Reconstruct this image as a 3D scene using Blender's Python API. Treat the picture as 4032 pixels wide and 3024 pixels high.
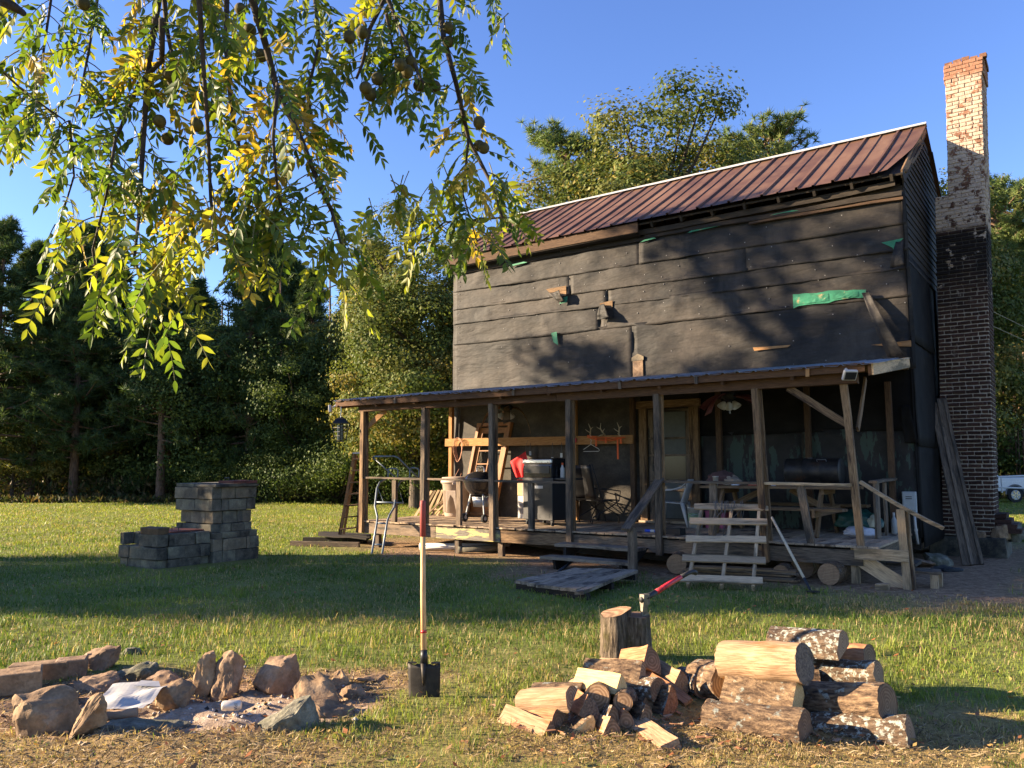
import bpy, bmesh, math, random
import numpy as np
from mathutils import Vector, Matrix, noise

for _o in list(bpy.data.objects):
    bpy.data.objects.remove(_o)
SC = bpy.context.scene
COL = SC.collection
R = math.radians
random.seed(7)
RNG = np.random.default_rng(7)

# ------------------------------------------------------------------ camera, sky, sun, exposure
EYE = 1.62
PITCH, ROLL, FPX = R(5.76), R(-0.231), 3175.35
cam = bpy.data.cameras.new('camera')
cam.sensor_width = 36.0
cam.lens = 36.0 * FPX / 4032.0
cam.clip_start, cam.clip_end = 0.05, 2000.0
camo = bpy.data.objects.new('camera', cam)
COL.objects.link(camo)
camo.matrix_world = Matrix.Translation((0, 0, EYE)) @ Matrix.Rotation(R(90) + PITCH, 4, 'X') @ Matrix.Rotation(ROLL, 4, 'Z')
SC.camera = camo

SUN_ELEV = R(17.5)
SUN_AZ = math.atan2(-0.998, 0.06)          # clockwise from +Y: low sun on the left
world = bpy.data.worlds.new('World')
SC.world = world
world.use_nodes = True
wn = world.node_tree
sky = wn.nodes.new('ShaderNodeTexSky')
sky.sky_type = 'NISHITA'
sky.sun_disc = False
sky.sun_elevation = SUN_ELEV
sky.sun_rotation = SUN_AZ
sky.altitude = 100
sky.air_density = 1.0
sky.dust_density = 0.2
sky.ozone_density = 4.0
bg = wn.nodes['Background']
bg.inputs['Strength'].default_value = 0.075
hsv = wn.nodes.new('ShaderNodeHueSaturation')
hsv.inputs['Hue'].default_value = 0.516
hsv.inputs['Saturation'].default_value = 1.07
wn.links.new(sky.outputs[0], hsv.inputs['Color'])
wn.links.new(hsv.outputs[0], bg.inputs[0])

sl = bpy.data.lights.new('sun', 'SUN')
sl.energy = 5.0
sl.angle = R(0.53)
sl.color = (1.0, 0.79, 0.54)
so = bpy.data.objects.new('sun', sl)
COL.objects.link(so)
_sd = Vector((math.sin(SUN_AZ) * math.cos(SUN_ELEV), math.cos(SUN_AZ) * math.cos(SUN_ELEV), math.sin(SUN_ELEV)))
so.rotation_euler = (-_sd).to_track_quat('-Z', 'Y').to_euler()
so.location = _sd * 50

SC.render.engine = 'CYCLES'
SC.view_settings.view_transform = 'Standard'
SC.view_settings.look = 'None'
SC.view_settings.exposure = 2.15
SC.view_settings.gamma = 1.0
SC.cycles.max_bounces = 8
SC.cycles.transparent_max_bounces = 8
SC.cycles.use_denoising = True

# ------------------------------------------------------------------ frames of reference
ANG = R(35.445)                            # the house is turned clockwise by this
CA, SA = math.cos(ANG), math.sin(ANG)
HO = Vector((-3.019, 16.590, 0.0))         # front left porch post on the ground
DECK = 0.52

def HP(u, v, z=0.0):
    """house frame (u along the front, v into the house) -> world"""
    return Vector((HO.x + u * CA + v * SA, HO.y - u * SA + v * CA, z))

def HINV(x, y):
    dx, dy = x - HO.x, y - HO.y
    return dx * CA - dy * SA, dx * SA + dy * CA

def ray(px, py):
    xr, yr = (px - 2016) / FPX, (1512 - py) / FPX
    x = xr * math.cos(ROLL) - yr * math.sin(ROLL)
    y = xr * math.sin(ROLL) + yr * math.cos(ROLL)
    return Vector((x, math.cos(PITCH) - y * math.sin(PITCH), math.sin(PITCH) + y * math.cos(PITCH)))

def GP(px, py, z=0.0):
    """survey helper: where a sight line meets level z"""
    d = ray(px, py)
    return Vector((0, 0, EYE)) + d * ((z - EYE) / d.z)

def AT(px, py, Y):
    d = ray(px, py)
    return Vector((0, 0, EYE)) + d * (Y / d.y)

def ATV(px, py, v):
    """sight line meets the plane v = const of the house frame (returns house coordinates)"""
    d = ray(px, py)
    c = HINV(0, 0)[1]
    dv = d.x * SA + d.y * CA
    P = Vector((0, 0, EYE)) + d * ((v - c) / dv)
    u, vv = HINV(P.x, P.y)
    return Vector((u, vv, P.z))

# ------------------------------------------------------------------ mesh helpers
def tag(o, label=None, cat=None, group=None, kind=None):
    if label: o['label'] = label
    if cat: o['category'] = cat
    if group: o['group'] = group
    if kind: o['kind'] = kind
    return o

def thing(name, label, cat, loc=(0, 0, 0), rotz=0.0, group=None):
    o = bpy.data.objects.new(name, None)
    o.empty_display_size = 0.1
    COL.objects.link(o)
    o.location = loc
    o.rotation_euler = (0, 0, rotz)
    return tag(o, label, cat, group)

def link(name, me, parent=None, M=None):
    o = bpy.data.objects.new(name, me)
    COL.objects.link(o)
    if parent is not None: o.parent = parent
    if M is not None:
        if parent is not None: o.matrix_local = M
        else: o.matrix_world = M
    return o

def frame(p0, p1, up=Vector((0, 0, 1))):
    """matrix whose X runs from p0 to p1, Z near up, origin p0"""
    p0, p1, up = Vector(p0), Vector(p1), Vector(up)
    x = (p1 - p0).normalized()
    y = up.cross(x)
    if y.length < 1e-4: y = Vector((0, 1, 0)).cross(x)
    y.normalize()
    z = x.cross(y)
    M = Matrix((x, y, z)).transposed().to_4x4()
    M.translation = p0
    return M

class MB:
    def __init__(s):
        s.v, s.f, s.m = [], [], []
    def add(s, verts, faces, mi=0, M=None):
        b = len(s.v)
        if M is not None: verts = [M @ Vector(q) for q in verts]
        s.v += [tuple(q) for q in verts]
        s.f += [tuple(i + b for i in q) for q in faces]
        s.m += [mi] * len(faces)
        return s
    def box(s, c, d, mi=0, M=None, j=0.0):
        x, y, z = d[0] / 2, d[1] / 2, d[2] / 2
        vs = [(c[0] + a * x + random.uniform(-j, j), c[1] + b * y + random.uniform(-j, j), c[2] + e * z + random.uniform(-j, j))
              for a in (-1, 1) for b in (-1, 1) for e in (-1, 1)]
        return s.add(vs, [(0, 1, 3, 2), (4, 6, 7, 5), (0, 4, 5, 1), (2, 3, 7, 6), (0, 2, 6, 4), (1, 5, 7, 3)], mi, M)
    def bar(s, p0, p1, w, t, mi=0, up=(0, 0, 1)):
        L = (Vector(p1) - Vector(p0)).length
        return s.box((L / 2, 0, 0), (L, w, t), mi, frame(p0, p1, up))
    def tube(s, pts, r, n=8, mi=0, cap=True, M=None, closed=False):
        pts = [Vector(q) for q in pts]
        if not hasattr(r, '__len__'): r = [r] * len(pts)
        vs, fs = [], []
        prev = None
        for i, q in enumerate(pts):
            if closed: t = pts[(i + 1) % len(pts)] - pts[i - 1]
            else: t = pts[min(i + 1, len(pts) - 1)] - pts[max(i - 1, 0)]
            t.normalize()
            a = prev if prev is not None else (Vector((0, 0, 1)) if abs(t.z) < 0.9 else Vector((1, 0, 0)))
            x = (a - t * a.dot(t))
            if x.length < 1e-5: x = t.orthogonal()
            x.normalize(); prev = x
            y = t.cross(x)
            for k in range(n):
                an = 2 * math.pi * k / n
                vs.append(q + (x * math.cos(an) + y * math.sin(an)) * r[i])
        m = len(pts)
        for i in range(m if closed else m - 1):
            i2 = (i + 1) % m
            for k in range(n):
                fs.append((i * n + k, i * n + (k + 1) % n, i2 * n + (k + 1) % n, i2 * n + k))
        if cap and not closed:
            fs.append(tuple(range(n - 1, -1, -1)))
            fs.append(tuple((m - 1) * n + k for k in range(n)))
        return s.add(vs, fs, mi, M)
    def lathe(s, prof, n=20, mi=0, M=None, cap=True):
        vs, fs = [], []
        for (r, z) in prof:
            for k in range(n):
                a = 2 * math.pi * k / n
                vs.append((r * math.cos(a), r * math.sin(a), z))
        for i in range(len(prof) - 1):
            for k in range(n):
                fs.append((i * n + k, i * n + (k + 1) % n, (i + 1) * n + (k + 1) % n, (i + 1) * n + k))
        if cap:
            if prof[0][0] > 1e-4: fs.append(tuple(range(n - 1, -1, -1)))
            if prof[-1][0] > 1e-4: fs.append(tuple((len(prof) - 1) * n + k for k in range(n)))
        return s.add(vs, fs, mi, M)
    def prism(s, poly, h, mi=0, M=None):
        n = len(poly)
        vs = [(x, y, 0) for x, y in poly] + [(x, y, h) for x, y in poly]
        fs = [tuple(range(n - 1, -1, -1)), tuple(range(n, 2 * n))] + [(i, (i + 1) % n, n + (i + 1) % n, n + i) for i in range(n)]
        return s.add(vs, fs, mi, M)
    def grid(s, nx, ny, fn, mi=0, M=None):
        vs = [fn(i / nx, j / ny) for j in range(ny + 1) for i in range(nx + 1)]
        fs = [(j * (nx + 1) + i, j * (nx + 1) + i + 1, (j + 1) * (nx + 1) + i + 1, (j + 1) * (nx + 1) + i) for j in range(ny) for i in range(nx)]
        return s.add(vs, fs, mi, M)
    def mesh(s, name, mats, smooth=False):
        me = bpy.data.meshes.new(name)
        me.from_pydata(s.v, [], s.f)
        if not isinstance(mats, (list, tuple)): mats = [mats]
        for q in mats: me.materials.append(q)
        if len(mats) > 1: me.polygons.foreach_set('material_index', s.m)
        if smooth: me.polygons.foreach_set('use_smooth', [True] * len(me.polygons))
        me.update()
        return me
    def build(s, name, mats, parent=None, M=None, smooth=False, bevel=0.0, solid=0.0):
        o = link(name, s.mesh(name, mats, smooth), parent, M)
        if solid:
            q = o.modifiers.new('thickness', 'SOLIDIFY'); q.thickness = solid; q.offset = 0
        if bevel:
            q = o.modifiers.new('bevel', 'BEVEL'); q.width = bevel; q.segments = 2; q.limit_method = 'ANGLE'
        return o

def auto_smooth(o, deg=40):
    me = o.data
    me.polygons.foreach_set('use_smooth', [True] * len(me.polygons))
    me.set_sharp_from_angle(angle=R(deg))
    return o

_seg_noise = random.Random(3)
def board(name, p0, p1, w, t, mat, parent=None, up=(0, 0, 1), warp=0.004, seg=3, label=None):
    """one plank as an object of its own: local X along the grain, width on Y, thickness on Z"""
    M = frame(p0, p1, up)
    L = (Vector(p1) - Vector(p0)).length
    q = _seg_noise
    vs, fs = [], []
    for i in range(seg + 1):
        x = L * i / seg + (q.uniform(-.006, .006) if i in (0, seg) else 0)
        dy, dz = q.uniform(-warp, warp), q.uniform(-warp, warp)
        tw = q.uniform(-warp, warp)
        k = 1 + q.uniform(-.025, .025)
        for (a, b) in ((-1, -1), (1, -1), (1, 1), (-1, 1)):
            vs.append((x, a * w / 2 * k + dy, b * t / 2 + dz + a * tw))
    for i in range(seg):
        for k in range(4):
            fs.append((i * 4 + k, i * 4 + (k + 1) % 4, i * 4 + 4 + (k + 1) % 4, i * 4 + 4 + k))
    fs += [(3, 2, 1, 0), tuple(seg * 4 + k for k in range(4))]
    me = bpy.data.meshes.new(name)
    me.from_pydata(vs, [], fs)
    me.materials.append(mat)
    o = link(name, me, parent, M)
    if label: o['label'] = label
    return o

def copy_thing(o, parent=None):
    c = o.copy(); COL.objects.link(c); c.parent = parent
    for ch in list(o.children): copy_thing(ch, c)
    return c

def np_mesh(name, V, F, mats, tint=None, smooth=False, matidx=None):
    """fast mesh from arrays; F is (n,3) or (n,4); tint is one RGB per vertex"""
    me = bpy.data.meshes.new(name)
    V = np.asarray(V, dtype=np.float32); F = np.asarray(F, dtype=np.int32)
    k = F.shape[1]
    me.vertices.add(len(V)); me.vertices.foreach_set('co', V.ravel())
    me.loops.add(F.size); me.loops.foreach_set('vertex_index', F.ravel())
    me.polygons.add(len(F)); me.polygons.foreach_set('loop_start', np.arange(0, F.size, k, dtype=np.int32))
    me.polygons.foreach_set('loop_total', np.full(len(F), k, dtype=np.int32))
    if not isinstance(mats, (list, tuple)): mats = [mats]
    for q in mats: me.materials.append(q)
    if matidx is not None: me.polygons.foreach_set('material_index', np.asarray(matidx, dtype=np.int32))
    if tint is not None:
        a = me.color_attributes.new('tint', 'FLOAT_COLOR', 'POINT')
        t = np.ones((len(V), 4), dtype=np.float32); t[:, :3] = tint
        a.data.foreach_set('color', t.ravel())
    if smooth: me.polygons.foreach_set('use_smooth', np.ones(len(F), dtype=bool))
    me.update(calc_edges=True)
    me.validate()
    return me

# ------------------------------------------------------------------ materials
def srgb(h):
    h = h.lstrip('#')
    c = [int(h[i:i + 2], 16) / 255 for i in (0, 2, 4)]
    return tuple(x / 12.92 if x <= .04045 else ((x + .055) / 1.055) ** 2.4 for x in c)

def _new(name):
    m = bpy.data.materials.new(name); m.use_nodes = True
    nt = m.node_tree
    return m, nt, nt.nodes['Principled BSDF']

def _N(nt, t, **kw):
    n = nt.nodes.new(t)
    for k, v in kw.items(): setattr(n, k, v)
    return n

def _ramp(nt, fac, stops):
    r = _N(nt, 'ShaderNodeValToRGB')
    e = r.color_ramp.elements
    while len(e) < len(stops): e.new(0.5)
    for q, (p, c) in zip(e, stops):
        q.position = p; q.color = (c[0], c[1], c[2], 1) if hasattr(c, '__len__') else (c, c, c, 1)
    nt.links.new(fac, r.inputs[0])
    return r.outputs[0]

def _mix(nt, fac, a, b, mode='MIX'):
    n = _N(nt, 'ShaderNodeMix', data_type='RGBA', blend_type=mode)
    for sock, val in ((0, fac), (6, a), (7, b)):
        if hasattr(val, 'is_output'): nt.links.new(val, n.inputs[sock])
        elif sock == 0: n.inputs[0].default_value = val
        else: n.inputs[sock].default_value = (val[0], val[1], val[2], 1)
    return n.outputs[2]

def _math(nt, op, a, b=0.0, clamp=False):
    n = _N(nt, 'ShaderNodeMath', operation=op, use_clamp=clamp)
    for i, val in enumerate((a, b)):
        if hasattr(val, 'is_output'): nt.links.new(val, n.inputs[i])
        else: n.inputs[i].default_value = val
    return n.outputs[0]

def _noise(nt, vec, scale, detail=4, rough=.6, stretch=None, off=None):
    if stretch or off is not None:
        mp = _N(nt, 'ShaderNodeMapping')
        nt.links.new(vec, mp.inputs[0])
        if stretch: mp.inputs['Scale'].default_value = stretch
        if off is not None: nt.links.new(off, mp.inputs['Location'])
        vec = mp.outputs[0]
    n = _N(nt, 'ShaderNodeTexNoise')
    n.inputs['Scale'].default_value = scale; n.inputs['Detail'].default_value = detail; n.inputs['Roughness'].default_value = rough
    nt.links.new(vec, n.inputs['Vector'])
    return n.outputs[0]

def surf(name, stops, scale=8, stretch=None, rough=.85, bump=.3, rand=.25, detail=5, metal=0.0, stain=None, stain_scale=2.0,
         stain_at=(.5, .62), stain_stretch=None, spec=.3, world=False, fine=None, dist=.01):
    """generic weathered surface: ramp over stretched noise, stain patches, per-object brightness, bump"""
    m, nt, b = _new(name)
    tc = _N(nt, 'ShaderNodeTexCoord')
    oi = _N(nt, 'ShaderNodeObjectInfo')
    vec = tc.outputs['Object']
    if world:
        vec = _N(nt, 'ShaderNodeNewGeometry').outputs['Position']
    off = None
    if not world:
        sc = _N(nt, 'ShaderNodeVectorMath', operation='SCALE'); sc.inputs[0].default_value = (13.0, 7.0, 5.0)
        nt.links.new(oi.outputs['Random'], sc.inputs['Scale'])
        ad = _N(nt, 'ShaderNodeVectorMath', operation='ADD')
        nt.links.new(vec, ad.inputs[0]); nt.links.new(sc.outputs[0], ad.inputs[1])
        vec = ad.outputs[0]
    n1 = _noise(nt, vec, scale, detail, .62, stretch)
    col = _ramp(nt, n1, stops)
    if stain:
        n2 = _noise(nt, vec, stain_scale, 6, .65, stain_stretch)
        f = _ramp(nt, n2, [(stain_at[0], 0), (stain_at[1], 1)])
        col = _mix(nt, f, col, stain)
    if fine:
        n3 = _noise(nt, vec, fine, 3, .6)
        col = _mix(nt, .5, col, _ramp(nt, n3, [(.3, .35), (.7, 1.0)]), 'MULTIPLY')
    if rand:
        rr = _math(nt, 'MULTIPLY_ADD', oi.outputs['Random'], 2 * rand)
        nt.nodes[-1].inputs[2].default_value = 1 - rand
        hs = _N(nt, 'ShaderNodeHueSaturation')
        nt.links.new(col, hs.inputs['Color']); nt.links.new(rr, hs.inputs['Value'])
        col = hs.outputs[0]
    nt.links.new(col, b.inputs['Base Color'])
    b.inputs['Roughness'].default_value = rough
    b.inputs['Metallic'].default_value = metal
    b.inputs['Specular IOR Level'].default_value = spec
    if bump:
        bp = _N(nt, 'ShaderNodeBump'); bp.inputs['Strength'].default_value = bump; bp.inputs['Distance'].default_value = dist
        nt.links.new(n1, bp.inputs['Height']); nt.links.new(bp.outputs[0], b.inputs['Normal'])
    return m

def plain(name, c, rough=.5, metal=0.0, spec=.5, trans=0.0, rand=0.0):
    m, nt, b = _new(name)
    tc = _N(nt, 'ShaderNodeTexCoord')
    n1 = _noise(nt, tc.outputs['Object'], 14, 4)
    col = _mix(nt, 1.0, (c[0], c[1], c[2]), _ramp(nt, n1, [(.25, .78), (.75, 1.0)]), 'MULTIPLY')
    nt.links.new(col, b.inputs['Base Color'])
    b.inputs['Roughness'].default_value = rough; b.inputs['Metallic'].default_value = metal
    b.inputs['Specular IOR Level'].default_value = spec
    b.inputs['Transmission Weight'].default_value = trans
    return m

def foliage(name, gloss=.35, transl=.45, trcol=(1.25, 1.25, .55)):
    """leaf: colour from the per-leaf tint, light comes through the blade"""
    m, nt, b = _new(name)
    at = _N(nt, 'ShaderNodeVertexColor'); at.layer_name = 'tint'
    nt.links.new(at.outputs[0], b.inputs['Base Color'])
    b.inputs['Roughness'].default_value = .5
    b.inputs['Specular IOR Level'].default_value = gloss
    tr = _N(nt, 'ShaderNodeBsdfTranslucent')
    nt.links.new(_mix(nt, 1.0, at.outputs[0], trcol, 'MULTIPLY'), tr.inputs[0])
    mx = _N(nt, 'ShaderNodeMixShader'); mx.inputs[0].default_value = transl
    nt.links.new(b.outputs[0], mx.inputs[1]); nt.links.new(tr.outputs[0], mx.inputs[2])
    nt.links.new(mx.outputs[0], nt.nodes['Material Output'].inputs[0])
    return m

GR = (1.2, 14, 14)
W_GREY = surf('weathered_grey_wood', [(.25, srgb('#3a3128')), (.5, srgb('#675848')), (.75, srgb('#84725e'))], 6, GR, stain=srgb('#3a342d'), stain_scale=3, stain_stretch=(.5, 3, 3), bump=.5)
W_BROWN = surf('aged_brown_wood', [(.25, srgb('#4e3a28')), (.5, srgb('#7c6246')), (.78, srgb('#a08360'))], 6, GR, stain=srgb('#3c2c20'), stain_scale=3, stain_stretch=(.4, 4, 4), bump=.45)
W_WARM = surf('warm_pine_wood', [(.25, srgb('#76532f')), (.5, srgb('#9c7247')), (.78, srgb('#b38a5c'))], 6, GR, bump=.35, rand=.15)
W_FRESH = surf('treated_pine_wood', [(.25, srgb('#85705a')), (.5, srgb('#ad916f')), (.78, srgb('#c7ac88'))], 6, GR, bump=.4, stain=srgb('#6a5b45'), stain_scale=2.5, stain_stretch=(.5, 3, 3))
W_DECK = surf('deck_plank_wood', [(.25, srgb('#6d5d4b')), (.5, srgb('#a08b72')), (.78, srgb('#bda88c'))], 6, GR, stain=srgb('#4c3d30'), stain_scale=2, bump=.45)
W_DARK = surf('dark_old_wood', [(.25, srgb('#191511')), (.5, srgb('#2b251f')), (.78, srgb('#40372e'))], 6, GR, bump=.5)
W_RAFTER = surf('rafter_wood', [(.25, srgb('#3a2718')), (.5, srgb('#563c27')), (.78, srgb('#6e5138'))], 6, GR, bump=.35)
W_DOOR = surf('stained_door_wood', [(.25, srgb('#6e4526')), (.5, srgb('#8d6038')), (.78, srgb('#a5784c'))], 6, GR, bump=.2, rough=.55, rand=.1)
W_PAINT = surf('flaking_yellow_paint', [(.25, srgb('#4a443c')), (.5, srgb('#7a7266')), (.75, srgb('#948a7c'))], 6, GR, stain=srgb('#c2b878'), stain_scale=5, stain_at=(.49, .53), stain_stretch=(.5, 2.4, 2.4), bump=.5)
W_SHADED = surf('shade_brown_wood', [(.25, srgb('#2e2118')), (.5, srgb('#4d3a2a')), (.78, srgb('#664f39'))], 6, GR, bump=.35)  # brown wood with porch and eave shade put into its colour
W_TABLE = surf('picnic_table_wood', [(.25, srgb('#4d3b2a')), (.5, srgb('#6d563e')), (.78, srgb('#86704f'))], 6, GR, bump=.35)
TAR = surf('tar_paper', [(.3, srgb('#0d0c0c')), (.5, srgb('#151413')), (.72, srgb('#221f1d'))], 1.3, (1, 1, 2.6), rough=.66, bump=.5, rand=.16, stain=srgb('#403931'), stain_scale=.8, stain_at=(.42, .72), stain_stretch=(1, 1, 1.8), spec=.28, fine=22, dist=.035)
def smear(m, c, scale, stretch, lo, hi, crease=0.0):
    """faded streaks, painted sheen and creases laid over an existing surface"""
    nt = m.node_tree; b = nt.nodes['Principled BSDF']
    src = b.inputs['Base Color'].links[0].from_socket
    tc = _N(nt, 'ShaderNodeTexCoord').outputs['Object']
    n = _noise(nt, tc, scale, 8, .68, stretch)
    nt.links.new(_mix(nt, _ramp(nt, n, [(lo, 0), (hi, .75)]), src, c), b.inputs['Base Color'])
    if crease:
        n2 = _noise(nt, tc, 2.2, 3, .5, (.8, 1, 2.4))
        ridge = _math(nt, 'ABSOLUTE', _math(nt, 'SUBTRACT', n2, .5))
        bp = _N(nt, 'ShaderNodeBump'); bp.inputs['Strength'].default_value = crease; bp.inputs['Distance'].default_value = .08
        nt.links.new(ridge, bp.inputs['Height']); nt.links.new(b.inputs['Normal'].links[0].from_socket, bp.inputs['Normal'])
        nt.links.new(bp.outputs[0], b.inputs['Normal'])
smear(TAR, srgb('#4f4b48'), 3.2, (.55, 1, 1.6), .58, .8, .35)  # pale grey smears also paint in some of the paper's sheen
smear(TAR, srgb('#4a433c'), 1.1, (1.6, 1, .5), .52, .82)
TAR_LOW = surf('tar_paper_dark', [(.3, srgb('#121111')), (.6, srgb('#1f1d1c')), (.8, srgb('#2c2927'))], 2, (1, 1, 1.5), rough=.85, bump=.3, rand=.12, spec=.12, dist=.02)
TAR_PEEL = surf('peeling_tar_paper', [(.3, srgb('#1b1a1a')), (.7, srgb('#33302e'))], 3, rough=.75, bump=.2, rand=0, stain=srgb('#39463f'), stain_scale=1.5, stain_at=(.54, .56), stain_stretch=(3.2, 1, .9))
TAR_LIT = surf('sunlit_tar_paper', [(.3, srgb('#35312d')), (.5, srgb('#47423b')), (.75, srgb('#5d564d'))], 2, (1, 1, 1.5), rough=.75, bump=.25, rand=.05, fine=30, dist=.02)  # tar paper lightened: sunlight on the left bays put into its colour
GREEN_FELT = surf('green_felt', [(.3, srgb('#1c5a40')), (.7, srgb('#348260'))], 5, rough=.6, rand=.1, bump=.4, stain=srgb('#9a7a55'), stain_scale=4, stain_at=(.6, .7))
ROOF_RED = surf('oxide_red_roof_metal', [(.3, srgb('#4a3327')), (.5, srgb('#5f4535')), (.75, srgb('#745a46'))], 1.2, (1, .35, .35), rough=.55, bump=.06, rand=.1, spec=.25, stain=srgb('#402a23'), stain_scale=1.3, stain_at=(.5, .75))
ROOF_GALV = surf('galvanised_metal', [(.3, srgb('#8f959b')), (.7, srgb('#c3c8cd'))], 3, rough=.34, metal=.85, bump=.05, rand=.08)
ROOF_GALV_DULL = surf('dull_tin_sheet', [(.3, srgb('#6d757d')), (.7, srgb('#9aa3ac'))], 2, rough=.45, metal=.6, bump=.05, rand=.1, stain=srgb('#8b6a50'), stain_scale=1.5, stain_at=(.55, .75))
STEEL_DARK = plain('black_steel', (.018, .018, .02), .45, .3)
BLACK_ENAMEL = plain('black_enamel', (.012, .012, .014), .18, 0, .6)
STEEL = plain('brushed_steel', (.55, .56, .58), .35, .9)
ALU = plain('dull_aluminium', (.42, .43, .44), .5, .6)
BLUE_STEEL = plain('blue_grey_steel_tube', (.17, .2, .22), .45, .4)
WHITE_PLASTIC = plain('white_plastic', (.5, .47, .43), .45)
WHITE_PAINT = plain('white_paint', (.62, .61, .58), .4)
BEIGE_PLASTIC = plain('beige_plastic', (.42, .33, .26), .6)
RED_CLOTH = plain('red_cloth', (.62, .02, .02), .8)
RED_PAINT = plain('red_paint', (.55, .025, .035), .4)
RED_GRIP = plain('dull_red_grip', (.30, .05, .04), .7)
RUBBER = plain('black_rubber', (.02, .02, .02), .85)
GLASS_DARK = plain('dark_window_glass', (.02, .022, .024), .12, 0, .3)
CHROME = plain('chrome', (.6, .6, .6), .15, 1)
ORANGE = plain('orange_cord', (.75, .12, .02), .7)
CORD_TAN = plain('tan_cord', (.5, .25, .15), .7)
BONE = plain('antler_bone', (.5, .42, .3), .7)
ROPE = plain('grey_twine', (.12, .11, .1), .9)
SCREEN = plain('insect_screen', (.09, .095, .085), .8)
CONCRETE = surf('old_concrete', [(.3, srgb('#676052')), (.6, srgb('#878069')), (.8, srgb('#9d957f'))], 9, bump=.5, rand=.1, stain=srgb('#4c4a44'), stain_scale=2.5, stain_at=(.45, .65), fine=60)
CONC_TAN = surf('tan_concrete', [(.3, srgb('#746853')), (.6, srgb('#8f8068')), (.8, srgb('#a3947a'))], 9, bump=.5, rand=.15, stain=srgb('#5d564c'), stain_scale=2.5, stain_at=(.5, .7), fine=60)
CONC_DARK = surf('sooty_concrete', [(.3, srgb('#4d483c')), (.6, srgb('#6c6556')), (.8, srgb('#857d6c'))], 9, bump=.5, rand=.1, stain=srgb('#35332e'), stain_scale=2.5, fine=60)
ROCK_TAN = surf('tan_sandstone', [(.28, srgb('#6a533d')), (.5, srgb('#977b5c')), (.75, srgb('#b69a78'))], 7, bump=.9, rand=.12, detail=9, fine=45, stain=srgb('#5e4937'), stain_scale=3, stain_at=(.55, .72), dist=.02)
ROCK_GREY = surf('grey_granite', [(.3, srgb('#4e4a42')), (.5, srgb('#74705f')), (.75, srgb('#97917f'))], 12, bump=1.0, rand=.1, detail=9, fine=70, stain=srgb('#5c5a44'), stain_scale=4, dist=.02)
ROCK_RED = surf('rusty_sandstone', [(.28, srgb('#67503d')), (.5, srgb('#8f745a')), (.75, srgb('#ae9276'))], 8, bump=.9, rand=.1, detail=9, fine=50, dist=.02)
W_TREAD = surf('worn_grey_tread', [(.25, srgb('#52473b')), (.5, srgb('#8a7a67')), (.75, srgb('#a5947f'))], 6, GR, bump=.5, stain=srgb('#4a4037'), stain_scale=2.5)
BARK = surf('furrowed_bark', [(.32, srgb('#221811')), (.46, srgb('#5e4a38')), (.66, srgb('#92795c'))], 12, (1, 3.4, 3.4), bump=1.0, rand=.15, detail=7, stain=srgb('#8d9187'), stain_scale=14, stain_at=(.58, .64), dist=.04)
LICHEN = surf('lichen_bark', [(.3, srgb('#2f241b')), (.55, srgb('#6a5643')), (.75, srgb('#8e7a63'))], 10, (1, 4, 4), bump=1.0, rand=.1, detail=7, stain=srgb('#aeb0a2'), stain_scale=30, stain_at=(.52, .6), dist=.04)
SAPWOOD = surf('split_wood', [(.3, srgb('#785b40')), (.5, srgb('#9f7f60')), (.75, srgb('#b99d7c'))], 7, (1, 12, 12), bump=.5, rand=.16, stain=srgb('#8c5a33'), stain_scale=4, stain_at=(.58, .7), stain_stretch=(.6, 3, 3))
SAP_RED = surf('red_split_wood', [(.3, srgb('#6e472e')), (.5, srgb('#966746')), (.75, srgb('#b28562'))], 7, (1, 12, 12), bump=.5, rand=.14)
SAP_GREY = surf('grey_split_wood', [(.3, srgb('#3c332b')), (.5, srgb('#62564a')), (.75, srgb('#80725f'))], 5, (1, 14, 14), bump=.6, rand=.1)
SAP_PALE = surf('pale_sunlit_wood', [(.3, srgb('#b39059')), (.6, srgb('#cdb27c')), (.8, srgb('#d8c191'))], 7, (1, 12, 12), bump=.3, rand=.05)  # pale split wood, whitened so the colour holds the sun's glint
def end_grain():
    m, nt, b = _new('sawn_end_grain')
    tc = _N(nt, 'ShaderNodeTexCoord'); oi = _N(nt, 'ShaderNodeObjectInfo')
    wv = _N(nt, 'ShaderNodeTexWave', wave_type='RINGS', rings_direction='X')
    wv.inputs['Scale'].default_value = 16; wv.inputs['Distortion'].default_value = 3.0; wv.inputs['Detail'].default_value = 3
    nt.links.new(tc.outputs['Object'], wv.inputs['Vector'])
    n1 = _noise(nt, tc.outputs['Object'], 25, 5); n2 = _noise(nt, tc.outputs['Object'], 5, 4)
    col = _ramp(nt, wv.outputs[0], [(.1, srgb('#7f6043')), (.6, srgb('#937253')), (.95, srgb('#a38363'))])
    col = _mix(nt, .55, col, _ramp(nt, n1, [(.3, .5), (.7, 1.05)]), 'MULTIPLY')
    col = _mix(nt, _ramp(nt, n2, [(.5, 0), (.7, .7)]), col, srgb('#5a4430'))
    hs = _N(nt, 'ShaderNodeHueSaturation'); nt.links.new(col, hs.inputs['Color'])
    nt.links.new(_math(nt, 'ADD', _math(nt, 'MULTIPLY', oi.outputs['Random'], .5), .7), hs.inputs['Value'])
    nt.links.new(hs.outputs[0], b.inputs['Base Color']); b.inputs['Roughness'].default_value = .9
    return m
ENDGRAIN = end_grain()
TRUNK = surf('tree_bark', [(.3, srgb('#2c251f')), (.55, srgb('#544a3f')), (.8, srgb('#776b5c'))], 6, (3, 3, .6), bump=.8, rand=.15, dist=.05)
PINE_BARK = surf('pine_bark', [(.3, srgb('#3a2c24')), (.55, srgb('#6b5545')), (.8, srgb('#8c7460'))], 6, (3, 3, .6), bump=.8, rand=.15, dist=.05)
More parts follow.
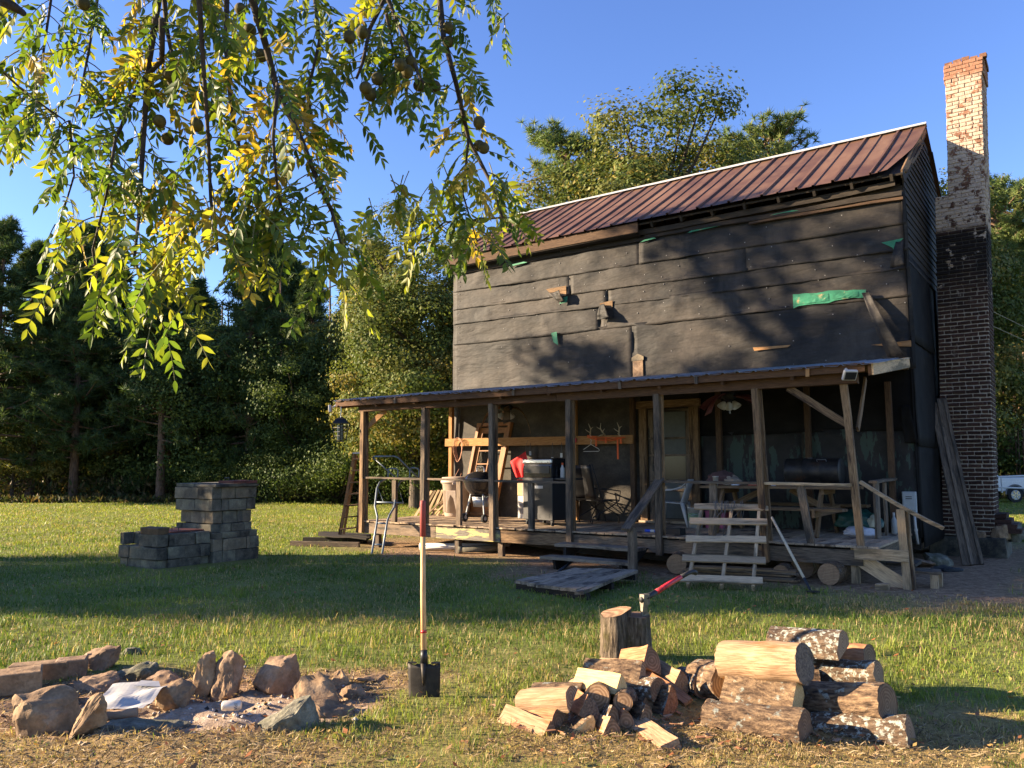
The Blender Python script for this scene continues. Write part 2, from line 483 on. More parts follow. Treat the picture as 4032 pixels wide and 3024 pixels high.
TWIG = surf('dark_twig', [(.3, srgb('#1f1a16')), (.7, srgb('#4a4038'))], 20, bump=.6, rand=0)
M_LEAF = foliage('broad_leaf', .08, .3, (1.1, 1.1, .55))
M_NEEDLE = foliage('pine_needle', .1, .25)
M_WALNUT = foliage('walnut_leaf', .3, .5, (1.35, 1.35, .55))
M_GRASS = foliage('grass_blade', .2, .4, (1.1, 1.1, .6))
M_DRY = foliage('dry_leaf', .2, .3, (1.1, .9, .5))
# ------------------------------------------------------------------ ground
def wob(x, y, s=1.0, k=0.0):
    """cheap smooth noise in about -1..1"""
    x = x * s; y = y * s
    return (np.sin(1.7 * x + 1.3 * y + k) + np.sin(-2.3 * x + 1.9 * y + 2.1 + k * 1.7) + np.sin(3.9 * x - 0.7 * y + 4.4 + k) * .6
            + np.sin(0.6 * x + 4.7 * y + 1.2 - k) * .6 + np.sin(7.1 * x + 6.3 * y + k) * .3) / 2.6

def sstep(a, b, t):
    t = np.clip((t - a) / (b - a), 0, 1)
    return t * t * (3 - 2 * t)

def house_uv(x, y):
    dx, dy = x - HO.x, y - HO.y
    return dx * CA - dy * SA, dx * SA + dy * CA

def dirt_mask(x, y):
    u, v = house_uv(x, y)
    du = np.maximum(np.maximum(-0.2 - u, u - 10.9), 0)
    dv = np.maximum(np.maximum(-0.35 - v, v - 7.6), 0)
    d = np.hypot(du, dv) + .28 * wob(x, y, 1.6)
    m = 1 - sstep(.1, .95, d)
    # trampled earth round the front steps and the corner steps
    m = np.maximum(m, .95 * (1 - sstep(.55, 1.25, np.hypot((u - 5.6) / 1.5, (v + 1.0) / 1.3) + .2 * wob(x, y, 2.0))))
    m = np.maximum(m, .9 * (1 - sstep(.6, 1.2, np.hypot((u - 10.6) / 1.3, (v - 1.2) / 2.4) + .2 * wob(x, y, 2.0, 1))))
    # the fire ring
    m = np.maximum(m, 1 - sstep(.8, 1.16, np.hypot((x + 2.35) / 1.45, (y - 5.85) / .95) + .1 * wob(x, y, 3.0)))
    m = np.maximum(m, .85 * (1 - sstep(.5, 1.1, np.hypot((x + 1.15) / .75, (y - 6.35) / .42) + .15 * wob(x, y, 3.0))))
    m = np.maximum(m, .55 * (1 - sstep(.6, 1.1, np.hypot((x + 2.2) / 1.5, (y - 4.72) / .38) + .2 * wob(x, y, 4.0))))
    return m

def straw_mask(x, y):
    m = 1 - sstep(.6, 1.5, np.hypot((x - 1.5) / 1.9, (y - 5.0) / .75) + .25 * wob(x, y, 2.4))
    m = np.maximum(m, .5 * (1 - sstep(4.4, 5.4, y + .5 * wob(x, y, 1.5, 2))))
    m = np.maximum(m, .75 * (1 - sstep(.5, 1.2, np.hypot((x - 5.2) / 2.4, (y - 9.6) / .8) + .3 * wob(x, y, 1.2))))
    m = np.maximum(m, .7 * (1 - sstep(.7, 1.3, np.hypot((x + 2.3) / 1.9, (y - 4.8) / .6) + .2 * wob(x, y, 3))))
    m = np.maximum(m, .3 * sstep(-.2, .9, wob(x, y, .55, 3)))
    return m

def ash_mask(x, y):
    return 1 - sstep(.35, 1.05, np.hypot((x + 2.0) / 1.15, (y - 5.65) / .55) + .2 * wob(x, y, 5.0))

def ground_z(x, y):
    z = .012 * wob(x, y, .9) + .03 * wob(x, y, .13, 1) * sstep(14, 30, np.hypot(x, y))
    m = 1 - sstep(.7, 1.2, np.hypot((x + 2.35) / 1.45, (y - 5.85) / .95))
    z = z - .035 * m + .03 * m * wob(x, y, 5.5)
    z = z + .05 * np.exp(-(((x + 2.25) / .75) ** 2 + ((y - 4.98) / .16) ** 2))
    return z

def build_ground():
    def axis(lo, hi, fine0, fine1, step):
        a = list(np.arange(fine0, fine1 + 1e-6, step))
        s = step
        while a[-1] < hi: s *= 1.35; a.append(min(a[-1] + s, hi))
        s = step
        while a[0] > lo: s *= 1.35; a.insert(0, max(a[0] - s, lo))
        return np.array(a)
    xs = axis(-600, 600, -5.0, 5.0, .06)
    ys = axis(-300, 900, 3.8, 9.0, .06)
    X, Y = np.meshgrid(xs, ys)
    Z = ground_z(X, Y)
    V = np.stack([X.ravel(), Y.ravel(), Z.ravel()], 1)
    nx, ny = len(xs), len(ys)
    i = (np.arange(ny - 1)[:, None] * nx + np.arange(nx - 1)[None, :]).ravel()
    F = np.stack([i, i + 1, i + nx + 1, i + nx], 1)
    x, y = V[:, 0], V[:, 1]
    tint = np.stack([dirt_mask(x, y), straw_mask(x, y), ash_mask(x, y)], 1)
    m, nt, b = _new('lawn_soil')
    geo = _N(nt, 'ShaderNodeNewGeometry').outputs['Position']
    at = _N(nt, 'ShaderNodeVertexColor'); at.layer_name = 'tint'
    sp = _N(nt, 'ShaderNodeSeparateColor'); nt.links.new(at.outputs[0], sp.inputs[0])
    nA = _noise(nt, geo, 1.1, 8, .65); nB = _noise(nt, geo, 30, 6, .7); nC = _noise(nt, geo, 9, 6, .7)
    turf = _mix(nt, nA, srgb('#68733a'), srgb('#8f9352'))
    turf = _mix(nt, .75, turf, _ramp(nt, nB, [(.3, .3), (.7, 1.1)]), 'MULTIPLY')
    straw = _mix(nt, nC, srgb('#8a7446'), srgb('#bfa671'))
    straw = _mix(nt, .8, straw, _ramp(nt, nB, [(.3, .3), (.7, 1.1)]), 'MULTIPLY')
    soil = _ramp(nt, nC, [(.3, srgb('#6d5440')), (.5, srgb('#9a7d62')), (.7, srgb('#bd9f80'))])
    soil = _mix(nt, .6, soil, _ramp(nt, nB, [(.35, .45), (.7, 1.1)]), 'MULTIPLY')
    ash = _ramp(nt, nC, [(.3, srgb('#7d6a58')), (.5, srgb('#a8937d')), (.72, srgb('#cbbba8'))])
    col = _mix(nt, sp.outputs[1], turf, straw)
    col = _mix(nt, sp.outputs[0], col, soil)
    col = _mix(nt, sp.outputs[2], col, ash)
    nt.links.new(col, b.inputs['Base Color'])
    b.inputs['Roughness'].default_value = .95; b.inputs['Specular IOR Level'].default_value = .1
    bp = _N(nt, 'ShaderNodeBump'); bp.inputs['Strength'].default_value = .9; bp.inputs['Distance'].default_value = .03
    nt.links.new(_math(nt, 'ADD', nB, nC), bp.inputs['Height']); nt.links.new(bp.outputs[0], b.inputs['Normal'])
    o = link('ground', np_mesh('ground', V, F, m, tint, smooth=True))
    tag(o, 'mown lawn with bare earth by the porch and fire ring', 'lawn', kind='structure')
build_ground()

# ------------------------------------------------------------------ grass (uncountable: one object)
KEEPOUT = []      # (x, y, r) discs where solid things stand on the lawn
def build_grass():
    rng = np.random.default_rng(11)
    n = 600000
    # depth distribution ~ Y^-0.6
    a, bb = 3.6 ** .4, 44.0 ** .4
    Y = (a + (bb - a) * rng.random(n)) ** 2.5
    X = (rng.random(n) - .5) * 2 * (.74 * Y + 1.0)
    d = dirt_mask(X, Y); s = straw_mask(X, Y)
    u, v = house_uv(X, Y)
    keep = rng.random(n) > d * 1.02
    keep &= ~((u > -.15) & (u < 10.8) & (v > -.1) & (v < 7.5))
    dens = .4 + .6 * sstep(-.5, .4, wob(X, Y, 1.9, 5) + .6 * wob(X, Y, 7.0, 3))
    keep &= rng.random(n) < dens
    keep &= Y < 37.5 + 1.2 * wob(X, Y, .4)
    for (kx, ky, kr) in KEEPOUT: keep &= np.hypot(X - kx, Y - ky) > kr
    X, Y, s, d = X[keep], Y[keep], s[keep], d[keep]
    n = len(X)
    Zb = ground_z(X, Y) - .004
    rag = sstep(-.3, .8, wob(X, Y, 1.1, 7))
    band = np.exp(-((Y - 7.9) / 1.2) ** 2)
    Lh = (.035 + .05 * rng.random(n) ** 1.6) * (.68 + .45 * rag + .35 * band) * np.where(rng.random(n) < .015, 2.0, 1)
    Lh *= .75 + .5 * sstep(-.5, .6, wob(X, Y, 6.5, 2))
    Lh *= 1 - .45 * s * (Y < 7)
    Lh = np.where(Y > 14, Lh * 1.1, Lh)
    wd = (.0018 + .0006 * Y) * (.7 + .6 * rng.random(n))
    wd = np.minimum(wd, .02)
    th = rng.random(n) * 2 * np.pi
    lean = Lh * (.15 + .85 * rng.random(n))
    lx, ly = np.cos(th) * lean, np.sin(th) * lean
    ph = th + np.pi / 2 + rng.normal(0, .5, n)
    wx, wy = np.cos(ph) * wd * .5, np.sin(ph) * wd * .5
    V = np.empty((n, 5, 3), dtype=np.float32)
    V[:, 0] = np.stack([X - wx, Y - wy, Zb], 1)
    V[:, 1] = np.stack([X + wx, Y + wy, Zb], 1)
    V[:, 2] = np.stack([X + wx * .8 + lx * .35, Y + wy * .8 + ly * .35, Zb + Lh * .62], 1)
    V[:, 3] = np.stack([X - wx * .8 + lx * .35, Y - wy * .8 + ly * .35, Zb + Lh * .62], 1)
    V[:, 4] = np.stack([X + lx, Y + ly, Zb + Lh * (.95 - .25 * (lean / Lh))], 1)
    # thatch: dead blades lying flat on the bare earth
    m = 16000
    zone = rng.random(m)
    Xt = np.where(zone < .55, rng.normal(-2.1, 1.15, m), np.where(zone < .75, rng.normal(1.4, 1.0, m), rng.uniform(-4, 9, m)))
    Yt = np.where(zone < .55, 4.1 + 2.6 * rng.random(m) ** 1.3, np.where(zone < .75, rng.normal(4.95, .3, m), rng.uniform(9.5, 17, m)))
    ut, vt = house_uv(Xt, Yt)
    kt_ = (dirt_mask(Xt, Yt) + straw_mask(Xt, Yt) > .5) & (ash_mask(Xt, Yt) < .5) & ~((ut > -.1) & (vt > -.05) & (ut < 10.8))
    kt_ &= ~((zone >= .75) & (vt > -.05))
    Xt, Yt = Xt[kt_], Yt[kt_]; m = len(Xt)
    tht = rng.random(m) * 2 * np.pi; Lt = .02 + .07 * rng.random(m) ** 1.5; wt_ = .0022 + .0004 * Yt
    Zt = ground_z(Xt, Yt) + .003
    dx, dy = np.cos(tht) * Lt, np.sin(tht) * Lt; nx_, ny_ = -np.sin(tht) * wt_ * .5, np.cos(tht) * wt_ * .5
    up1, up2 = rng.random(m) * .02, rng.random(m) ** 2 * .045
    VT = np.empty((m, 5, 3), dtype=np.float32)
    VT[:, 0] = np.stack([Xt - nx_, Yt - ny_, Zt], 1); VT[:, 1] = np.stack([Xt + nx_, Yt + ny_, Zt + .004], 1)
    VT[:, 2] = np.stack([Xt + dx * .5 + nx_, Yt + dy * .5 + ny_, Zt + up1 + .004], 1); VT[:, 3] = np.stack([Xt + dx * .5 - nx_, Yt + dy * .5 - ny_, Zt + up1], 1)
    VT[:, 4] = np.stack([Xt + dx, Yt + dy, Zt + up2], 1)
    V = np.concatenate([V, VT]); n_all = n + m
    base = np.arange(n_all)[:, None] * 5
    F = np.concatenate([base + np.array([[0, 1, 2]]), base + np.array([[0, 2, 3]]), base + np.array([[3, 2, 4]])], 0)
    green = np.array([.14, .21, .032]); lime = np.array([.28, .31, .06]); straw = np.array([.46, .35, .17]); deep = np.array([.06, .115, .022])
    t = rng.random(n)[:, None]
    patch = sstep(-.5, .7, wob(X, Y, .8, 9))[:, None]
    c = green * (1 - t) + (lime * patch + deep * (1 - patch)) * t
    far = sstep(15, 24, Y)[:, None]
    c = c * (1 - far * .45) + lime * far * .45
    dry = (rng.random(n) < (.09 + .72 * s + .3 * d + .12 * band))[:, None]
    c = np.where(dry, straw * (.55 + .6 * rng.random((n, 1))), c)
    c *= (.75 + .5 * rng.random((n, 1)))
    ct = np.array([(.36, .26, .15), (.22, .15, .09), (.46, .36, .22), (.12, .085, .055)])[rng.integers(0, 4, m)] * (.7 + .5 * rng.random((m, 1)))
    c = np.concatenate([c, ct])
    tint = np.repeat(c, 5, axis=0)
    o = link('grass', np_mesh('grass', V.reshape(-1, 3), F, M_GRASS, tint))
    tag(o, 'short green and straw coloured grass of the lawn', 'grass', kind='stuff')
# ------------------------------------------------------------------ the house
HROT = -ANG
house = thing('old_house', 'two storey derelict house in black tar paper with red tin roof and brick chimney', 'house', HO, HROT)
WV = 2.52            # front wall plane
UL, UR = 0.29, 9.84  # left and right corners
BACK = 7.75
EAVE_V, EAVE_Z = 2.22, 6.39
RIDGE_V, RIDGE_Z = 5.1, 8.12
def V3(*a): return Vector(a)

# walls: dark board carcass, with gables
mb = MB()
mb.box(((UL + UR) / 2, (WV + .03 + BACK) / 2, 3.3), (UR - UL - .06, BACK - WV - .03, 5.9))
gz = 6.2
for u0, u1 in ((UL + .04, UL + .1), (UR - .1, UR - .04)):
    prof = [(WV + .05, gz - .2), (BACK - .05, gz - .2), (BACK - .05, gz), (RIDGE_V, RIDGE_Z - .16), (WV + .05, gz)]
    vs = [(u0, a, b) for a, b in prof] + [(u1, a, b) for a, b in prof]
    mb.add(vs, [(0, 1, 2, 3, 4), (9, 8, 7, 6, 5)] + [(i, (i + 1) % 5, 5 + (i + 1) % 5, 5 + i) for i in range(5)])
wall_mesh = mb.build('wall', W_DARK, house)

# front tar paper: lapped courses, each sheet its own mesh
def sheet(u0, u1, zt, zb, mat, parent, seed, vface=WV, lap=.012, wave=.012, name='tar_paper_sheet', holes=()):
    """zt/zb are functions of u; the bottom edge stands proud and wavy over the course below"""
    q = random.Random(seed)
    nx = max(6, int((u1 - u0) / .12)); ny = 12
    ph = [q.uniform(0, 6.28) for _ in range(6)]
    def fn(s, t):
        u = u0 + (u1 - u0) * s
        top, bot = zt(u), zb(u)
        z = bot + (top - bot) * t
        if t == 0: z += .008 * math.sin(u * 1.3 + ph[0]) + .004 * math.sin(u * 5.1 + ph[1]) + q.uniform(-.004, .004) + .02 * max(0, noise.noise((u * 1.3, seed * 2.2, 0)) - .2)
        e = wave * (math.sin(u * 1.7 + z * 2 + ph[2]) * .5 + math.sin(u * 4.3 - z * 5 + ph[3]) * .35 + math.sin(u * 9.7 + z * 7 + ph[4]) * .2 + noise.noise((u * 3.1, z * 4.2, seed * 1.7)) * .9)
        e += .06 * max(0, noise.noise((u * 1.4, z * 2.2, seed * 3.3)) - .2) + .012 * noise.noise((u * 7.0, z * 2.0, seed))
        fl = (1 - t) ** 7 * (lap + .05 * max(0, noise.noise((u * .9, seed * 4.1, 1)) - .1))
        return (u, vface - .012 - abs(wave) - e * .8 - fl, z)
    o = MB().grid(nx, ny, fn).build(name, mat, parent, smooth=True, solid=.004)
    return o

lw = lambda a, b: (lambda u: a + (b - a) * (u - UL) / (UR - UL))
rows = [(6.20, 6.12, 5.61, 5.54), (5.66, 5.58, 5.20, 5.10), (5.26, 5.16, 4.86, 4.78), (4.92, 4.84, 4.37, 4.33), (4.43, 4.39, 3.20, 3.14)]
splits = [[.27, 5.05, 9.85], [.27, 3.42, 7.2, 9.86], [.27, 4.3, 9.85], [.27, 4.12, 9.87], [.26, 4.86, 9.88]]
k = 0
front = link('front_cladding', MB().box(((UL + UR) / 2, WV + .012, 4.7), (UR - UL, .02, 3.0)).mesh('front_cladding', W_DARK), house)
nails = MB()
for (tl, trr, bl, br), sp in zip(rows, splits):
    for a, b in zip(sp[:-1], sp[1:]):
        k += 1
        sheet(a, b + .03, lw(tl, trr), lw(bl, br), TAR, front, k, lap=.016 + .004 * (k % 3))
    q = random.Random(k)
    for zi in (0.15, .5, .85):
        u = .45
        while u < 9.8:
            z = lw(bl, br)(u) + (lw(tl, trr)(u) - lw(bl, br)(u)) * zi + q.uniform(-.05, .05)
            nails.lathe([(.010, -.012), (.010, .003), (.004, .005)], 6, 0, Matrix.Translation((u, WV - .034, z)) @ Matrix.Rotation(R(90), 4, 'X'))
            u += q.uniform(.5, 1.5)
no = nails.build('nail_heads', plain('dull_nail', (.2, .19, .18), .6), front); no['kind'] = 'stuff'

# tears in the tar paper
def flat_patch(name, poly, mat, v, th=.006, parent=front):
    """poly in (u, z), front face at v"""
    M = Matrix(((1, 0, 0, 0), (0, 0, 1, v), (0, 1, 0, 0), (0, 0, 0, 1)))
    return MB().prism(poly, th, 0, M).build(name, mat, parent)
def curl(name, p_top, p_bot, w0, w1, mat, parent, seed, out=.07, roll=.7):
    """a strip of torn paper hanging from p_top, curling away from the wall"""
    q = random.Random(seed)
    a, b = Vector(p_top), Vector(p_bot)
    def fn(s, t):
        c = a.lerp(b, 1 - t)
        w = w0 + (w1 - w0) * (1 - t)
        x = (s - .5) * w
        bow = out * math.sin((1 - t) * math.pi * .8) + .02 * noise.noise((s * 3, t * 4, seed))
        return (c.x + x, c.y - .03 - bow - abs(s - .2) * roll * w, c.z + .02 * noise.noise((t * 3, seed, s)))
    return MB().grid(6, 14, fn).build(name, mat, parent, smooth=True, solid=.004)
PV = WV - .058
flat_patch('exposed_board', [(2.86, 5.36), (3.36, 5.37), (3.36, 5.27), (2.95, 5.27)], W_BROWN, PV - .006)
flat_patch('exposed_board', [(3.0, 5.26), (3.36, 5.265), (3.36, 5.16), (3.15, 5.17)], W_BROWN, PV - .004)
curl('torn_flap', (3.12, PV, 5.26), (3.3, PV, 5.02), .34, .16, TAR, front, 5, .05, .5)
flat_patch('green_felt_scrap', [(3.24, 5.1), (3.42, 5.13), (3.4, 5.0), (3.22, 4.99)], GREEN_FELT, PV - .05)
flat_patch('exposed_board', [(4.16, 4.9), (4.45, 4.92), (4.45, 4.75), (4.16, 4.74)], W_BROWN, PV - .006)
flat_patch('exposed_board', [(4.2, 4.73), (4.45, 4.74), (4.45, 4.57), (4.22, 4.57)], W_DARK, PV - .004)
curl('torn_flap', (4.24, PV, 4.86), (4.3, PV, 4.55), .12, .34, TAR, front, 6, .04, .45)
flat_patch('green_felt_scrap', [(2.99, 4.4), (3.13, 4.41), (3.16, 4.12), (3.08, 4.18), (3.05, 4.2)], GREEN_FELT, PV - .03)
q = random.Random(4)
top_e = [(8.02 + .1 * i, 4.60 - .006 * i + q.uniform(-.018, .018)) for i in range(13)]
bot_e = [(9.22 - .1 * i, 4.40 - .004 * i + q.uniform(-.02, .02)) for i in range(13)]
flat_patch('green_felt_scrap', bot_e + top_e, GREEN_FELT, PV - .008, .004)
def crinkle(u0, u1, z0, z1, sd):
    MB().grid(10, 4, lambda s, t: (u0 + (u1 - u0) * s, PV - .014 - .012 * abs(noise.noise((s * 6, t * 5, sd))), z0 + (z1 - z0) * t + .015 * noise.noise((s * 8, sd, t)))).build('green_felt_scrap', GREEN_FELT, front, solid=.002)
crinkle(8.08, 8.62, 4.40, 4.53, 2); crinkle(8.7, 9.1, 4.42, 4.5, 6)
curl('torn_flap', (9.22, PV - .01, 4.46), (9.66, PV - .02, 3.34), .12, .26, TAR, front, 9, .13, .5)
flat_patch('green_felt_scrap', [(9.5, 5.27), (9.83, 5.29), (9.74, 5.2), (9.73, 4.98), (9.66, 5.16)], GREEN_FELT, PV - .02)
curl('torn_flap', (9.78, PV - .01, 5.24), (9.74, PV - .03, 4.8), .12, .22, TAR, front, 12, .08, .6)
flat_patch('exposed_board', [(7.28, 3.71), (7.95, 3.70), (7.9, 3.665), (7.3, 3.65)], W_WARM, PV - .006)
flat_patch('exposed_board', [(9.25, 3.58), (9.86, 3.60), (9.86, 3.5), (9.5, 3.54)], W_WARM, PV - .006)
flat_patch('brick_opening', [(4.88, 3.7), (4.98, 3.76), (5.1, 3.71), (5.1, 3.2), (4.88, 3.2)], ROCK_RED, PV - .012)
flat_patch('brick_lintel', [(4.86, 3.72), (4.99, 3.79), (5.12, 3.73), (5.12, 3.66), (4.86, 3.65)], CONC_TAN, PV - .02)
for (u, z, w) in ((1.9, 5.98, .5), (5.1, 6.0, .35), (6.1, 6.02, .7), (7.6, 6.03, .6), (8.4, 5.98, .25)):
    flat_patch('green_felt_scrap', [(u, z), (u + w, z + .03), (u + w * .8, z + .06), (u + .1, z + .045)], GREEN_FELT, PV - .035)

# lower wall behind the porch: darker paper, a copy lightened for its sunlight at the left end, peeling at the right
porch_wall = link('porch_back_wall', MB().box(((UL + UR) / 2, WV + .012, 1.72), (UR - UL, .02, 2.9)).mesh('porch_back_wall', W_DARK), house)
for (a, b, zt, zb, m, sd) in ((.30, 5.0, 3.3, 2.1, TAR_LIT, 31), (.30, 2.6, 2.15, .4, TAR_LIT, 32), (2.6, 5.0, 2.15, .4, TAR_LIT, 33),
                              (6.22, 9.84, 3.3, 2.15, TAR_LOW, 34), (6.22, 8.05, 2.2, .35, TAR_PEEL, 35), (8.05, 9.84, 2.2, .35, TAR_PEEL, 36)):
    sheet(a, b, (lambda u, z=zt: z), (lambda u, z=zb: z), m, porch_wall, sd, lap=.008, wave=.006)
# back door
door = link('back_door', MB().box((5.6, WV - .02, 1.62), (.88, .05, 2.1)).mesh('back_door', W_DARK), house)
for (z0, z1, m) in ((.62, 1.12, SCREEN), (1.17, 1.30, SCREEN), (1.34, 1.78, GLASS_DARK), (1.82, 2.1, SCREEN), (2.14, 2.62, SCREEN)):
    MB().box((5.63, WV - .05, (z0 + z1) / 2), (.62, .012, z1 - z0)).build('pane', m, door)
for z in (.59, 1.145, 1.32, 1.8, 2.12, 2.65):
    board('door_rail', V3(5.2, WV - .06, z), V3(6.02, WV - .06, z), .04, .045, W_GREY, door, up=(0, -1, 0))
for u in (5.24, 6.0):
    board('door_stile', V3(u, WV - .06, .56), V3(u, WV - .06, 2.68), .09, .04, W_GREY, door, up=(0, -1, 0))
MB().tube([(5.3, WV - .09, 1.5), (5.3, WV - .12, 1.5), (5.3, WV - .12, 1.62), (5.3, WV - .09, 1.62)], .008, 6).build('door_handle', STEEL_DARK, door)
df = link('door_frame', MB().box((5.6, WV - .06, 2.775), (1.3, .1, .14)).mesh('door_frame', W_BROWN), house)
board('jamb', V3(5.08, WV - .07, .52), V3(5.08, WV - .07, 2.705), .15, .09, W_BROWN, df, up=(0, -1, 0))
board('jamb', V3(6.13, WV - .07, .52), V3(6.13, WV - .07, 2.705), .18, .09, W_BROWN, df, up=(0, -1, 0))
board('threshold', V3(5.0, WV - .1, .545), V3(6.2, WV - .1, .545), .16, .04, W_DECK, df)

# right gable: lapped clapboards above, tar paper below
gable = link('gable_cladding', MB().box((UR - .02, (WV + BACK) / 2, 3.2), (.03, BACK - WV, 5.6)).mesh('gable_cladding', W_DARK), house)
z = 5.0
while z < RIDGE_Z - .25:
    hw = (RIDGE_Z - .12 - z) / .6
    v0, v1 = max(WV + .02, RIDGE_V - hw), min(BACK, RIDGE_V + hw)
    board('clapboard', V3(UR + .012, v0, z), V3(UR + .012, v1, z), .145, .02, W_DARK, gable, up=(1, 0, .14), warp=.004, seg=4)
    z += .125
for i, (v0, v1, z0, z1) in enumerate(((2.5, 4.75, 3.6, 5.06), (2.48, 4.75, 1.9, 3.68), (2.5, 4.75, .3, 1.98), (5.4, 7.7, 2.6, 5.0), (5.4, 7.7, .3, 2.7))):
    s = random.Random(50 + i)
    MB().grid(12, 8, lambda a, b: (UR + .02 + .02 * abs(noise.noise((a * 4, b * 5, i))) + .025 * (1 - b) ** 3, v0 + (v1 - v0) * a, z0 + (z1 - z0) * b)).build('tar_paper_sheet', TAR_LOW, gable, smooth=True, solid=.005)
# corner wrap and the hanging flap by the porch end
MB().grid(3, 16, lambda a, b: (9.83 + .05 * a + .02 * noise.noise((b * 5, a, 3)), WV - .05 + .06 * a, .45 + 5.6 * b)).build('corner_wrap', TAR_LOW, gable, smooth=True, solid=.006)
curl('torn_flap', (9.72, WV - .03, 2.55), (9.8, WV - .05, 1.95), .14, .2, TAR_LOW, gable, 77, .05, .3)
# left gable hidden side
MB().grid(4, 4, lambda a, b: (UL - .01, WV + (BACK - WV) * a, .3 + 5.8 * b)).build('left_cladding', TAR_LOW, house, solid=.01)
# stone underpinning at the corner
foundation = link('foundation', MB().box((5.0, WV + .35, .17), (9.0, .4, .34)).mesh('foundation', CONC_DARK), house)

# ---- main roof
roof = link('roof', MB().add([(.3, EAVE_V + .05, EAVE_Z - .06), (9.9, EAVE_V + .05, EAVE_Z - .06), (9.9, RIDGE_V, RIDGE_Z - .07), (.3, RIDGE_V, RIDGE_Z - .07)], [(0, 1, 2, 3)]).mesh('roof', W_DARK), house)
sol = roof.modifiers.new('thickness', 'SOLIDIFY'); sol.thickness = .03
sl_len = math.hypot(RIDGE_V - EAVE_V, RIDGE_Z - EAVE_Z)
sv, sz = (RIDGE_V - EAVE_V) / sl_len, (RIDGE_Z - EAVE_Z) / sl_len
def roof_panel(u0, u1, front_side=True, trim=0.0):
    w = u1 - u0
    q = random.Random(int(u0 * 100))
    # cross-section: major rib at each edge, minor rib in the middle
    sec = [(0, .0), (.004, .04), (.045, .04), (.055, .004), (w * .5 - .022, .004), (w * .5 - .012, .024), (w * .5 + .012, .024), (w * .5 + .022, .004), (w - .002, .004)]
    vs, fs = [], []
    n = len(sec); ns = 7
    for i in range(ns + 1):
        t = i / ns
        sag = -.012 * math.sin(t * math.pi) + q.uniform(-.003, .003)
        lift = 0.0
        for (x, h) in sec:
            L = t * sl_len
            lo = -.05 + q.uniform(-.012, .012) * (i == 0)
            L = lo + (sl_len - lo) * t
            if trim and t < .5: x = x * (1 - trim * (1 - t / .5) ** 1.3)
            if trim: lift = .05 * (1 - t) ** 2 * (x / w)
            hh = h + sag + lift
            v = EAVE_V + sv * L - sz * hh if front_side else 2 * RIDGE_V - (EAVE_V + sv * L - sz * hh)
            vs.append((u0 + x, v, EAVE_Z + sz * L + sv * hh))
    for i in range(ns):
        for j in range(n - 1):
            a = i * n + j
            fs.append((a, a + 1, a + n + 1, a + n) if front_side else (a, a + n, a + n + 1, a + 1))
    return MB().add(vs, fs).build('roof_panel', ROOF_RED, roof, solid=.002)
u = .34
edges = []
while u < 9.5:
    edges.append((u, min(u + .605, 9.92))); u += .605
for i, (a, b) in enumerate(edges):
    last = i == len(edges) - 1
    roof_panel(a, b, True, .45 if last else 0)
    roof_panel(a, b, False)
cap = MB()
for s in (-1, 1):
    def fn(a, t, s=s):
        L = t * .11
        return (.3 + 9.62 * a, RIDGE_V + s * L * sv, RIDGE_Z + .055 - L * sz + .004 * math.sin(a * 40))
    cap.grid(24, 2, fn)
cap.tube([(.3, RIDGE_V, RIDGE_Z + .055), (9.92, RIDGE_V, RIDGE_Z + .055)], .018, 8)
cap.build('ridge_cap', plain('pale_ridge_metal', (.42, .42, .42), .5), roof, solid=.003)
# eave: fascia survives on the left half, rafter tails and old boards show on the right
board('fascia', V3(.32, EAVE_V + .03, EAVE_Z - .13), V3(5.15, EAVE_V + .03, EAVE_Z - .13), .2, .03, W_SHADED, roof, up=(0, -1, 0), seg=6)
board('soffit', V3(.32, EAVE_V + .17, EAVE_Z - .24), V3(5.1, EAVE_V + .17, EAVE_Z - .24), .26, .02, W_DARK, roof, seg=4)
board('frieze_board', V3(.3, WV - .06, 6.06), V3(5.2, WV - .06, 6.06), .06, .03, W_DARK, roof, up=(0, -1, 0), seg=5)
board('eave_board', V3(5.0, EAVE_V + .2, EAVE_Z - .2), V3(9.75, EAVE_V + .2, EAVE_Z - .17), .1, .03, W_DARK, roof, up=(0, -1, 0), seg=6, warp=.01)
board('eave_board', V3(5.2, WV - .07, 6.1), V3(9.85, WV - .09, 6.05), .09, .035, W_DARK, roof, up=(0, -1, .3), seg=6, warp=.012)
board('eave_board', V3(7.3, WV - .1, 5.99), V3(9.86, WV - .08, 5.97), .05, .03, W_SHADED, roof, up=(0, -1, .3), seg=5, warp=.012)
for i in range(16):
    uu = .5 + i * .615
    board('rafter_tail', V3(uu, EAVE_V + .06, EAVE_Z - .13 + .02), V3(uu, WV + .35, EAVE_Z - .13 + .6 * .6), .045, .12, W_DARK, roof)
# rake boards on the right gable, split and lifting
for dv, dz, m in ((0, -.1, W_BROWN), (.05, -.17, W_DARK)):
    board('rake_board', V3(9.88, EAVE_V + .12 + dv, EAVE_Z + dz + .05), V3(9.89, RIDGE_V, RIDGE_Z + dz + .02), .14, .025, m, roof, up=(1, 0, 0), seg=5, warp=.012)
board('rake_board', V3(9.9, 3.2, EAVE_Z + .38), V3(9.93, 4.4, EAVE_Z + 1.1), .06, .02, W_GREY, roof, up=(1, 0, 0), seg=4, warp=.012)
board('eave_return', V3(9.5, EAVE_V + .1, EAVE_Z - .06), V3(9.92, EAVE_V + .35, EAVE_Z + .05), .09, .03, W_GREY, roof, seg=2)
MB().tube([(9.93, 5.6, 7.75), (10.02, 6.0, 6.7)], .012, 6).build('loose_rod', STEEL_DARK, roof)

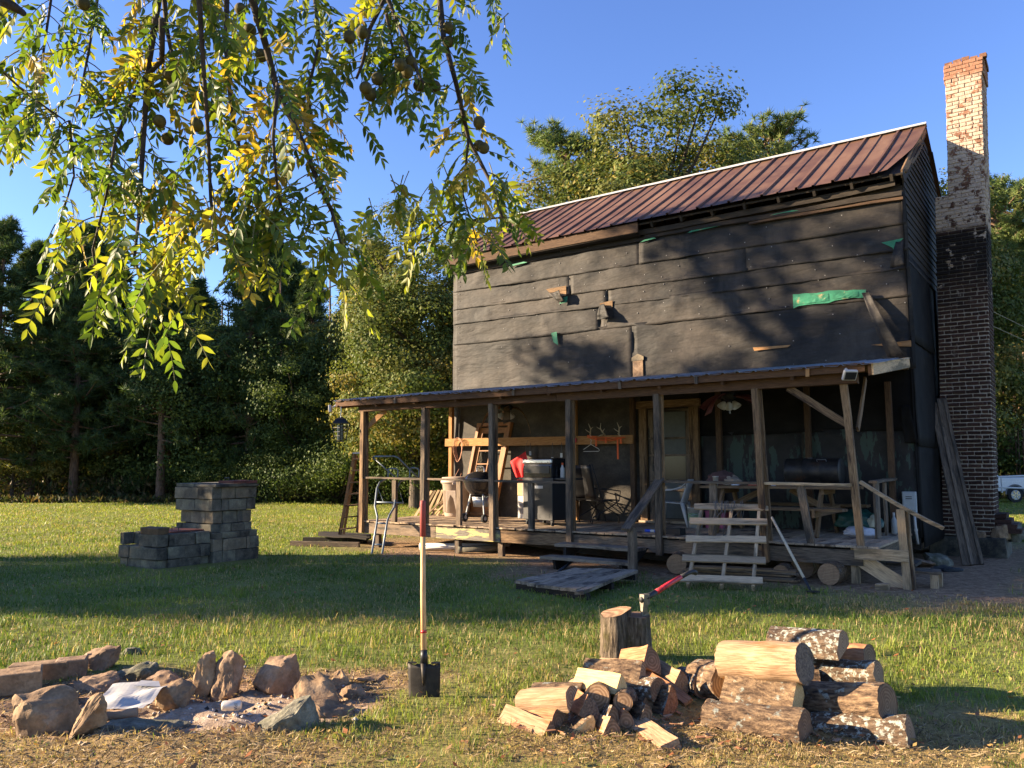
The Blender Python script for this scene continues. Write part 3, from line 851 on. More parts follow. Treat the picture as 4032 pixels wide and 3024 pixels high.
# ---- chimney
CH_V, CH_D = 4.70, .82
def chl(z): return 9.84 + .030 * z          # leans a little away from the house
def chr_(z): return 10.66 + .030 * z
def chn(z): return 10.06 + .030 * z
SH = 5.78                                    # shoulder
TOP = 9.05
mm, nt, b = _new('lime_mortar')
geo = _N(nt, 'ShaderNodeNewGeometry').outputs['Position']
nA = _noise(nt, geo, 22, 6, .7); nB = _noise(nt, geo, 2.2, 5, .6)
col = _ramp(nt, nA, [(.3, srgb('#857a6c')), (.6, srgb('#b3a797')), (.8, srgb('#c6bbab'))])
sz_ = _N(nt, 'ShaderNodeSeparateXYZ'); nt.links.new(geo, sz_.inputs[0])
def soot_factor(nt, z, nB):
    lo = _math(nt, 'MAXIMUM', _math(nt, 'MULTIPLY', _math(nt, 'SUBTRACT', z, 4.2), .9), 0.0)
    hi = _math(nt, 'MULTIPLY', _math(nt, 'SUBTRACT', 5.95, z), 6.0)
    return _math(nt, 'MINIMUM', _math(nt, 'MULTIPLY', _math(nt, 'MINIMUM', lo, hi), _math(nt, 'MULTIPLY', nB, 2.0)), .93, True)
f = _math(nt, 'MAXIMUM', soot_factor(nt, sz_.outputs[2], nB), 0.0, True)
n2 = _noise(nt, geo, 5.5, 8, .68)
def wash_factor(nt, z, n2):
    zz = _math(nt, 'MULTIPLY', _math(nt, 'SUBTRACT', z, 5.85), 8.0, True)
    cap_ = _math(nt, 'MULTIPLY', _math(nt, 'SUBTRACT', 8.78, z), 8.0, True)
    wh = _math(nt, 'MULTIPLY', _math(nt, 'MULTIPLY', zz, cap_), _ramp(nt, n2, [(.44, 0), (.475, 1)]))
    low = _math(nt, 'MULTIPLY', _ramp(nt, n2, [(.60, 0), (.64, 1)]), _math(nt, 'MULTIPLY', _math(nt, 'SUBTRACT', z, 3.0), .5, True))
    return _math(nt, 'MAXIMUM', wh, low)
col = _mix(nt, f, col, srgb('#1d1a19'))
col = _mix(nt, wash_factor(nt, sz_.outputs[2], n2), col, srgb('#a39382'))
nt.links.new(col, b.inputs['Base Color'])
b.inputs['Roughness'].default_value = .95
bp = _N(nt, 'ShaderNodeBump'); bp.inputs['Strength'].default_value = .8; bp.inputs['Distance'].default_value = .01
nt.links.new(nA, bp.inputs['Height']); nt.links.new(bp.outputs[0], b.inputs['Normal'])
MORTAR = mm

bm_, nt, b = _new('old_brick')
geo = _N(nt, 'ShaderNodeNewGeometry').outputs['Position']
oi = _N(nt, 'ShaderNodeObjectInfo')
at = _N(nt, 'ShaderNodeVertexColor'); at.layer_name = 'tint'
n1 = _noise(nt, geo, 28, 6, .7); n2 = _noise(nt, geo, 5.5, 8, .68); n3 = _noise(nt, geo, 2.2, 5, .6)
base = _ramp(nt, n1, [(.3, srgb('#2f221c')), (.55, srgb('#443028')), (.8, srgb('#5d4438'))])
sp = _N(nt, 'ShaderNodeSeparateXYZ'); nt.links.new(geo, sp.inputs[0])
# orange, less weathered bricks near the top
up = _ramp(nt, _math(nt, 'MULTIPLY', _math(nt, 'SUBTRACT', sp.outputs[2], 6.0), .4, True), [(0, 0), (1, 1)])
base = _mix(nt, up, base, _ramp(nt, n1, [(.3, srgb('#745244')), (.6, srgb('#8f6a54')), (.8, srgb('#a5846c'))]))
hs = _N(nt, 'ShaderNodeHueSaturation'); nt.links.new(base, hs.inputs['Color'])
nt.links.new(_math(nt, 'ADD', _math(nt, 'MULTIPLY', oi.outputs['Random'], .75), .6), hs.inputs['Value'])
base = hs.outputs[0]
f = _math(nt, 'MAXIMUM', soot_factor(nt, sp.outputs[2], n3), 0.0, True)
base = _mix(nt, f, base, srgb('#1a1716'))
# flaking whitewash on the narrow stack and in streaks near the wall
wh = wash_factor(nt, sp.outputs[2], n2)
base = _mix(nt, wh, base, _ramp(nt, n1, [(.3, srgb('#948474')), (.7, srgb('#b8a897'))]))
nt.links.new(base, b.inputs['Base Color'])
b.inputs['Roughness'].default_value = .92; b.inputs['Specular IOR Level'].default_value = .2
bp = _N(nt, 'ShaderNodeBump'); bp.inputs['Strength'].default_value = .7; bp.inputs['Distance'].default_value = .012
nt.links.new(n1, bp.inputs['Height']); nt.links.new(bp.outputs[0], b.inputs['Normal'])
BRICK = bm_

cm = MB()
def shaft(l, r, z0, z1, ins=.012):
    vs = []
    for z_ in (z0, z1):
        for (uu, vv) in ((l(z_) + ins, CH_V + ins), (r(z_) - ins, CH_V + ins), (r(z_) - ins, CH_V + CH_D - ins), (l(z_) + ins, CH_V + CH_D - ins)):
            vs.append((uu, vv, z_))
    cm.add(vs, [(3, 2, 1, 0), (4, 5, 6, 7), (0, 1, 5, 4), (1, 2, 6, 5), (2, 3, 7, 6), (3, 0, 4, 7)])
shaft(chl, chr_, .35, SH)
shaft(chn, chr_, SH - .01, TOP - .04)
shaft(chl, lambda z: chn(z) + .05, SH - .01, 6.55)
chimney = cm.build('chimney', MORTAR, house)
# bricks
def brick_mesh(L, seed):
    q = random.Random(seed)
    bm = bmesh.new()
    bmesh.ops.create_cube(bm, size=1)
    for vtx in bm.verts:
        vtx.co = Vector((vtx.co.x * L, vtx.co.y * .1, vtx.co.z * .055)) + Vector((q.uniform(-.006, .006), q.uniform(-.003, .003), q.uniform(-.005, .005)))
    bmesh.ops.bevel(bm, geom=bm.edges[:], offset=.007, segments=1, affect='EDGES')
    me = bpy.data.meshes.new('brick'); bm.to_mesh(me); bm.free()
    me.materials.append(BRICK)
    return me
STRETCH = [brick_mesh(.205, s) for s in range(8)]
HEADER = [brick_mesh(.098, 20 + s) for s in range(5)]
front_b, rest_b = [], []
q = random.Random(99)
CO = .0735
z = .40; course = 0
while z < TOP - .03:
    if z < SH: lo = chl
    elif z < 6.55: lo = chl
    else: lo = chn
    l, r_ = lo(z), chr_(z)
    if z > TOP - .34: l, r_ = l - .025, r_ + .025      # corbelled cap
    hdr = course % 6 == 5
    x = l + (0 if course % 2 == 0 else -.107)
    while x < r_ - .02:
        L = .11 if hdr else .2145
        a, c = max(x, l), min(x + L, r_)
        if c - a > .045:
            if abs(c - a - .2145) < .02: mset, s = STRETCH, 1
            else: mset, s = HEADER, (c - a - .010) / .098
            (front_b if z < 5.2 else rest_b).append((mset[q.randrange(len(mset))], s, V3((a + c) / 2, CH_V + .045 + q.uniform(-.006, .004), z), 0, q.uniform(-.02, .02)))
        x += L
    # right side and the short left side
    for side in (1, -1):
        y = CH_V + (0 if course % 2 else -.05)
        uu = (r_ - .045) if side > 0 else (l + .045)
        while y < CH_V + CH_D - .03:
            L = .2145
            a, c = max(y, CH_V + .105), min(y + L, CH_V + CH_D)
            if c - a > .05 and (side > 0 or z > SH):
                rest_b.append((STRETCH[q.randrange(8)], (c - a - .01) / .205, V3(uu + q.uniform(-.004, .004), (a + c) / 2, z), 90, 0))
            y += L
    z += CO; course += 1
def put_brick(me, s, p, rz, tilt):
    return Matrix.Translation(p) @ Matrix.Rotation(R(rz), 4, 'Z') @ Matrix.Rotation(tilt, 4, 'Y') @ Matrix.Diagonal((s, 1, 1.2 if p.z > 5.85 else 1, 1))
q.shuffle(front_b)
for t in front_b[:300]: link('brick', t[0], chimney, put_brick(*t))
rb = MB()
for t in front_b[300:] + rest_b:
    M = put_brick(*t)
    rb.add([vv.co for vv in t[0].vertices], [tuple(pp.vertices) for pp in t[0].polygons], 0, M)
o = rb.build('brick_courses', BRICK, chimney); o['kind'] = 'stuff'
# crumbling top course and flue rim
for i in range(5):
    MB().box((chn(TOP) + .06 + i * .14, CH_V + .07, TOP + .0 + .012 * (i % 3)), (.12, .1, .06 + .012 * (i % 2)), j=.008).build('cap_brick', BRICK, chimney)
MB().box((10.95, CH_V + .4, TOP + .02), (.08, .7, .08), j=.01).build('cap_brick', BRICK, chimney)
# base: rubble over a concrete footing
MB().box((10.24, CH_V + .4, .14), (1.16, 1.05, .36), j=.03).build('footing', CONC_DARK, chimney, bevel=.02)
# ------------------------------------------------------------------ porch (part of the house)
POSTS = [0, 1.66, 3.30, 4.93, 6.56, 8.18, 9.47]
pf = MB()
for v in (.12, 1.25, 2.35): pf.box((4.75, v, DECK - .12), (9.6, .045, .16))
for i in range(11): pf.box((.1 + i * .94, 1.25, DECK - .12), (.04, 2.2, .15))
porch = pf.build('porch', W_DARK, house)
u = -.07; i = 0
q = random.Random(5)
while u < 9.6:
    w = .138
    board('deck_board', V3(u + w / 2, -.06 + q.uniform(-.012, .012), DECK - .014 + q.uniform(-.004, .004)), V3(u + w / 2, WV - .05, DECK - .014 + q.uniform(-.003, .003)), w - q.uniform(.004, .010), .028, W_DECK, porch, seg=2, warp=.002)
    u += w; i += 1
# rim boards along the front
for (a, b, m, dz) in ((-.06, 1.95, W_GREY, 0), (1.96, 3.45, W_PAINT, -.005), (3.46, 4.98, W_BROWN, -.01), (4.99, 6.6, W_GREY, -.012), (6.61, 9.52, W_GREY, -.015)):
    board('rim_board', V3(a, -.02, DECK - .145 + dz), V3(b, -.02, DECK - .15 + dz), .205, .038, m, porch, up=(0, -1, 0), seg=4)
board('rim_board', V3(-.08, 0, DECK - .14), V3(-.08, WV - .1, DECK - .14), .2, .035, W_GREY, porch, up=(-1, 0, 0))
board('rim_board', V3(9.6, 0, DECK - .14), V3(9.6, WV - .1, DECK - .14), .2, .035, W_GREY, porch, up=(1, 0, 0))
# front posts: doubled boards reaching below the rim
BZ = 2.73
for k, u in enumerate(POSTS):
    q = random.Random(k)
    m = W_BROWN if k in (0, 6, 5) else W_GREY
    lean = {6: .10, 5: .04}.get(k, q.uniform(-.01, .01))
    lo = .28 if k not in (4, 5) else .22
    if k == 6: lo = DECK
    board('post', V3(u + lean, -.075 if k < 6 else 0.0, lo) if k < 6 else V3(u + .03, .0, lo), V3(u - lean, -.062 if k < 6 else 0, BZ), .095, .075, m, porch, up=(0, -1, 0), warp=.006, seg=5)
    if k < 6: board('post_backing', V3(u + .03 + lean, .0, DECK), V3(u + .03 - lean, .0, BZ), .09, .05, W_BROWN, porch, up=(0, -1, 0), warp=.005, seg=4)
# rails
RZ = DECK + .835
board('rail', V3(.05, -.01, RZ + .03), V3(1.62, -.01, RZ + .01), .13, .036, W_GREY, porch, seg=3)
board('rail', V3(1.7, -.01, RZ + .01), V3(3.26, -.01, RZ - .01), .13, .036, W_GREY, porch, seg=3)
board('rail', V3(3.34, -.01, RZ - .01), V3(4.89, -.01, RZ - .03), .13, .036, W_GREY, porch, seg=3)
board('rail', V3(6.62, -.01, RZ + .0), V3(8.14, -.01, RZ - .01), .12, .036, W_GREY, porch, seg=3)
board('rail', V3(8.22, -.01, RZ - .01), V3(9.43, -.01, RZ - .02), .12, .036, W_FRESH, porch, seg=3)
for k, u in enumerate((.86, 2.5, 4.12, 7.42, 8.78)):
    q = random.Random(40 + k); du = .06 if k == 4 else q.uniform(-.02, .02)
    board('rail_post', V3(u + du, -.01, DECK), V3(u - du, -.01, RZ - .02), .1, .07, W_GREY, porch, up=(0, -1, 0), warp=.005)
# back posts against the wall and the board nailed across them
for k, u in enumerate((.30, 3.57, 4.88, 6.62, 8.2, 9.49)):
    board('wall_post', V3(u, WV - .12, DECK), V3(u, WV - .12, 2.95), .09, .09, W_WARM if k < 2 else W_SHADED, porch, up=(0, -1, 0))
board('wall_batten', V3(.18, WV - .19, 2.14), V3(4.92, WV - .19, 2.11), .17, .04, W_WARM, porch, up=(0, -1, 0), seg=5)
# roof frame: front beam, rafters, ledger
board('beam', V3(-.12, -.03, BZ + .07), V3(4.7, -.03, BZ + .055), .1, .14, W_RAFTER, porch, seg=4)
board('beam', V3(4.71, -.03, BZ + .055), V3(9.56, -.03, BZ + .06), .1, .14, W_RAFTER, porch, seg=4)
PR_F, PR_B = 2.965, 3.32      # roof underside at front (v=-.22) and at the wall
def prz(v): return PR_F + (PR_B - PR_F) * (v + .22) / (WV + .22)
rz0 = prz(-.2)
for k in range(11):
    u = -.55 + k * 1.03
    board('rafter', V3(u, -.2, prz(-.2) - .085), V3(u, WV - .03, prz(WV) - .085), .045, .15, W_RAFTER, porch, seg=2)
for v in (-.14, .75, 1.65, 2.4):
    board('purlin', V3(-.62, v, prz(v) - .012), V3(9.8, v, prz(v) - .012), .09, .022, W_RAFTER, porch, seg=6)
board('fascia', V3(-.66, -.215, prz(-.2) - .05), V3(4.6, -.215, prz(-.2) - .06), .13, .025, W_RAFTER, porch, up=(0, -1, 0), seg=4)
board('fascia', V3(4.61, -.215, prz(-.2) - .07), V3(9.7, -.215, prz(-.2) - .045), .12, .025, W_RAFTER, porch, up=(0, -1, 0), seg=4)
board('end_fascia', V3(-.66, -.2, prz(-.2) - .07), V3(-.66, WV, prz(WV) - .07), .13, .025, W_RAFTER, porch, up=(-1, 0, 0))
board('end_fascia', V3(9.78, -.2, prz(-.2) - .08), V3(9.82, WV - .1, prz(WV) - .08), .16, .03, W_FRESH, porch, up=(1, 0, 0))
board('ledger', V3(.2, WV - .08, PR_B - .12), V3(9.8, WV - .08, PR_B - .12), .14, .04, W_BROWN, porch, up=(0, -1, 0), seg=4)
for i, u in enumerate((1.05, 3.9, 6.0, 7.3, 8.95)):
    board('rafter_block', V3(u, -.235, prz(-.2) - .13), V3(u, -.235, prz(-.2) - .02), .05, .03, W_GREY if i < 4 else W_WARM, porch, up=(0, -1, 0), seg=1)
# knee braces
board('knee_brace', V3(.04, .03, 2.42), V3(.52, .05, 2.74), .1, .03, W_WARM, porch, up=(0, -1, 0), warp=.01)
board('knee_brace', V3(9.4, .03, 2.15), V3(8.6, .03, 2.72), .1, .035, W_BROWN, porch, up=(0, -1, 0))
board('knee_brace', V3(9.5, .1, 2.1), V3(9.5, .75, 2.85), .09, .03, W_BROWN, porch, up=(1, 0, 0))
# tin sheets on the porch roof: shallow ribs, front edge a little ragged
def tin(u0, u1, sd):
    q = random.Random(sd)
    w = u1 - u0
    nrib = 4
    xs, hs = [], []
    for r_ in range(nrib):
        for (dx, h) in ((0, 0), (.02, .02), (.05, .02), (.07, 0), (.12, .003), (.17, 0)):
            xs.append((r_ + dx / .235) / nrib); hs.append(h)
    xs.append(1.0); hs.append(0)
    n = len(xs); nv = 8
    vs, fs = [], []
    bow = q.uniform(-.012, .012)
    for j in range(nv + 1):
        t = j / nv
        v = -.27 + q.uniform(-.012, .012) * (j == 0) + (WV - .02 + .27) * t
        for x, h in zip(xs, hs):
            zz = PR_F + (PR_B - PR_F) * (v + .22) / (WV + .22) + h + .006 + bow * math.sin(x * 3.14) * (1 - t) + .006 * math.sin(t * 9 + sd)
            if j == 0: zz -= .012 * abs(math.sin(x * 9 + sd)) + .004
            vs.append((u0 + x * w, v, zz))
    for j in range(nv):
        for i in range(n - 1):
            a = j * n + i
            fs.append((a, a + 1, a + n + 1, a + n))
    return MB().add(vs, fs).build('tin_sheet', ROOF_GALV_DULL, porch, solid=.002)
u = -.70
for i in range(11):
    tin(u, u + .975, i); u += .957
# short legs under the deck
for k, u in enumerate((.35, 2.42, 3.42, 6.9, 9.4)):
    board('deck_leg', V3(u, .06, -.02), V3(u, .06, DECK - .04), .1, .09, W_GREY if k < 4 else W_FRESH, porch, up=(0, -1, 0))
for (u, z) in ((1.0, .24), (3.6, .15), (5.0, .12)):
    board('deck_brace', V3(u, .35, z + .1), V3(u + 2.4, .35, z - .05), .1, .04, W_DARK, porch, up=(0, -1, 0))
# short railing at the far right end of the porch
board('rail', V3(9.45, 1.15, RZ), V3(9.5, 2.42, RZ + .02), .12, .036, W_GREY, porch)
for v in (1.2, 1.36, 1.9):
    board('baluster', V3(9.46, v, DECK), V3(9.46, v + .02, RZ - .02), .12, .035, W_GREY, porch, up=(1, 0, 0))

# ------------------------------------------------------------------ front steps
st = thing('porch_steps', 'weathered grey two tread wooden steps up to the porch', 'steps', HP(5.7, -.5), HROT)
for k, (v, z, u0, u1) in enumerate(((.02, .345, -.72, .75), (-.34, .175, -.76, .78))):
    board('tread', V3(u0, v, z), V3(u1, v, z - .01), .31, .045, W_TREAD, st, seg=4, warp=.006)
for u in (-.55, .62):
    M = Matrix(((0, 0, 1, u), (1, 0, 0, 0), (0, 1, 0, 0), (0, 0, 0, 1)))
    MB().prism([(-.42, 0.0), (-.2, 0), (.45, .32), (.45, .322), (-.12, .322), (-.14, .152), (-.46, .152)], .045, 0, M).build('stringer', W_DARK, st)
newel = board('newel', V3(.98, -.72, -.02), V3(.96, -.7, .72), .1, .1, W_GREY, st, up=(0, -1, 0), seg=3, warp=.006)
board('handrail', V3(.92, -.82, .70), V3(.88, .46, RZ + .05), .135, .038, W_GREY, st, up=(.1, -.5, 1), seg=4)

# board walk in front of the steps
rw = thing('board_ramp', 'low weathered plank platform lying on the ground before the porch steps', 'platform', HP(6.05, -1.7), HROT)
c4 = [GP(2025, 2290, .1), GP(2300, 2335, .1), GP(2510, 2248, .15), GP(2262, 2243, .15)]
loc = [rw.matrix_basis.inverted() @ c for c in c4]
for k in range(9):
    a0, a1 = k / 9 + .055, k / 9 + .055
    p0 = loc[0].lerp(loc[1], a0); p1 = loc[3].lerp(loc[2], a1)
    q = random.Random(k + 60)
    p0 = p0 + (p0 - p1).normalized() * q.uniform(-.03, .05)
    board('plank', p0, p1, .118, .04, W_TREAD, rw, seg=4, warp=.007)
for t in (.06, .5, .94):
    p0 = loc[0].lerp(loc[3], t); p1 = loc[1].lerp(loc[2], t)
    board('sleeper', p0 - V3(0, 0, .065), p1 - V3(0, 0, .065), .08, .08, W_DARK, rw)

# ------------------------------------------------------------------ corner steps with handrail on the right
cs = thing('corner_steps', 'pale wooden corner steps with sagging handrail at right end of porch', 'steps', HP(9.9, .2), HROT)
board('newel', V3(.17, -.31, -.02), V3(.13, -.31, 1.03), .1, .085, W_FRESH, cs, up=(0, -1, 0), warp=.005)
board('newel_backing', V3(.24, -.27, -.02), V3(.20, -.27, 1.01), .09, .03, W_BROWN, cs, up=(1, 0, 0))
board('side_board', V3(-.45, -.36, .43), V3(.2, -.36, .425), .15, .035, W_FRESH, cs, up=(0, -1, 0))
hr = [V3(-.36, -.28, 1.38), V3(-.1, -.30, 1.21), V3(.14, -.31, 1.06), V3(.42, -.31, .9), V3(.62, -.31, .8)]
hm = MB()
for a in range(len(hr)):
    d = (hr[min(a + 1, 4)] - hr[max(a - 1, 0)]).normalized(); up = V3(0, -1, 0).cross(d) * -1
    for (s, t) in ((-1, -1), (1, -1), (1, 1), (-1, 1)): hm.v.append(tuple(hr[a] + V3(0, s * .045, 0) + up * t * .022))
for a in range(4):
    for k in range(4): hm.f.append((a * 4 + k, a * 4 + (k + 1) % 4, a * 4 + 4 + (k + 1) % 4, a * 4 + 4 + k)); hm.m.append(0)
hm.f += [(3, 2, 1, 0), (16, 17, 18, 19)]; hm.m += [0, 0]
hm.build('handrail', W_FRESH, cs)
board('stringer', V3(-.42, -.2, .34), V3(.1, -.2, .02), .2, .035, W_FRESH, cs, up=(0, -1, 0))
board('tread', V3(-.1, .05, .3), V3(.25, .05, .3), .5, .04, W_DARK, cs)
board('tread', V3(.08, .05, .2), V3(.5, .12, .2), .34, .035, W_GREY, cs)
for (u, v) in ((.12, .2), (.46, .2), (.44, -.05)):
    board('step_leg', V3(u, v, -.02), V3(u, v, .18), .09, .06, W_FRESH, cs, up=(0, -1, 0))
MB().box((-.1, -.5, .03), (.16, .12, .09), j=.01).build('foot_block', W_FRESH, cs)
# ------------------------------------------------------------------ things on and around the porch
def H(u, v, z=DECK): return HP(u, v, z)

def plane_thing(name, label, cat, TL, TR, BL, BR, group=None):
    """an Empty at BL with X towards BR, Y up the plane; returns (thing, width, height)"""
    x = (BR - BL); w = x.length; x = x.normalized()
    y0 = ((TL + TR) / 2 - (BL + BR) / 2); h = y0.length
    z = x.cross(y0).normalized(); y = z.cross(x)
    M = Matrix((x, y, z)).transposed().to_4x4(); M.translation = BL
    o = thing(name, label, cat, group=group)
    o.matrix_world = M
    return o, w, h

# --- lantern, floodlights
ln = thing('hanging_lantern', 'black metal lantern hanging from the left corner of the porch roof', 'lantern', H(-.52, -.2, 2.12), HROT)
ln.scale = (1.2, 1.2, 1.2)
MB().lathe([(.09, 0), (.09, .015), (.1, .02)], 4).build('base', STEEL_DARK, ln)
for k in range(4):
    a = R(45 + 90 * k)
    MB().bar((math.cos(a) * .09, math.sin(a) * .09, .02), (math.cos(a) * .15, math.sin(a) * .15, .31), .014, .014).build('corner_bar', STEEL_DARK, ln)
MB().lathe([(.055, .03), (.055, .29)], 8).build('glass', GLASS_DARK, ln)
MB().lathe([(.02, .04), (.02, .2)], 8).build('candle', WHITE_PLASTIC, ln)
for k in range(4):
    for z in (.1, .17, .24):
        r = .09 + .06 * (z / .31); a0, a1 = R(45 + 90 * k), R(135 + 90 * k)
        MB().bar((math.cos(a0) * r, math.sin(a0) * r, z), (math.cos(a1) * r, math.sin(a1) * r, z), .006, .006).build('grille_bar', STEEL_DARK, ln)
MB().lathe([(.185, .31), (.185, .325), (.12, .39), (.05, .42), (0, .425)], 4, 0, Matrix.Rotation(R(0), 4, 'Z')).build('cap', STEEL_DARK, ln)
MB().tube([(0, 0, .42), (.005, 0, .52), (0, 0, .62)], .006, 5).build('chain', STEEL, ln)

def floodlight(label, loc, rz, tilt):
    t = thing('floodlight', label, 'light', loc, rz, 'porch floodlights')
    M = Matrix.Rotation(tilt, 4, 'X')
    MB().box((0, -.05, -.02), (.19, .05, .15), 0, M).build('housing', WHITE_PLASTIC, t, bevel=.012)
    MB().box((0, -.079, -.02), (.15, .008, .11), 0, M).build('lens', GLASS_DARK, t)
    MB().tube([(0, 0, 0), (.0, .07, .05)], .018, 8).build('bracket', WHITE_PLASTIC, t)
    return t
floodlight('white floodlight on the left end of the porch fascia', H(-.66, -.3, 2.83), HROT - .9, .1)
floodlight('white floodlight under the right end of the porch roof', H(9.50, -.28, 2.86), HROT + .7, .6)

# --- step ladder leaning at the left end
b0, b1 = AT(1338, 2106, 17.3), AT(1408, 2098, 17.3)
t0, t1 = AT(1396, 1788, 17.1), AT(1430, 1788, 17.1)
ld = thing('step_ladder', 'tall folded wooden step ladder leaning on the left porch post', 'ladder', b0)
L0 = lambda p: p - b0
for k, (a, c) in enumerate(((b0, t0), (b1, t1))):
    board('side_rail', L0(a), L0(c), .075, .03, W_BROWN if k == 0 else W_GREY, ld, up=(0, -1, 0), seg=2, warp=.002)
board('rear_rail', L0(b0) + V3(.05, .14, .0), L0(t0) + V3(.03, .08, -.02), .05, .03, W_BROWN, ld, up=(0, -1, 0))
for k in range(7):
    t = .07 + k * .145
    a, c = b0.lerp(t0, t), b1.lerp(t1, t)
    board('tread', L0(a), L0(c), .1, .028, W_BROWN, ld, seg=1)
board('top_cap', L0(t0) + V3(-.03, 0, .02), L0(t1) + V3(.03, 0, .02), .14, .03, ALU, ld, seg=1)
MB().box(L0(b0.lerp(t0, .8)) + V3(-.002, -.02, 0), (.035, .004, .16), 0).build('label', plain('yellow_label', (.6, .5, .05), .6), ld)

# pallet of old planks under the ladder
pp = thing('plank_pallet', 'low stack of dark planks on the ground under the step ladder', 'pallet', GP(1340, 2125, .06))
pc = pp.location.copy()
for k in range(6):
    a = AT(1262, 2112, 17.4 + k * .16) - pc; c = AT(1452, 2118, 16.7 + k * .16) - pc
    a.z, c.z = .16 - pc.z, .15 - pc.z
    board('plank', a, c, .14, .03, W_DARK, pp, seg=3, warp=.008)
for (x0, x1, y) in ((-.85, .6, -.75), (-.8, .6, .1)):
    board('bearer', V3(x0, y, -.01), V3(x1, y - .3, -.01), .09, .11, W_GREY if y < 0 else W_DARK, pp)

# --- steel ladder stand (tubular hunting seat) leaning on the rail
def tsp(px, py):     # leans back towards the rail as it rises
    X, Y_ = 1300 + px * .392, 1550 + py * .392
    t = min(max((1640 - py) / 790, 0), 1.05)
    return AT(X, Y_, 15.0 + 1.45 * t)
tb = tsp(415, 1620)
ts = thing('ladder_stand', 'blue grey tubular steel hunting ladder stand leaning on porch rail', 'ladder', tb)
tl = lambda pts: [tsp(*p) - tb for p in pts]
rr = .021
MB().tube(tl([(415, 1620), (470, 1300), (476, 1240), (450, 1130), (470, 950), (498, 890), (560, 858)]), rr, 8).build('side_rail', BLUE_STEEL, ts, smooth=True)
MB().tube(tl([(520, 1620), (575, 1275), (598, 1215), (645, 1140), (665, 960), (705, 880), (770, 855)]), rr, 8).build('side_rail', BLUE_STEEL, ts, smooth=True)
for pts in ([(432, 1515), (536, 1517)], [(468, 1300), (572, 1305)], [(458, 1090), (740, 1098)]):
    MB().tube(tl(pts), rr * .85, 8).build('rung', BLUE_STEEL, ts, smooth=True)
MB().tube(tl([(650, 835), (425, 640), (440, 632), (640, 628), (680, 640), (880, 840)]), rr * .8, 8).build('shooting_rail', BLUE_STEEL, ts, smooth=True)
for pts in ([(580, 850), (585, 760), (605, 750), (665, 755), (682, 770), (678, 845)], [(798, 850), (802, 755), (820, 744), (880, 750), (895, 770), (888, 848)]):
    MB().tube(tl(pts), rr * .8, 8).build('armrest', BLUE_STEEL, ts, smooth=True)
sp_ = tl([(570, 850), (850, 850)])
board('seat', sp_[0], sp_[1], .34, .03, BLUE_STEEL, ts, seg=1, warp=0)
MB().tube(tl([(480, 950), (535, 1090)]), .006, 6).build('strut', BLUE_STEEL, ts)
MB().tube(tl([(690, 950), (735, 1095)]), .006, 6).build('strut', BLUE_STEEL, ts)

# --- beige dustbin
tcn = thing('trash_can', 'beige plastic trash can with lid behind the left porch rail', 'trash can', H(.80, 1.98), HROT)
tcn.scale = (1.2, 1.2, 1.02)
MB().lathe([(.20, 0), (.215, .02), (.255, .68), (.27, .69), (.27, .72), (.25, .72), (.24, .1), (0, .09)], 28).build('bin', BEIGE_PLASTIC, tcn, smooth=True)
MB().lathe([(.285, .705), (.29, .74), (.275, .80), (.26, .83), (.1, .845), (0, .845)], 28).build('lid', BEIGE_PLASTIC, tcn, smooth=True)
for a in (0, 180):
    MB().box((0, 0, 0), (.05, .16, .05), 0, Matrix.Rotation(R(a - 50), 4, 'Z') @ Matrix.Translation((.275, 0, .70))).build('handle', BEIGE_PLASTIC, tcn, bevel=.012)
MB().box((0, 0, 0), (.02, .2, .45), 0, Matrix.Rotation(R(-75), 4, 'Z') @ Matrix.Translation((.226, 0, .33)) @ Matrix.Rotation(R(4), 4, 'Y')).build('panel', BEIGE_PLASTIC, tcn, bevel=.008)

# --- folded slatted chair left of the bin
TL, TR, BL, BR = ATV(1672, 1930, 2.25), ATV(1745, 1935, 2.25), ATV(1632, 2036, 1.75), ATV(1745, 2030, 1.95)
TL, TR, BL, BR = [HP(*p) for p in (TL, TR, BL, BR)]
fc, w, h = plane_thing('folded_chair', 'folded wooden slat chair leaning beside the beige trash can', 'chair', TL, TR, BL, BR)
for k in range(6):
    t = k / 5
    board('slat', V3(w * t, 0, 0), V3(w * (.36 + .64 * t), h, 0), .062, .014, W_FRESH, fc, up=(0, 0, 1), seg=1)
board('cross_leg', V3(w * .45, .02, .04), V3(w * 1.02, h * .75, .03), .035, .02, W_FRESH, fc, up=(0, 0, 1), seg=1)
board('cross_leg', V3(w * .75, .02, .05), V3(w * 1.02, h * .45, .04), .035, .02, W_FRESH, fc, up=(0, 0, 1), seg=1)
board('cross_bar', V3(w * .15, h * .18, .03), V3(w * .98, h * .22, .03), .03, .018, W_FRESH, fc, up=(0, 0, 1), seg=1)

# --- old glazed door in its frame leaning on the wall
BL, BR = HP(.74, 2.2, DECK + .01), HP(1.66, 2.2, DECK + .01)
TLh, TRh = ATV(1884, 1669, 2.42), ATV(2018, 1673, 2.42)
TL, TR = HP(TLh.x, 2.42, TLh.z), HP(TRh.x, 2.42, TRh.z)
dr, w, h = plane_thing('leaning_door', 'brown wooden door with glass panes in its frame leaning on the wall', 'door', TL, TR, BL, BR)
sk = ((TL - BL) - (TL - BL).project(dr.matrix_world.col[1].to_3d()))
shx = (TL - BL).dot(dr.matrix_world.col[0].to_3d())
def dp(x, y, z=0): return V3(x + shx * y / h, y, z)
for x in (.035, w - .035): board('frame_jamb', dp(x, 0), dp(x, h), .07, .10, W_DOOR, dr, up=(0, 0, 1), warp=.001)
board('frame_head', dp(0, h - .03), dp(w, h - .03), .07, .10, W_DOOR, dr, up=(0, 0, 1), warp=.001)
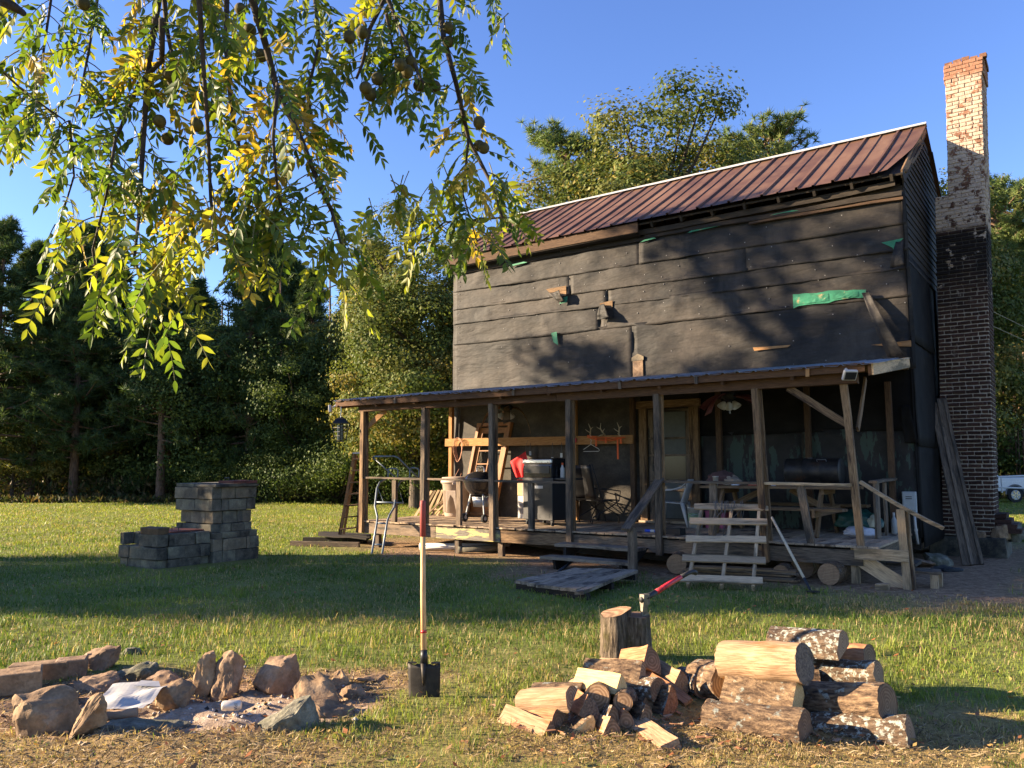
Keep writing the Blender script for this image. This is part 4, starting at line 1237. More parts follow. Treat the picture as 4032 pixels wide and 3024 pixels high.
board('frame_sill', dp(0, .03), dp(w, .03), .06, .13, W_DOOR, dr, up=(0, 0, 1), warp=.001)
for x in (.125, w - .125): board('stile', dp(x, .07, -.02), dp(x, h - .1, -.02), .08, .04, W_DOOR, dr, up=(0, 0, 1), warp=.001)
for y, t in ((.16, .18), (.82, .12), (h - .16, .12)): board('rail', dp(.165, y, -.02), dp(w - .165, y, -.02), t, .036, W_DOOR, dr, up=(0, 0, 1), warp=.001)
board('muntin', dp(w / 2, .86, -.016), dp(w / 2, h - .2, -.016), .022, .025, W_DOOR, dr, up=(0, 0, 1), warp=0)
for y in (1.13, 1.42): board('muntin', dp(.165, y, -.014), dp(w - .165, y, -.014), .022, .025, W_DOOR, dr, up=(0, 0, 1), warp=0)
board('panel', dp(.165, .49, -.03), dp(w - .165, .49, -.03), .6, .015, W_DOOR, dr, up=(0, 0, 1), warp=0)
gmat, nt, b = _new('clear_old_glass')
b.inputs['Base Color'].default_value = (.8, .82, .8, 1); b.inputs['Roughness'].default_value = .05
tr = _N(nt, 'ShaderNodeBsdfTransparent'); mx = _N(nt, 'ShaderNodeMixShader')
fr = _N(nt, 'ShaderNodeFresnel'); fr.inputs[0].default_value = 1.45
gl = _N(nt, 'ShaderNodeBsdfGlossy'); gl.inputs['Roughness'].default_value = .04
mx.inputs[0].default_value = .05; nt.links.new(tr.outputs[0], mx.inputs[1]); nt.links.new(gl.outputs[0], mx.inputs[2])
nt.links.new(mx.outputs[0], nt.nodes['Material Output'].inputs[0])
tr.inputs[0].default_value = (.86, .87, .84, 1)
for i in range(2):
    for (y0, y1) in ((.89, 1.12), (1.14, 1.41), (1.43, h - .22)):
        x0, x1 = (.168, w / 2 - .012) if i == 0 else (w / 2 + .012, w - .168)
        MB().add([dp(x0, y0, -.02), dp(x1, y0, -.02), dp(x1, y1, -.02), dp(x0, y1, -.02)], [(0, 1, 2, 3)]).build('pane', gmat, dr)

# --- kettle grill
kt = thing('kettle_grill', 'round black kettle grill on three legs by the porch rail', 'grill', H(2.26, .95), HROT)
kt.scale = (1.18, 1.18, 1.08)
MB().lathe([(0, .44), (.1, .455), (.19, .51), (.255, .6), (.283, .71), (.29, .72), (.29, .74), (.27, .735), (.2, .56), (0, .47)], 32).build('bowl', BLACK_ENAMEL, kt, smooth=True)
MB().lathe([(.296, .73), (.296, .745), (.28, .79), (.22, .86), (.13, .905), (0, .92)], 32).build('lid', BLACK_ENAMEL, kt, smooth=True)
MB().tube([(-.08, 0, .90), (-.07, 0, .985), (.07, 0, .985), (.08, 0, .90)], .012, 8).build('lid_handle', STEEL, kt)
MB().tube([(-.07, 0, .99), (.07, 0, .99)], .02, 8).build('grip', STEEL_DARK, kt)
MB().lathe([(.12, .27), (.14, .43), (.13, .43), (.0, .28)], 20).build('ash_catcher', ALU, kt, smooth=True)
for k, a in enumerate((200, 320, 80)):
    x, y = math.cos(R(a)), math.sin(R(a))
    lo = .0 if k == 2 else .07
    MB().tube([(x * .17, y * .17, .52), (x * .27, y * .27, lo)], .012, 8).build('leg', ALU, kt)
    if k < 2:
        MB().tube([(x * .28 - .018 * 1, y * .28, .075), (x * .28 + .018, y * .28, .075)], .075, 18).build('wheel', RUBBER, kt)
        MB().tube([(x * .28 - .022 * 1, y * .28, .075), (x * .28 + .022, y * .28, .075)], .035, 12).build('hub', WHITE_PLASTIC, kt)
MB().lathe([(.13, .425), (.145, .43), (.145, .45)], 20, cap=False).build('vent_ring', ALU, kt)

# --- gas grill
gg = thing('gas_grill', 'large black gas grill cabinet with steel hood behind the porch rail', 'grill', H(3.80, .86), HROT - .22)
MB().box((0, .12, .45), (.78, .55, .70), 0).build('cabinet', STEEL_DARK, gg, bevel=.01)
for (x, z0, n) in ((-.25, .15, 4), (0, .15, 4), (.25, .15, 4), (-.25, .62, 4), (0, .62, 4), (.25, .62, 4)):
    for i in range(n): MB().box((x, -.158, z0 + i * .02), (.13, .008, .008)).build('louvre', STEEL_DARK, gg)
MB().box((.0, -.16, .70), (.3, .006, .05)).build('label_plate', ALU, gg)
MB().box((0, .12, .835), (.82, .56, .07)).build('firebox', STEEL_DARK, gg, bevel=.01)
hoodp = [(-.16, .87), (-.17, 1.05), (-.12, 1.2), (.0, 1.23), (.3, 1.22), (.4, 1.1), (.4, .87)]
M = Matrix(((0, 0, 1, -.37), (1, 0, 0, 0), (0, 1, 0, 0), (0, 0, 0, 1)))
hd = MB().prism(hoodp, .74, 0, M).build('hood', BLACK_ENAMEL, gg, bevel=.01)
MB().box((0, -.155, 1.17), (.78, .05, .085), 0, None).build('hood_trim', STEEL, hd, bevel=.02)
for i in range(5): MB().lathe([(.006, 0), (.006, .006)], 6, 0, Matrix.Translation((-.3 + i * .15, -.18, 1.155)) @ Matrix.Rotation(R(90), 4, 'X')).build('rivet', STEEL_DARK, hd)
MB().box((0, -.165, 1.02), (.66, .02, .13)).build('back_panel', STEEL_DARK, hd)
for s in (-1, 1): MB().box((s * .55, .1, .85), (.32, .44, .04), 0).build('side_shelf', STEEL_DARK, gg, bevel=.008)
for (x, y) in ((-.33, -.1), (.33, -.1), (-.33, .34), (.33, .34)):
    cst = MB().box((x, y, .085), (.05, .05, .03)).build('caster', STEEL_DARK, gg)
    MB().tube([(x - .014, y, .036), (x + .014, y, .036)], .036, 14).build('wheel', RUBBER, cst)
def bottle(label, loc, m, capm, h=.24, r=.04):
    t = thing('bottle', label, 'bottle', loc, HROT)
    MB().lathe([(r * .9, 0), (r, .01), (r, h * .62), (r * .45, h * .78), (r * .4, h * .86)], 14).build('body', m, t, smooth=True)
    MB().lathe([(r * .42, h * .86), (r * .42, h), (r * .3, h)], 10).build('cap', capm, t)
gz = lambda x, y: gg.matrix_basis @ V3(x, y, .872)
bottle('white bottle with orange cap on the gas grill shelf', gz(.50, .0), WHITE_PLASTIC, ORANGE, .27)
bottle('green bottle standing behind the white one on grill shelf', gz(.6, .08), plain('green_plastic', (.05, .16, .06), .35), STEEL_DARK, .26, .035)
bottle('small dark steel shaker at left of grill shelf bottles', gz(.43, .06), ALU, ALU, .2, .034)

# --- boxes behind the grill
t = thing('cardboard_box', 'tan cardboard box on a white carton behind the gas grill', 'box', H(2.42, 2.26, DECK + .47), HROT + .1)
MB().box((0, 0, .13), (.28, .16, .26)).build('carton', plain('cardboard', (.55, .38, .22), .9), t, bevel=.006); MB().box((0, -.082, .13), (.05, .004, .26)).build('tape', BEIGE_PLASTIC, t)
t = thing('white_carton', 'tall white printed carton standing left of the gas grill', 'box', H(2.46, 2.22), HROT)
wc = MB().box((0, 0, .235), (.27, .18, .46)).build('carton', plain('white_card', (.6, .58, .55), .8), t, bevel=.006)
MB().box((-.03, -.0925, .2), (.12, .004, .2)).build('print', plain('grey_print', (.25, .24, .24), .9), t)

# --- red cloth on the wall
rc = thing('red_cloth', 'bright red cloth hung by one corner from the wall batten', 'cloth', H(2.25, 2.22, 1.28), HROT)
def rcf(s, t):
    top = V3(.22, 0, .62); a = V3(-.12, -.02, .42).lerp(V3(.4, -.02, .3), s); b = V3(.05, -.03, .0).lerp(V3(.3, -.03, .06), s)
    p = top.lerp(a, t / .5) if t < .5 else a.lerp(b, (t - .5) / .5)
    return (p.x, p.y - .06 * math.sin(t * 3) - .035 * math.sin(s * 14) * t, p.z + .015 * math.sin(s * 9))
MB().grid(16, 14, rcf).build('sheet', RED_CLOTH, rc, smooth=True, solid=.003)
MB().tube([(.22, 0, .61), (.2, .04, .75), (.22, .08, .86)], .004, 5).build('hook_cord', ROPE, rc)

# --- coil of cord
cc = thing('cord_coil', 'coil of tan extension cord hanging on the left wall batten', 'cord', H(.62, WV - .24, 1.55), HROT)
for k in range(5):
    q = random.Random(k); pts = []
    for i in range(22):
        a = 2 * math.pi * i / 22
        pts.append((math.sin(a) * (.075 + .014 * k) * (1 - .35 * math.cos(a)) + q.uniform(-.006, .006), -.012 * k + q.uniform(-.006, .006), .42 - (.21 + .015 * k) * math.cos(a + math.pi) * -1))
    MB().tube(pts, .005, 6, closed=True).build('loop', CORD_TAN, cc, smooth=True)
MB().tube([(.03, -.03, -.0), (-.1, -.04, -.2), (-.09, -.04, -.34), (.02, -.04, -.3), (.1, -.04, -.1)], .006, 6).build('loose_end', CORD_TAN, cc, smooth=True)
MB().tube([(0, 0, .66), (.0, 0, .8), (.04, -.02, 1.35)], .008, 6).build('hanging_cable', STEEL_DARK, cc)

# --- ceiling fans
def fan(label, loc, rz, blade_m, droop):
    t = thing('ceiling_fan', label, 'fan', loc, rz, 'ceiling fans under the porch roof')
    MB().lathe([(.02, .30), (.02, .12), (.09, .11), (.12, .06), (.12, 0), (.06, -.04), (.03, -.07)], 18).build('motor', STEEL_DARK, t, smooth=True)
    for k in range(4):
        a = R(20 + 90 * k)
        def bf(s, u_, a=a, k=k):
            x = .12 + .52 * s; y = (u_ - .5) * (.09 + .05 * s)
            z = .04 - droop[k] * s ** 2 * .55 + .05 * (u_ - .5)
            x = .12 + .52 * s * (1 - .35 * droop[k] * s)
            return (x * math.cos(a) - y * math.sin(a), x * math.sin(a) + y * math.cos(a), z)
        MB().grid(8, 3, bf).build('blade', blade_m, t, smooth=True, solid=.008)
    for k in range(3):
        a = R(60 + 120 * k)
        M = Matrix.Translation((.09 * math.cos(a), .09 * math.sin(a), -.08)) @ Matrix.Rotation(a, 4, 'Z') @ Matrix.Rotation(R(145), 4, 'Y')
        MB().lathe([(.02, -.02), (.035, 0), (.06, .05), (.075, .1)], 14, 0, M, cap=False).build('lamp_shade', WHITE_PLASTIC, t, smooth=True, solid=.004)
    for k in range(2): MB().tube([(.02 * k - .01, -.02, -.07), (.02 * k - .01, -.02, -.26)], .003, 4).build('pull_chain', STEEL, t)
    return t
fan('warped ceiling fan with drooping blades above the kettle grill', H(2.78, 1.1, 2.72), HROT + .3, W_BROWN, (.9, .15, .75, .6))
fan('ceiling fan with a red blade over the picnic table', H(7.27, 1.2, 2.72), HROT + .9, plain('dark_red_blade', (.10, .02, .015), .6), (.2, .35, .6, .3))

# --- patio chairs stacked in the sunlit corner left of the door
def patio(label, loc, rz, s=1.0):
    t = thing('patio_chair', label, 'chair', loc, rz, 'black metal patio chairs left of the door')
    for sd in (-1, 1):
        MB().tube([(sd * .25, -.27, .0), (sd * .27, -.25, .14), (sd * .27, .02, .30), (sd * .28, .1, .42), (sd * .27, .26, .95), (sd * .24, .3, 1.12)], .012, 7).build('back_leg', STEEL_DARK, t, smooth=True)
        MB().tube([(sd * .25, .32, .0), (sd * .27, .3, .12), (sd * .27, .0, .26), (sd * .27, -.27, .42), (sd * .27, -.3, .6), (sd * .27, .12, .66)], .012, 7).build('front_leg', STEEL_DARK, t, smooth=True)
    seat = MB().tube([(-.26, -.26, .43), (.26, -.26, .43), (.27, .18, .42), (-.27, .18, .42)], .01, 6, closed=True).build('seat_frame', STEEL_DARK, t)
    m = MB()
    for i in range(14): m.tube([(-.25 + .038 * i, -.26, .43), (-.25 + .038 * i, .18, .42)], .003, 4)
    for i in range(12): m.tube([(-.26, -.25 + .038 * i, .43), (.26, -.25 + .038 * i, .43)], .003, 4)
    m.build('seat_mesh', STEEL_DARK, t)
    m = MB().grid(6, 8, lambda a, b: (-.23 + .46 * a, .2 + .12 * b + .03 * math.sin(a * 3.14), .46 + .64 * b))
    m.build('backrest', STEEL_DARK, t, smooth=True, solid=.006)
patio('black metal patio chair nearest the door jamb', H(4.35, 2.0), HROT + 2.6)
patio('black metal patio chair nearest the gas grill', H(3.9, 2.1), HROT - 2.9)

# --- antlers, orange cord and coat hanger on the batten
for k, (u, fl) in enumerate(((3.98, 1), (4.32, -1), (4.62, 1))):
    t = thing('antler', ['pale deer antler at the left of the wall batten', 'pale deer antler in the middle above the patio chairs', 'pale deer antler on the batten nearest the door'][k], 'antler', H(u, WV - .24, 2.2), HROT, 'antlers on the wall batten')
    MB().tube([(0, .03, 0), (.03 * fl, -.02, .06), (.06 * fl, -.06, .14), (.03 * fl, -.09, .24)], [.016, .014, .011, .004], 7).build('beam', BONE, t, smooth=True)
    for (a, b) in (((.03 * fl, -.02, .06), (-.05 * fl, -.08, .13)), ((.055 * fl, -.05, .12), (.13 * fl, -.08, .17)), ((.0, .0, .03), (.1 * fl, -.09, -.02))):
        MB().tube([a, tuple((Vector(a) + Vector(b)) / 2 + Vector((0, -.02, 0))), b], [.010, .008, .003], 6).build('tine', BONE, t, smooth=True)
t = thing('orange_cord', 'orange cord strung between the antlers on the wall batten', 'cord', H(3.95, WV - .25, 2.15), HROT)
for k in range(3):
    MB().tube([(0, -.03, .06 - .02 * k), (.3, -.05, .01 - .03 * k), (.55, -.04, -.03 * k), (.85, -.04, .0)], .008, 5).build('strand', ORANGE, t, smooth=True)
for (u, l) in ((.68, .42), (.2, .16), (.42, .1), (.75, .12)):
    MB().box((u, -.03, -l / 2), (.035, .01, l)).build('strap', ORANGE, t)
t = thing('coat_hanger', 'white coat hanger hung under the antlers', 'hanger', H(4.02, WV - .26, 1.93), HROT)
MB().tube([(-.17, 0, 0), (0, 0, .1), (.17, 0, .01), (.19, 0, -.02), (.17, 0, -.04), (-.17, 0, -.04)], .007, 6).build('bar', WHITE_PLASTIC, t)
MB().tube([(0, 0, .1), (0, 0, .15), (.02, 0, .18), (-.0, 0, .2), (-.02, 0, .18)], .004, 6).build('hook', STEEL, t)
t = thing('pink_reel', 'small pink tape reel hung by the porch post', 'reel', H(3.62, WV - .26, 2.12), HROT)
MB().lathe([(.05, -.02), (.06, -.02), (.06, .02), (.05, .02)], 16, 0, Matrix.Rotation(R(90), 4, 'X')).build('ring', plain('pink_plastic', (.8, .08, .12), .5), t); MB().tube([(0, 0, .06), (0, .02, .12)], .004, 5).build('loop', ROPE, t)
for k, (u, l) in enumerate(((2.55, .25), (3.1, .38), (3.32, .3))):
    t = thing('hanging_tool', ['chain hook hanging nearest the red cloth', 'long handled fork hanging above the gas grill', 'grill spatula hanging beside the porch post'][k], 'tool', H(u, WV - .24, 2.08 - l), HROT, 'tools hung on the batten')
    MB().tube([(0, 0, l), (0, -.01, .08)], .006, 5).build('handle', STEEL_DARK, t); MB().box((0, -.01, .04), (.05, .006, .09)).build('blade', ALU, t)

# --- white plastic chair
wch = thing('plastic_chair', 'white moulded plastic armchair beside the back door', 'chair', H(5.92, 1.92), HROT - R(78))
MB().grid(8, 8, lambda a, b: ((a - .5) * (.46 - .06 * b), -.23 + .46 * b, .43 - .03 * b + .02 * abs(a - .5))).build('seat', WHITE_PLASTIC, wch, smooth=True, solid=.02)
def cb(a, b):
    x = (a - .5) * (.42 - .1 * b ** 2); return (x, .22 + .14 * b + .06 * (2 * (a - .5)) ** 2 * -1, .40 + .44 * b)
MB().grid(8, 8, cb).build('backrest', WHITE_PLASTIC, wch, smooth=True, solid=.018)
for s in (-1, 1):
    MB().add(*(lambda P: ([p for p in P], [(i * 4 + k, i * 4 + (k + 1) % 4, i * 4 + 4 + (k + 1) % 4, i * 4 + 4 + k) for i in range(5) for k in range(4)]))(
        [(s * (.25 + dx), y + dy, z + dz) for (y, z) in ((-.24, .42), (-.25, .60), (-.2, .645), (.0, .65), (.18, .70), (.3, .80)) for (dx, dy, dz) in ((-.03, 0, -.012), (.03, 0, -.012), (.03, .012, .012), (-.03, .012, .012))])).build('arm', WHITE_PLASTIC, wch, smooth=True)
    for (y0, y1) in ((-.21, -.27), (.2, .3)):
        MB().tube([(s * .22, y0, .42), (s * .25, (y0 + y1) / 2, .2), (s * .27, y1, 0)], [.042, .032, .024], 8).build('leg', WHITE_PLASTIC, wch, smooth=True)

# --- picnic table and benches
pt = thing('picnic_table', 'wooden picnic table with attached benches on the right side of the porch', 'picnic table', H(7.97, 1.45), HROT)
for k in range(5): board('top_plank', V3(-1.2, -.32 + k * .16, .735), V3(1.2 + (.03 if k % 2 else 0), -.32 + k * .16, .735), .145, .038, W_TABLE, pt)
for v in (-.68, -.83, .68, .83): board('bench_plank', V3(-1.15, v, .43), V3(1.18, v, .43), .14, .038, W_TABLE, pt)
for u in (-.85, .72):
    for s in (-1, 1): board('leg', V3(u, s * .62, 0), V3(u, s * .22, .72), .1, .04, W_TABLE, pt, up=(1, 0, 0))
    board('bench_beam', V3(u + .045, -.92, .38), V3(u + .045, .92, .38), .12, .04, W_TABLE, pt, up=(1, 0, 0))
    board('top_cleat', V3(u + .04, -.34, .68), V3(u + .04, .34, .68), .09, .04, W_TABLE, pt, up=(1, 0, 0))
    board('brace', V3(u, 0, .40), V3(u * .25, 0, .70), .09, .035, W_TABLE, pt, up=(0, 1, 0))
TZ = DECK + .757
# barrel lying on the table
br = thing('drum_smoker', 'dark steel drum lying on its side on the picnic table', 'drum', H(8.48, 1.62, TZ + .225), HROT)
Mx = Matrix.Rotation(R(90), 4, 'Y')
drum = MB().lathe([(0, -.42), (.205, -.42), (.215, -.41), (.21, -.38), (.21, -.14), (.218, -.13), (.218, -.12), (.21, -.11), (.21, .12), (.218, .13), (.218, .14), (.21, .15), (.21, .4), (.215, .41), (.205, .42), (0, .42)], 28, 0, Mx).build('drum', surf('rusty_dark_steel', [(.3, (.016, .015, .016)), (.7, (.05, .045, .042))], 6, rough=.5, metal=.5, bump=.1, rand=0, stain=(.08, .035, .018), stain_scale=3, stain_at=(.58, .7)), br, smooth=True)
for x in (-.25, .28): MB().box((x, 0, -.21), (.05, .34, .05)).build('cradle', STEEL_DARK, br)
MB().tube([(.1, -.16, .16), (.1, -.21, .19), (.24, -.21, .19), (.24, -.16, .16)], .008, 6).build('handle', STEEL, br)
MB().tube([(-.05, 0, .205), (-.05, 0, .225)], .21 * .2, 12).build('bung', STEEL_DARK, br)
# clutter on the table
t = thing('paper_cup', 'white foam cup standing on the left end of the picnic table', 'cup', H(7.0, 1.2, TZ), HROT)
MB().lathe([(.035, 0), (.048, .14), (.051, .14), (.051, .148), (.046, .148), (.034, .01), (0, .01)], 18).build('cup', WHITE_PLASTIC, t, smooth=True); MB().lathe([(.0505, .143), (.0505, .15)], 18).build('rim', WHITE_PAINT, t)
t = thing('blanket_bundle', 'bundled dark and tan blanket heaped on picnic table behind the cup', 'blanket', H(6.98, 1.5, TZ), HROT)
def heap(name, mats, parent, r, h, seed, M=None):
    bm = bmesh.new(); bmesh.ops.create_icosphere(bm, subdivisions=4, radius=1)
    for vv in bm.verts:
        n_ = vv.co.normalized()
        d = 1 + .22 * noise.noise(n_ * 2.1 + Vector((seed, 0, 0))) + .16 * abs(noise.noise(n_ * 5 + Vector((0, seed, 0)))) + .05 * noise.noise(n_ * 12)
        vv.co = Vector((n_.x * r[0] * d, n_.y * r[1] * d, max(0.0, n_.z + .35) * h * d / 1.35))
    me = bpy.data.meshes.new(name); bm.to_mesh(me); bm.free()
    me.materials.append(mats); me.polygons.foreach_set('use_smooth', [True] * len(me.polygons))
    return link(name, me, parent, M)
heap('blanket', plain('dark_red_blanket', (.10, .05, .045), .95), t, (.26, .18), .22, 3); heap('towel', plain('tan_towel', (.33, .25, .18), .95), t, (.17, .15), .15, 8, Matrix.Translation((.2, -.05, 0)))
for k, (u, v, c, lab) in enumerate(((7.32, 1.25, (.6, .6, .62), 'white small box lying on the picnic table rim'), (7.62, 1.2, (.5, .12, .06), 'small orange tin on the picnic table'), (7.95, 1.22, (.3, .3, .32), 'grey tin on the middle of the picnic table'))):
    t = thing('small_tin', lab, 'tin', H(u, v, TZ), HROT + k, 'small tins on the picnic table')
    mtin = plain('tin_paint', c, .5)
    MB().box((0, 0, .025), (.13, .06, .05)).build('body', mtin, t, bevel=.006); MB().box((0, 0, .053), (.134, .064, .008)).build('lid', mtin, t)
t = thing('board_scrap', 'flat wood scraps on the right end of the picnic table', 'boards', H(8.95, 1.25, TZ), HROT)
for k in range(2): board('scrap', V3(-.25 + .05 * k, .02 * k, .01 + .018 * k), V3(.22, .03 * k, .01 + .018 * k), .1, .016, W_BROWN, t)
# floor clutter
t = thing('blue_can', 'blue and white caulk tube lying at the porch edge', 'tube', H(6.2, .42, DECK + .026), HROT)
MB().tube([(-.12, 0, 0), (.1, 0, 0)], .026, 12).build('tube', plain('blue_print', (.02, .08, .5), .35), t, smooth=True); MB().tube([(.1, 0, 0), (.135, 0, 0)], [.026, .012], 12).build('collar', WHITE_PLASTIC, t); MB().tube([(-.02, 0, 0), (.05, 0, 0)], .0265, 12).build('band', WHITE_PLASTIC, t)
t = thing('tool_tray', 'black plastic tool tray on the porch edge by the tube', 'tray', H(6.62, .3), HROT)
MB().box((0, 0, .012), (.34, .2, .02)).build('floor', RUBBER, t)
for (c, d) in (((0, -.1, .05), (.34, .012, .09)), ((0, .1, .05), (.34, .012, .09)), ((-.165, 0, .05), (.012, .2, .09)), ((.165, 0, .05), (.012, .2, .09))): MB().box(c, d).build('side', RUBBER, t)
t = thing('sponge_roll', 'small cream roll beside the blue tube', 'roll', H(6.38, .28), HROT)
MB().lathe([(.025, 0), (.05, 0), (.05, .05), (.025, .05)], 16).build('roll', BEIGE_PLASTIC, t, smooth=True); MB().lathe([(.02, .001), (.025, .001), (.025, .052), (.02, .052)], 12).build('core', CORD_TAN, t)
t = thing('paint_bucket', 'white printed plastic bucket behind the plastic chair', 'bucket', H(6.4, 1.75), HROT)
MB().lathe([(.12, 0), (.14, .34), (.148, .34), (.148, .36), (.132, .36), (.112, .02), (0, .02)], 22).build('pail', WHITE_PLASTIC, t, smooth=True)
MB().lathe([(.128, .12), (.137, .26)], 22, cap=False).build('print', plain('green_print', (.2, .28, .16), .6), t, smooth=True)
MB().tube([(-.14, 0, .33), (-.1, -.1, .25), (0, -.16, .22), (.1, -.1, .25), (.14, 0, .33)], .004, 5).build('bail', STEEL, t)
t = thing('pink_box', 'dark pink storage box under the picnic table bench', 'box', H(6.75, 1.9), HROT)
MB().box((0, 0, .14), (.36, .26, .28)).build('body', plain('dull_pink', (.28, .05, .1), .7), t, bevel=.01); MB().box((0, 0, .29), (.38, .28, .03)).build('lid', plain('dull_pink_lid', (.25, .05, .09), .7), t, bevel=.006)
t = thing('feed_bag', 'dark green bag slumped under the right end of the table', 'bag', H(9.02, 2.02, DECK + .1), HROT)
heap('sack', plain('green_sack', (.01, .07, .05), .4), t, (.34, .2), .26, 4); heap('flap', plain('cream_print', (.5, .48, .34), .5), t, (.1, .1), .17, 6, Matrix.Translation((.26, -.1, .02)))
t = thing('white_bag', 'crumpled white plastic bag on the deck by the green bag', 'bag', H(9.1, 1.75), HROT)
heap('bag', plain('white_film', (.62, .62, .66), .35), t, (.24, .13), .12, 2); heap('knot', plain('white_film_b', (.62, .62, .66), .35), t, (.05, .05), .18, 5)
bottle('tall pale bottle standing at the right rear of the deck', H(9.5, 2.3), plain('milky_plastic', (.35, .35, .33), .4), WHITE_PLASTIC, .33, .045)

# --- meter box and conduit
mbx = thing('utility_box', 'grey utility box with conduit on the wall at the right end of the porch', 'box', H(9.72, WV - .1, .86), HROT)
MB().box((0, 0, .155), (.2, .1, .33)).build('case', plain('grey_enamel', (.38, .40, .40), .5), mbx, bevel=.008)
MB().box((0, -.055, .17), (.17, .012, .27)).build('cover', plain('grey_enamel_b', (.42, .44, .44), .5), mbx, bevel=.004)
for z in (.24, .21): MB().box((0, -.063, z), (.09, .004, .012)).build('slot', STEEL_DARK, mbx)
MB().tube([(.06, 0, 0), (.065, -.01, -.2), (.09, -.02, -.5)], .02, 10).build('conduit', WHITE_PLASTIC, mbx, smooth=True)
MB().tube([(.07, -.012, -.26), (.072, -.014, -.3)], .026, 10).build('coupling', WHITE_PLASTIC, mbx)

# --- leaning pallet with twine
BL, BR = GP(2678, 2318), GP(2998, 2330)
TLh, TRh = ATV(2738, 2003, -.13), ATV(3022, 1995, -.13)
TL, TR = HP(*TLh), HP(*TRh)
BL.z = BR.z = .05
pl, w, h = plane_thing('leaning_pallet', 'pale five slat wooden pallet leaning on the porch deck', 'pallet', TL, TR, BL, BR)
shx = ((TL + TR) / 2 - (BL + BR) / 2).dot(pl.matrix_world.col[0].to_3d())
for k, t in enumerate((.04, .28, .52, .76, .965)):
    q = random.Random(70 + k)
    board('slat', V3(-.02 + q.uniform(-.02, .02) + shx * t, h * t, .055), V3(w + .02 + shx * t + q.uniform(-.02, .03), h * t + q.uniform(-.01, .015), .055), .135, .02, W_FRESH, pl, up=(0, 0, 1), warp=.003)
for x in (.1, .52, .9):
    board('stringer', V3(x * w, -.02, 0), V3(x * w + shx, h * .99, 0), .04, .085, W_FRESH, pl, up=(0, 0, 1), warp=.002)
tw = thing('twine_tangle', 'tangle of grey twine hanging over the pallet slats', 'twine', pl.matrix_world @ V3(.45 * w, h * .97, .09))
for k in range(9):
    q = random.Random(k)
    x0 = q.uniform(-.1, .12) + (.25 if k > 5 else 0); ln_ = q.uniform(.25, .55) if k < 6 else q.uniform(.1, .3)
    pts = [(x0, -.08, .05), (x0 + q.uniform(-.04, .04), -.1, -ln_ * .4), (x0 + q.uniform(-.08, .08), -.13, -ln_ * .8), (x0 + q.uniform(-.12, .02), -.15, -ln_), (x0 + q.uniform(-.12, .05), -.13, -ln_ * .85), (x0 + q.uniform(-.02, .1), -.10, -ln_ * .3), (x0 + .03, -.05, .06)]
    MB().tube(pts, .0045, 5).build('strand', ROPE, tw, smooth=True)

# --- rake leaning by the pallet
a = GP(3195, 2332); c = ATV(3039, 2037, -.2); c = HP(*c)
rk = thing('garden_hoe', 'long pale handled garden hoe leaning on the porch rim', 'hoe', a)
d = c - a
MB().tube([(0, 0, .0) if False else d * .16, d * .6, d], [.018, .019, .017], 9).build('handle', surf('pale_handle', [(.3, srgb('#a08f76')), (.7, srgb('#cdbda2'))], 8, GR, bump=.1, rand=0), rk, smooth=True)
MB().tube([d * .0, d * .17], [.014, .02], 9).build('ferrule', STEEL_DARK, rk); MB().box((.0, -.05, .015), (.15, .1, .012)).build('blade', STEEL_DARK, rk)

# --- rounds of wood and boards stored under the porch
def log_round(label, p, r, L, ang, m=BARK):
    t = thing('wood_round', label, 'log', p, ang, 'wood rounds under the porch')
    q = random.Random(int(p[0] * 100))
    prof = lambda y: [(math.cos(2 * math.pi * k / 16) * r * (1 + .05 * noise.noise((k * .7, y * 3, q.random()))), y, r + math.sin(2 * math.pi * k / 16) * r) for k in range(16)]
    vs = [v_ for y in (0, L * .5, L) for v_ in prof(y)]
    fs = [(i * 16 + k, i * 16 + (k + 1) % 16, i * 16 + 16 + (k + 1) % 16, i * 16 + 16 + k) for i in range(2) for k in range(16)]
    MB().add(vs, fs).build('bark', m, t, smooth=True)
    MB().add([(x * .97, -.004, (z - r) * .97 + r) for (x, y, z) in vs[:16]], [tuple(range(16))]).build('cut_end', ENDGRAIN, t)
    MB().add([(x * .97, L + .004, (z - r) * .97 + r) for (x, y, z) in vs[32:]], [tuple(range(15, -1, -1))]).build('cut_end', ENDGRAIN, t)
log_round('sawn wood round left of the leaning pallet under the porch', GP(2665, 2262), .15, .4, HROT + .3)
log_round('smallest sawn wood round right of the leaning pallet', GP(3075, 2290), .115, .5, HROT + .1)
log_round('wood round behind the hoe handle under the porch', GP(3160, 2280), .16, .45, HROT + .1)
log_round('largest wood round near the right porch leg', GP(3265, 2306), .15, .5, HROT - .05)
bs = thing('board_stack', 'flat stack of old boards on the ground behind the pallet', 'boards', HP(7.9, -.35, 0), HROT)
for k in range(5): board('board', V3(-.85 + .06 * k, -.05 * k, .03 + .03 * k), V3(.85 - .05 * (k % 3), .02 * k, .03 + .03 * k), .22, .024, W_GREY if k % 2 else W_BROWN, bs, warp=.006)
pv = thing('pipe_pieces', 'grey length of plastic pipe under the left end of porch', 'pipe', HP(1.55, .0, .08), HROT)
MB().tube([(0, 0, 0), (1.3, .7, .02)], .06, 14, cap=False).build('pipe', WHITE_PLASTIC, pv, smooth=True, solid=.008); MB().tube([(-.02, -.01, 0), (.06, .03, 0)], .07, 14, cap=False).build('socket', WHITE_PLASTIC, pv, smooth=True, solid=.006)
pv = thing('pipe_piece', 'short grey pipe under the porch right of the red shovel handle', 'pipe', HP(2.45, .05, .07), HROT)
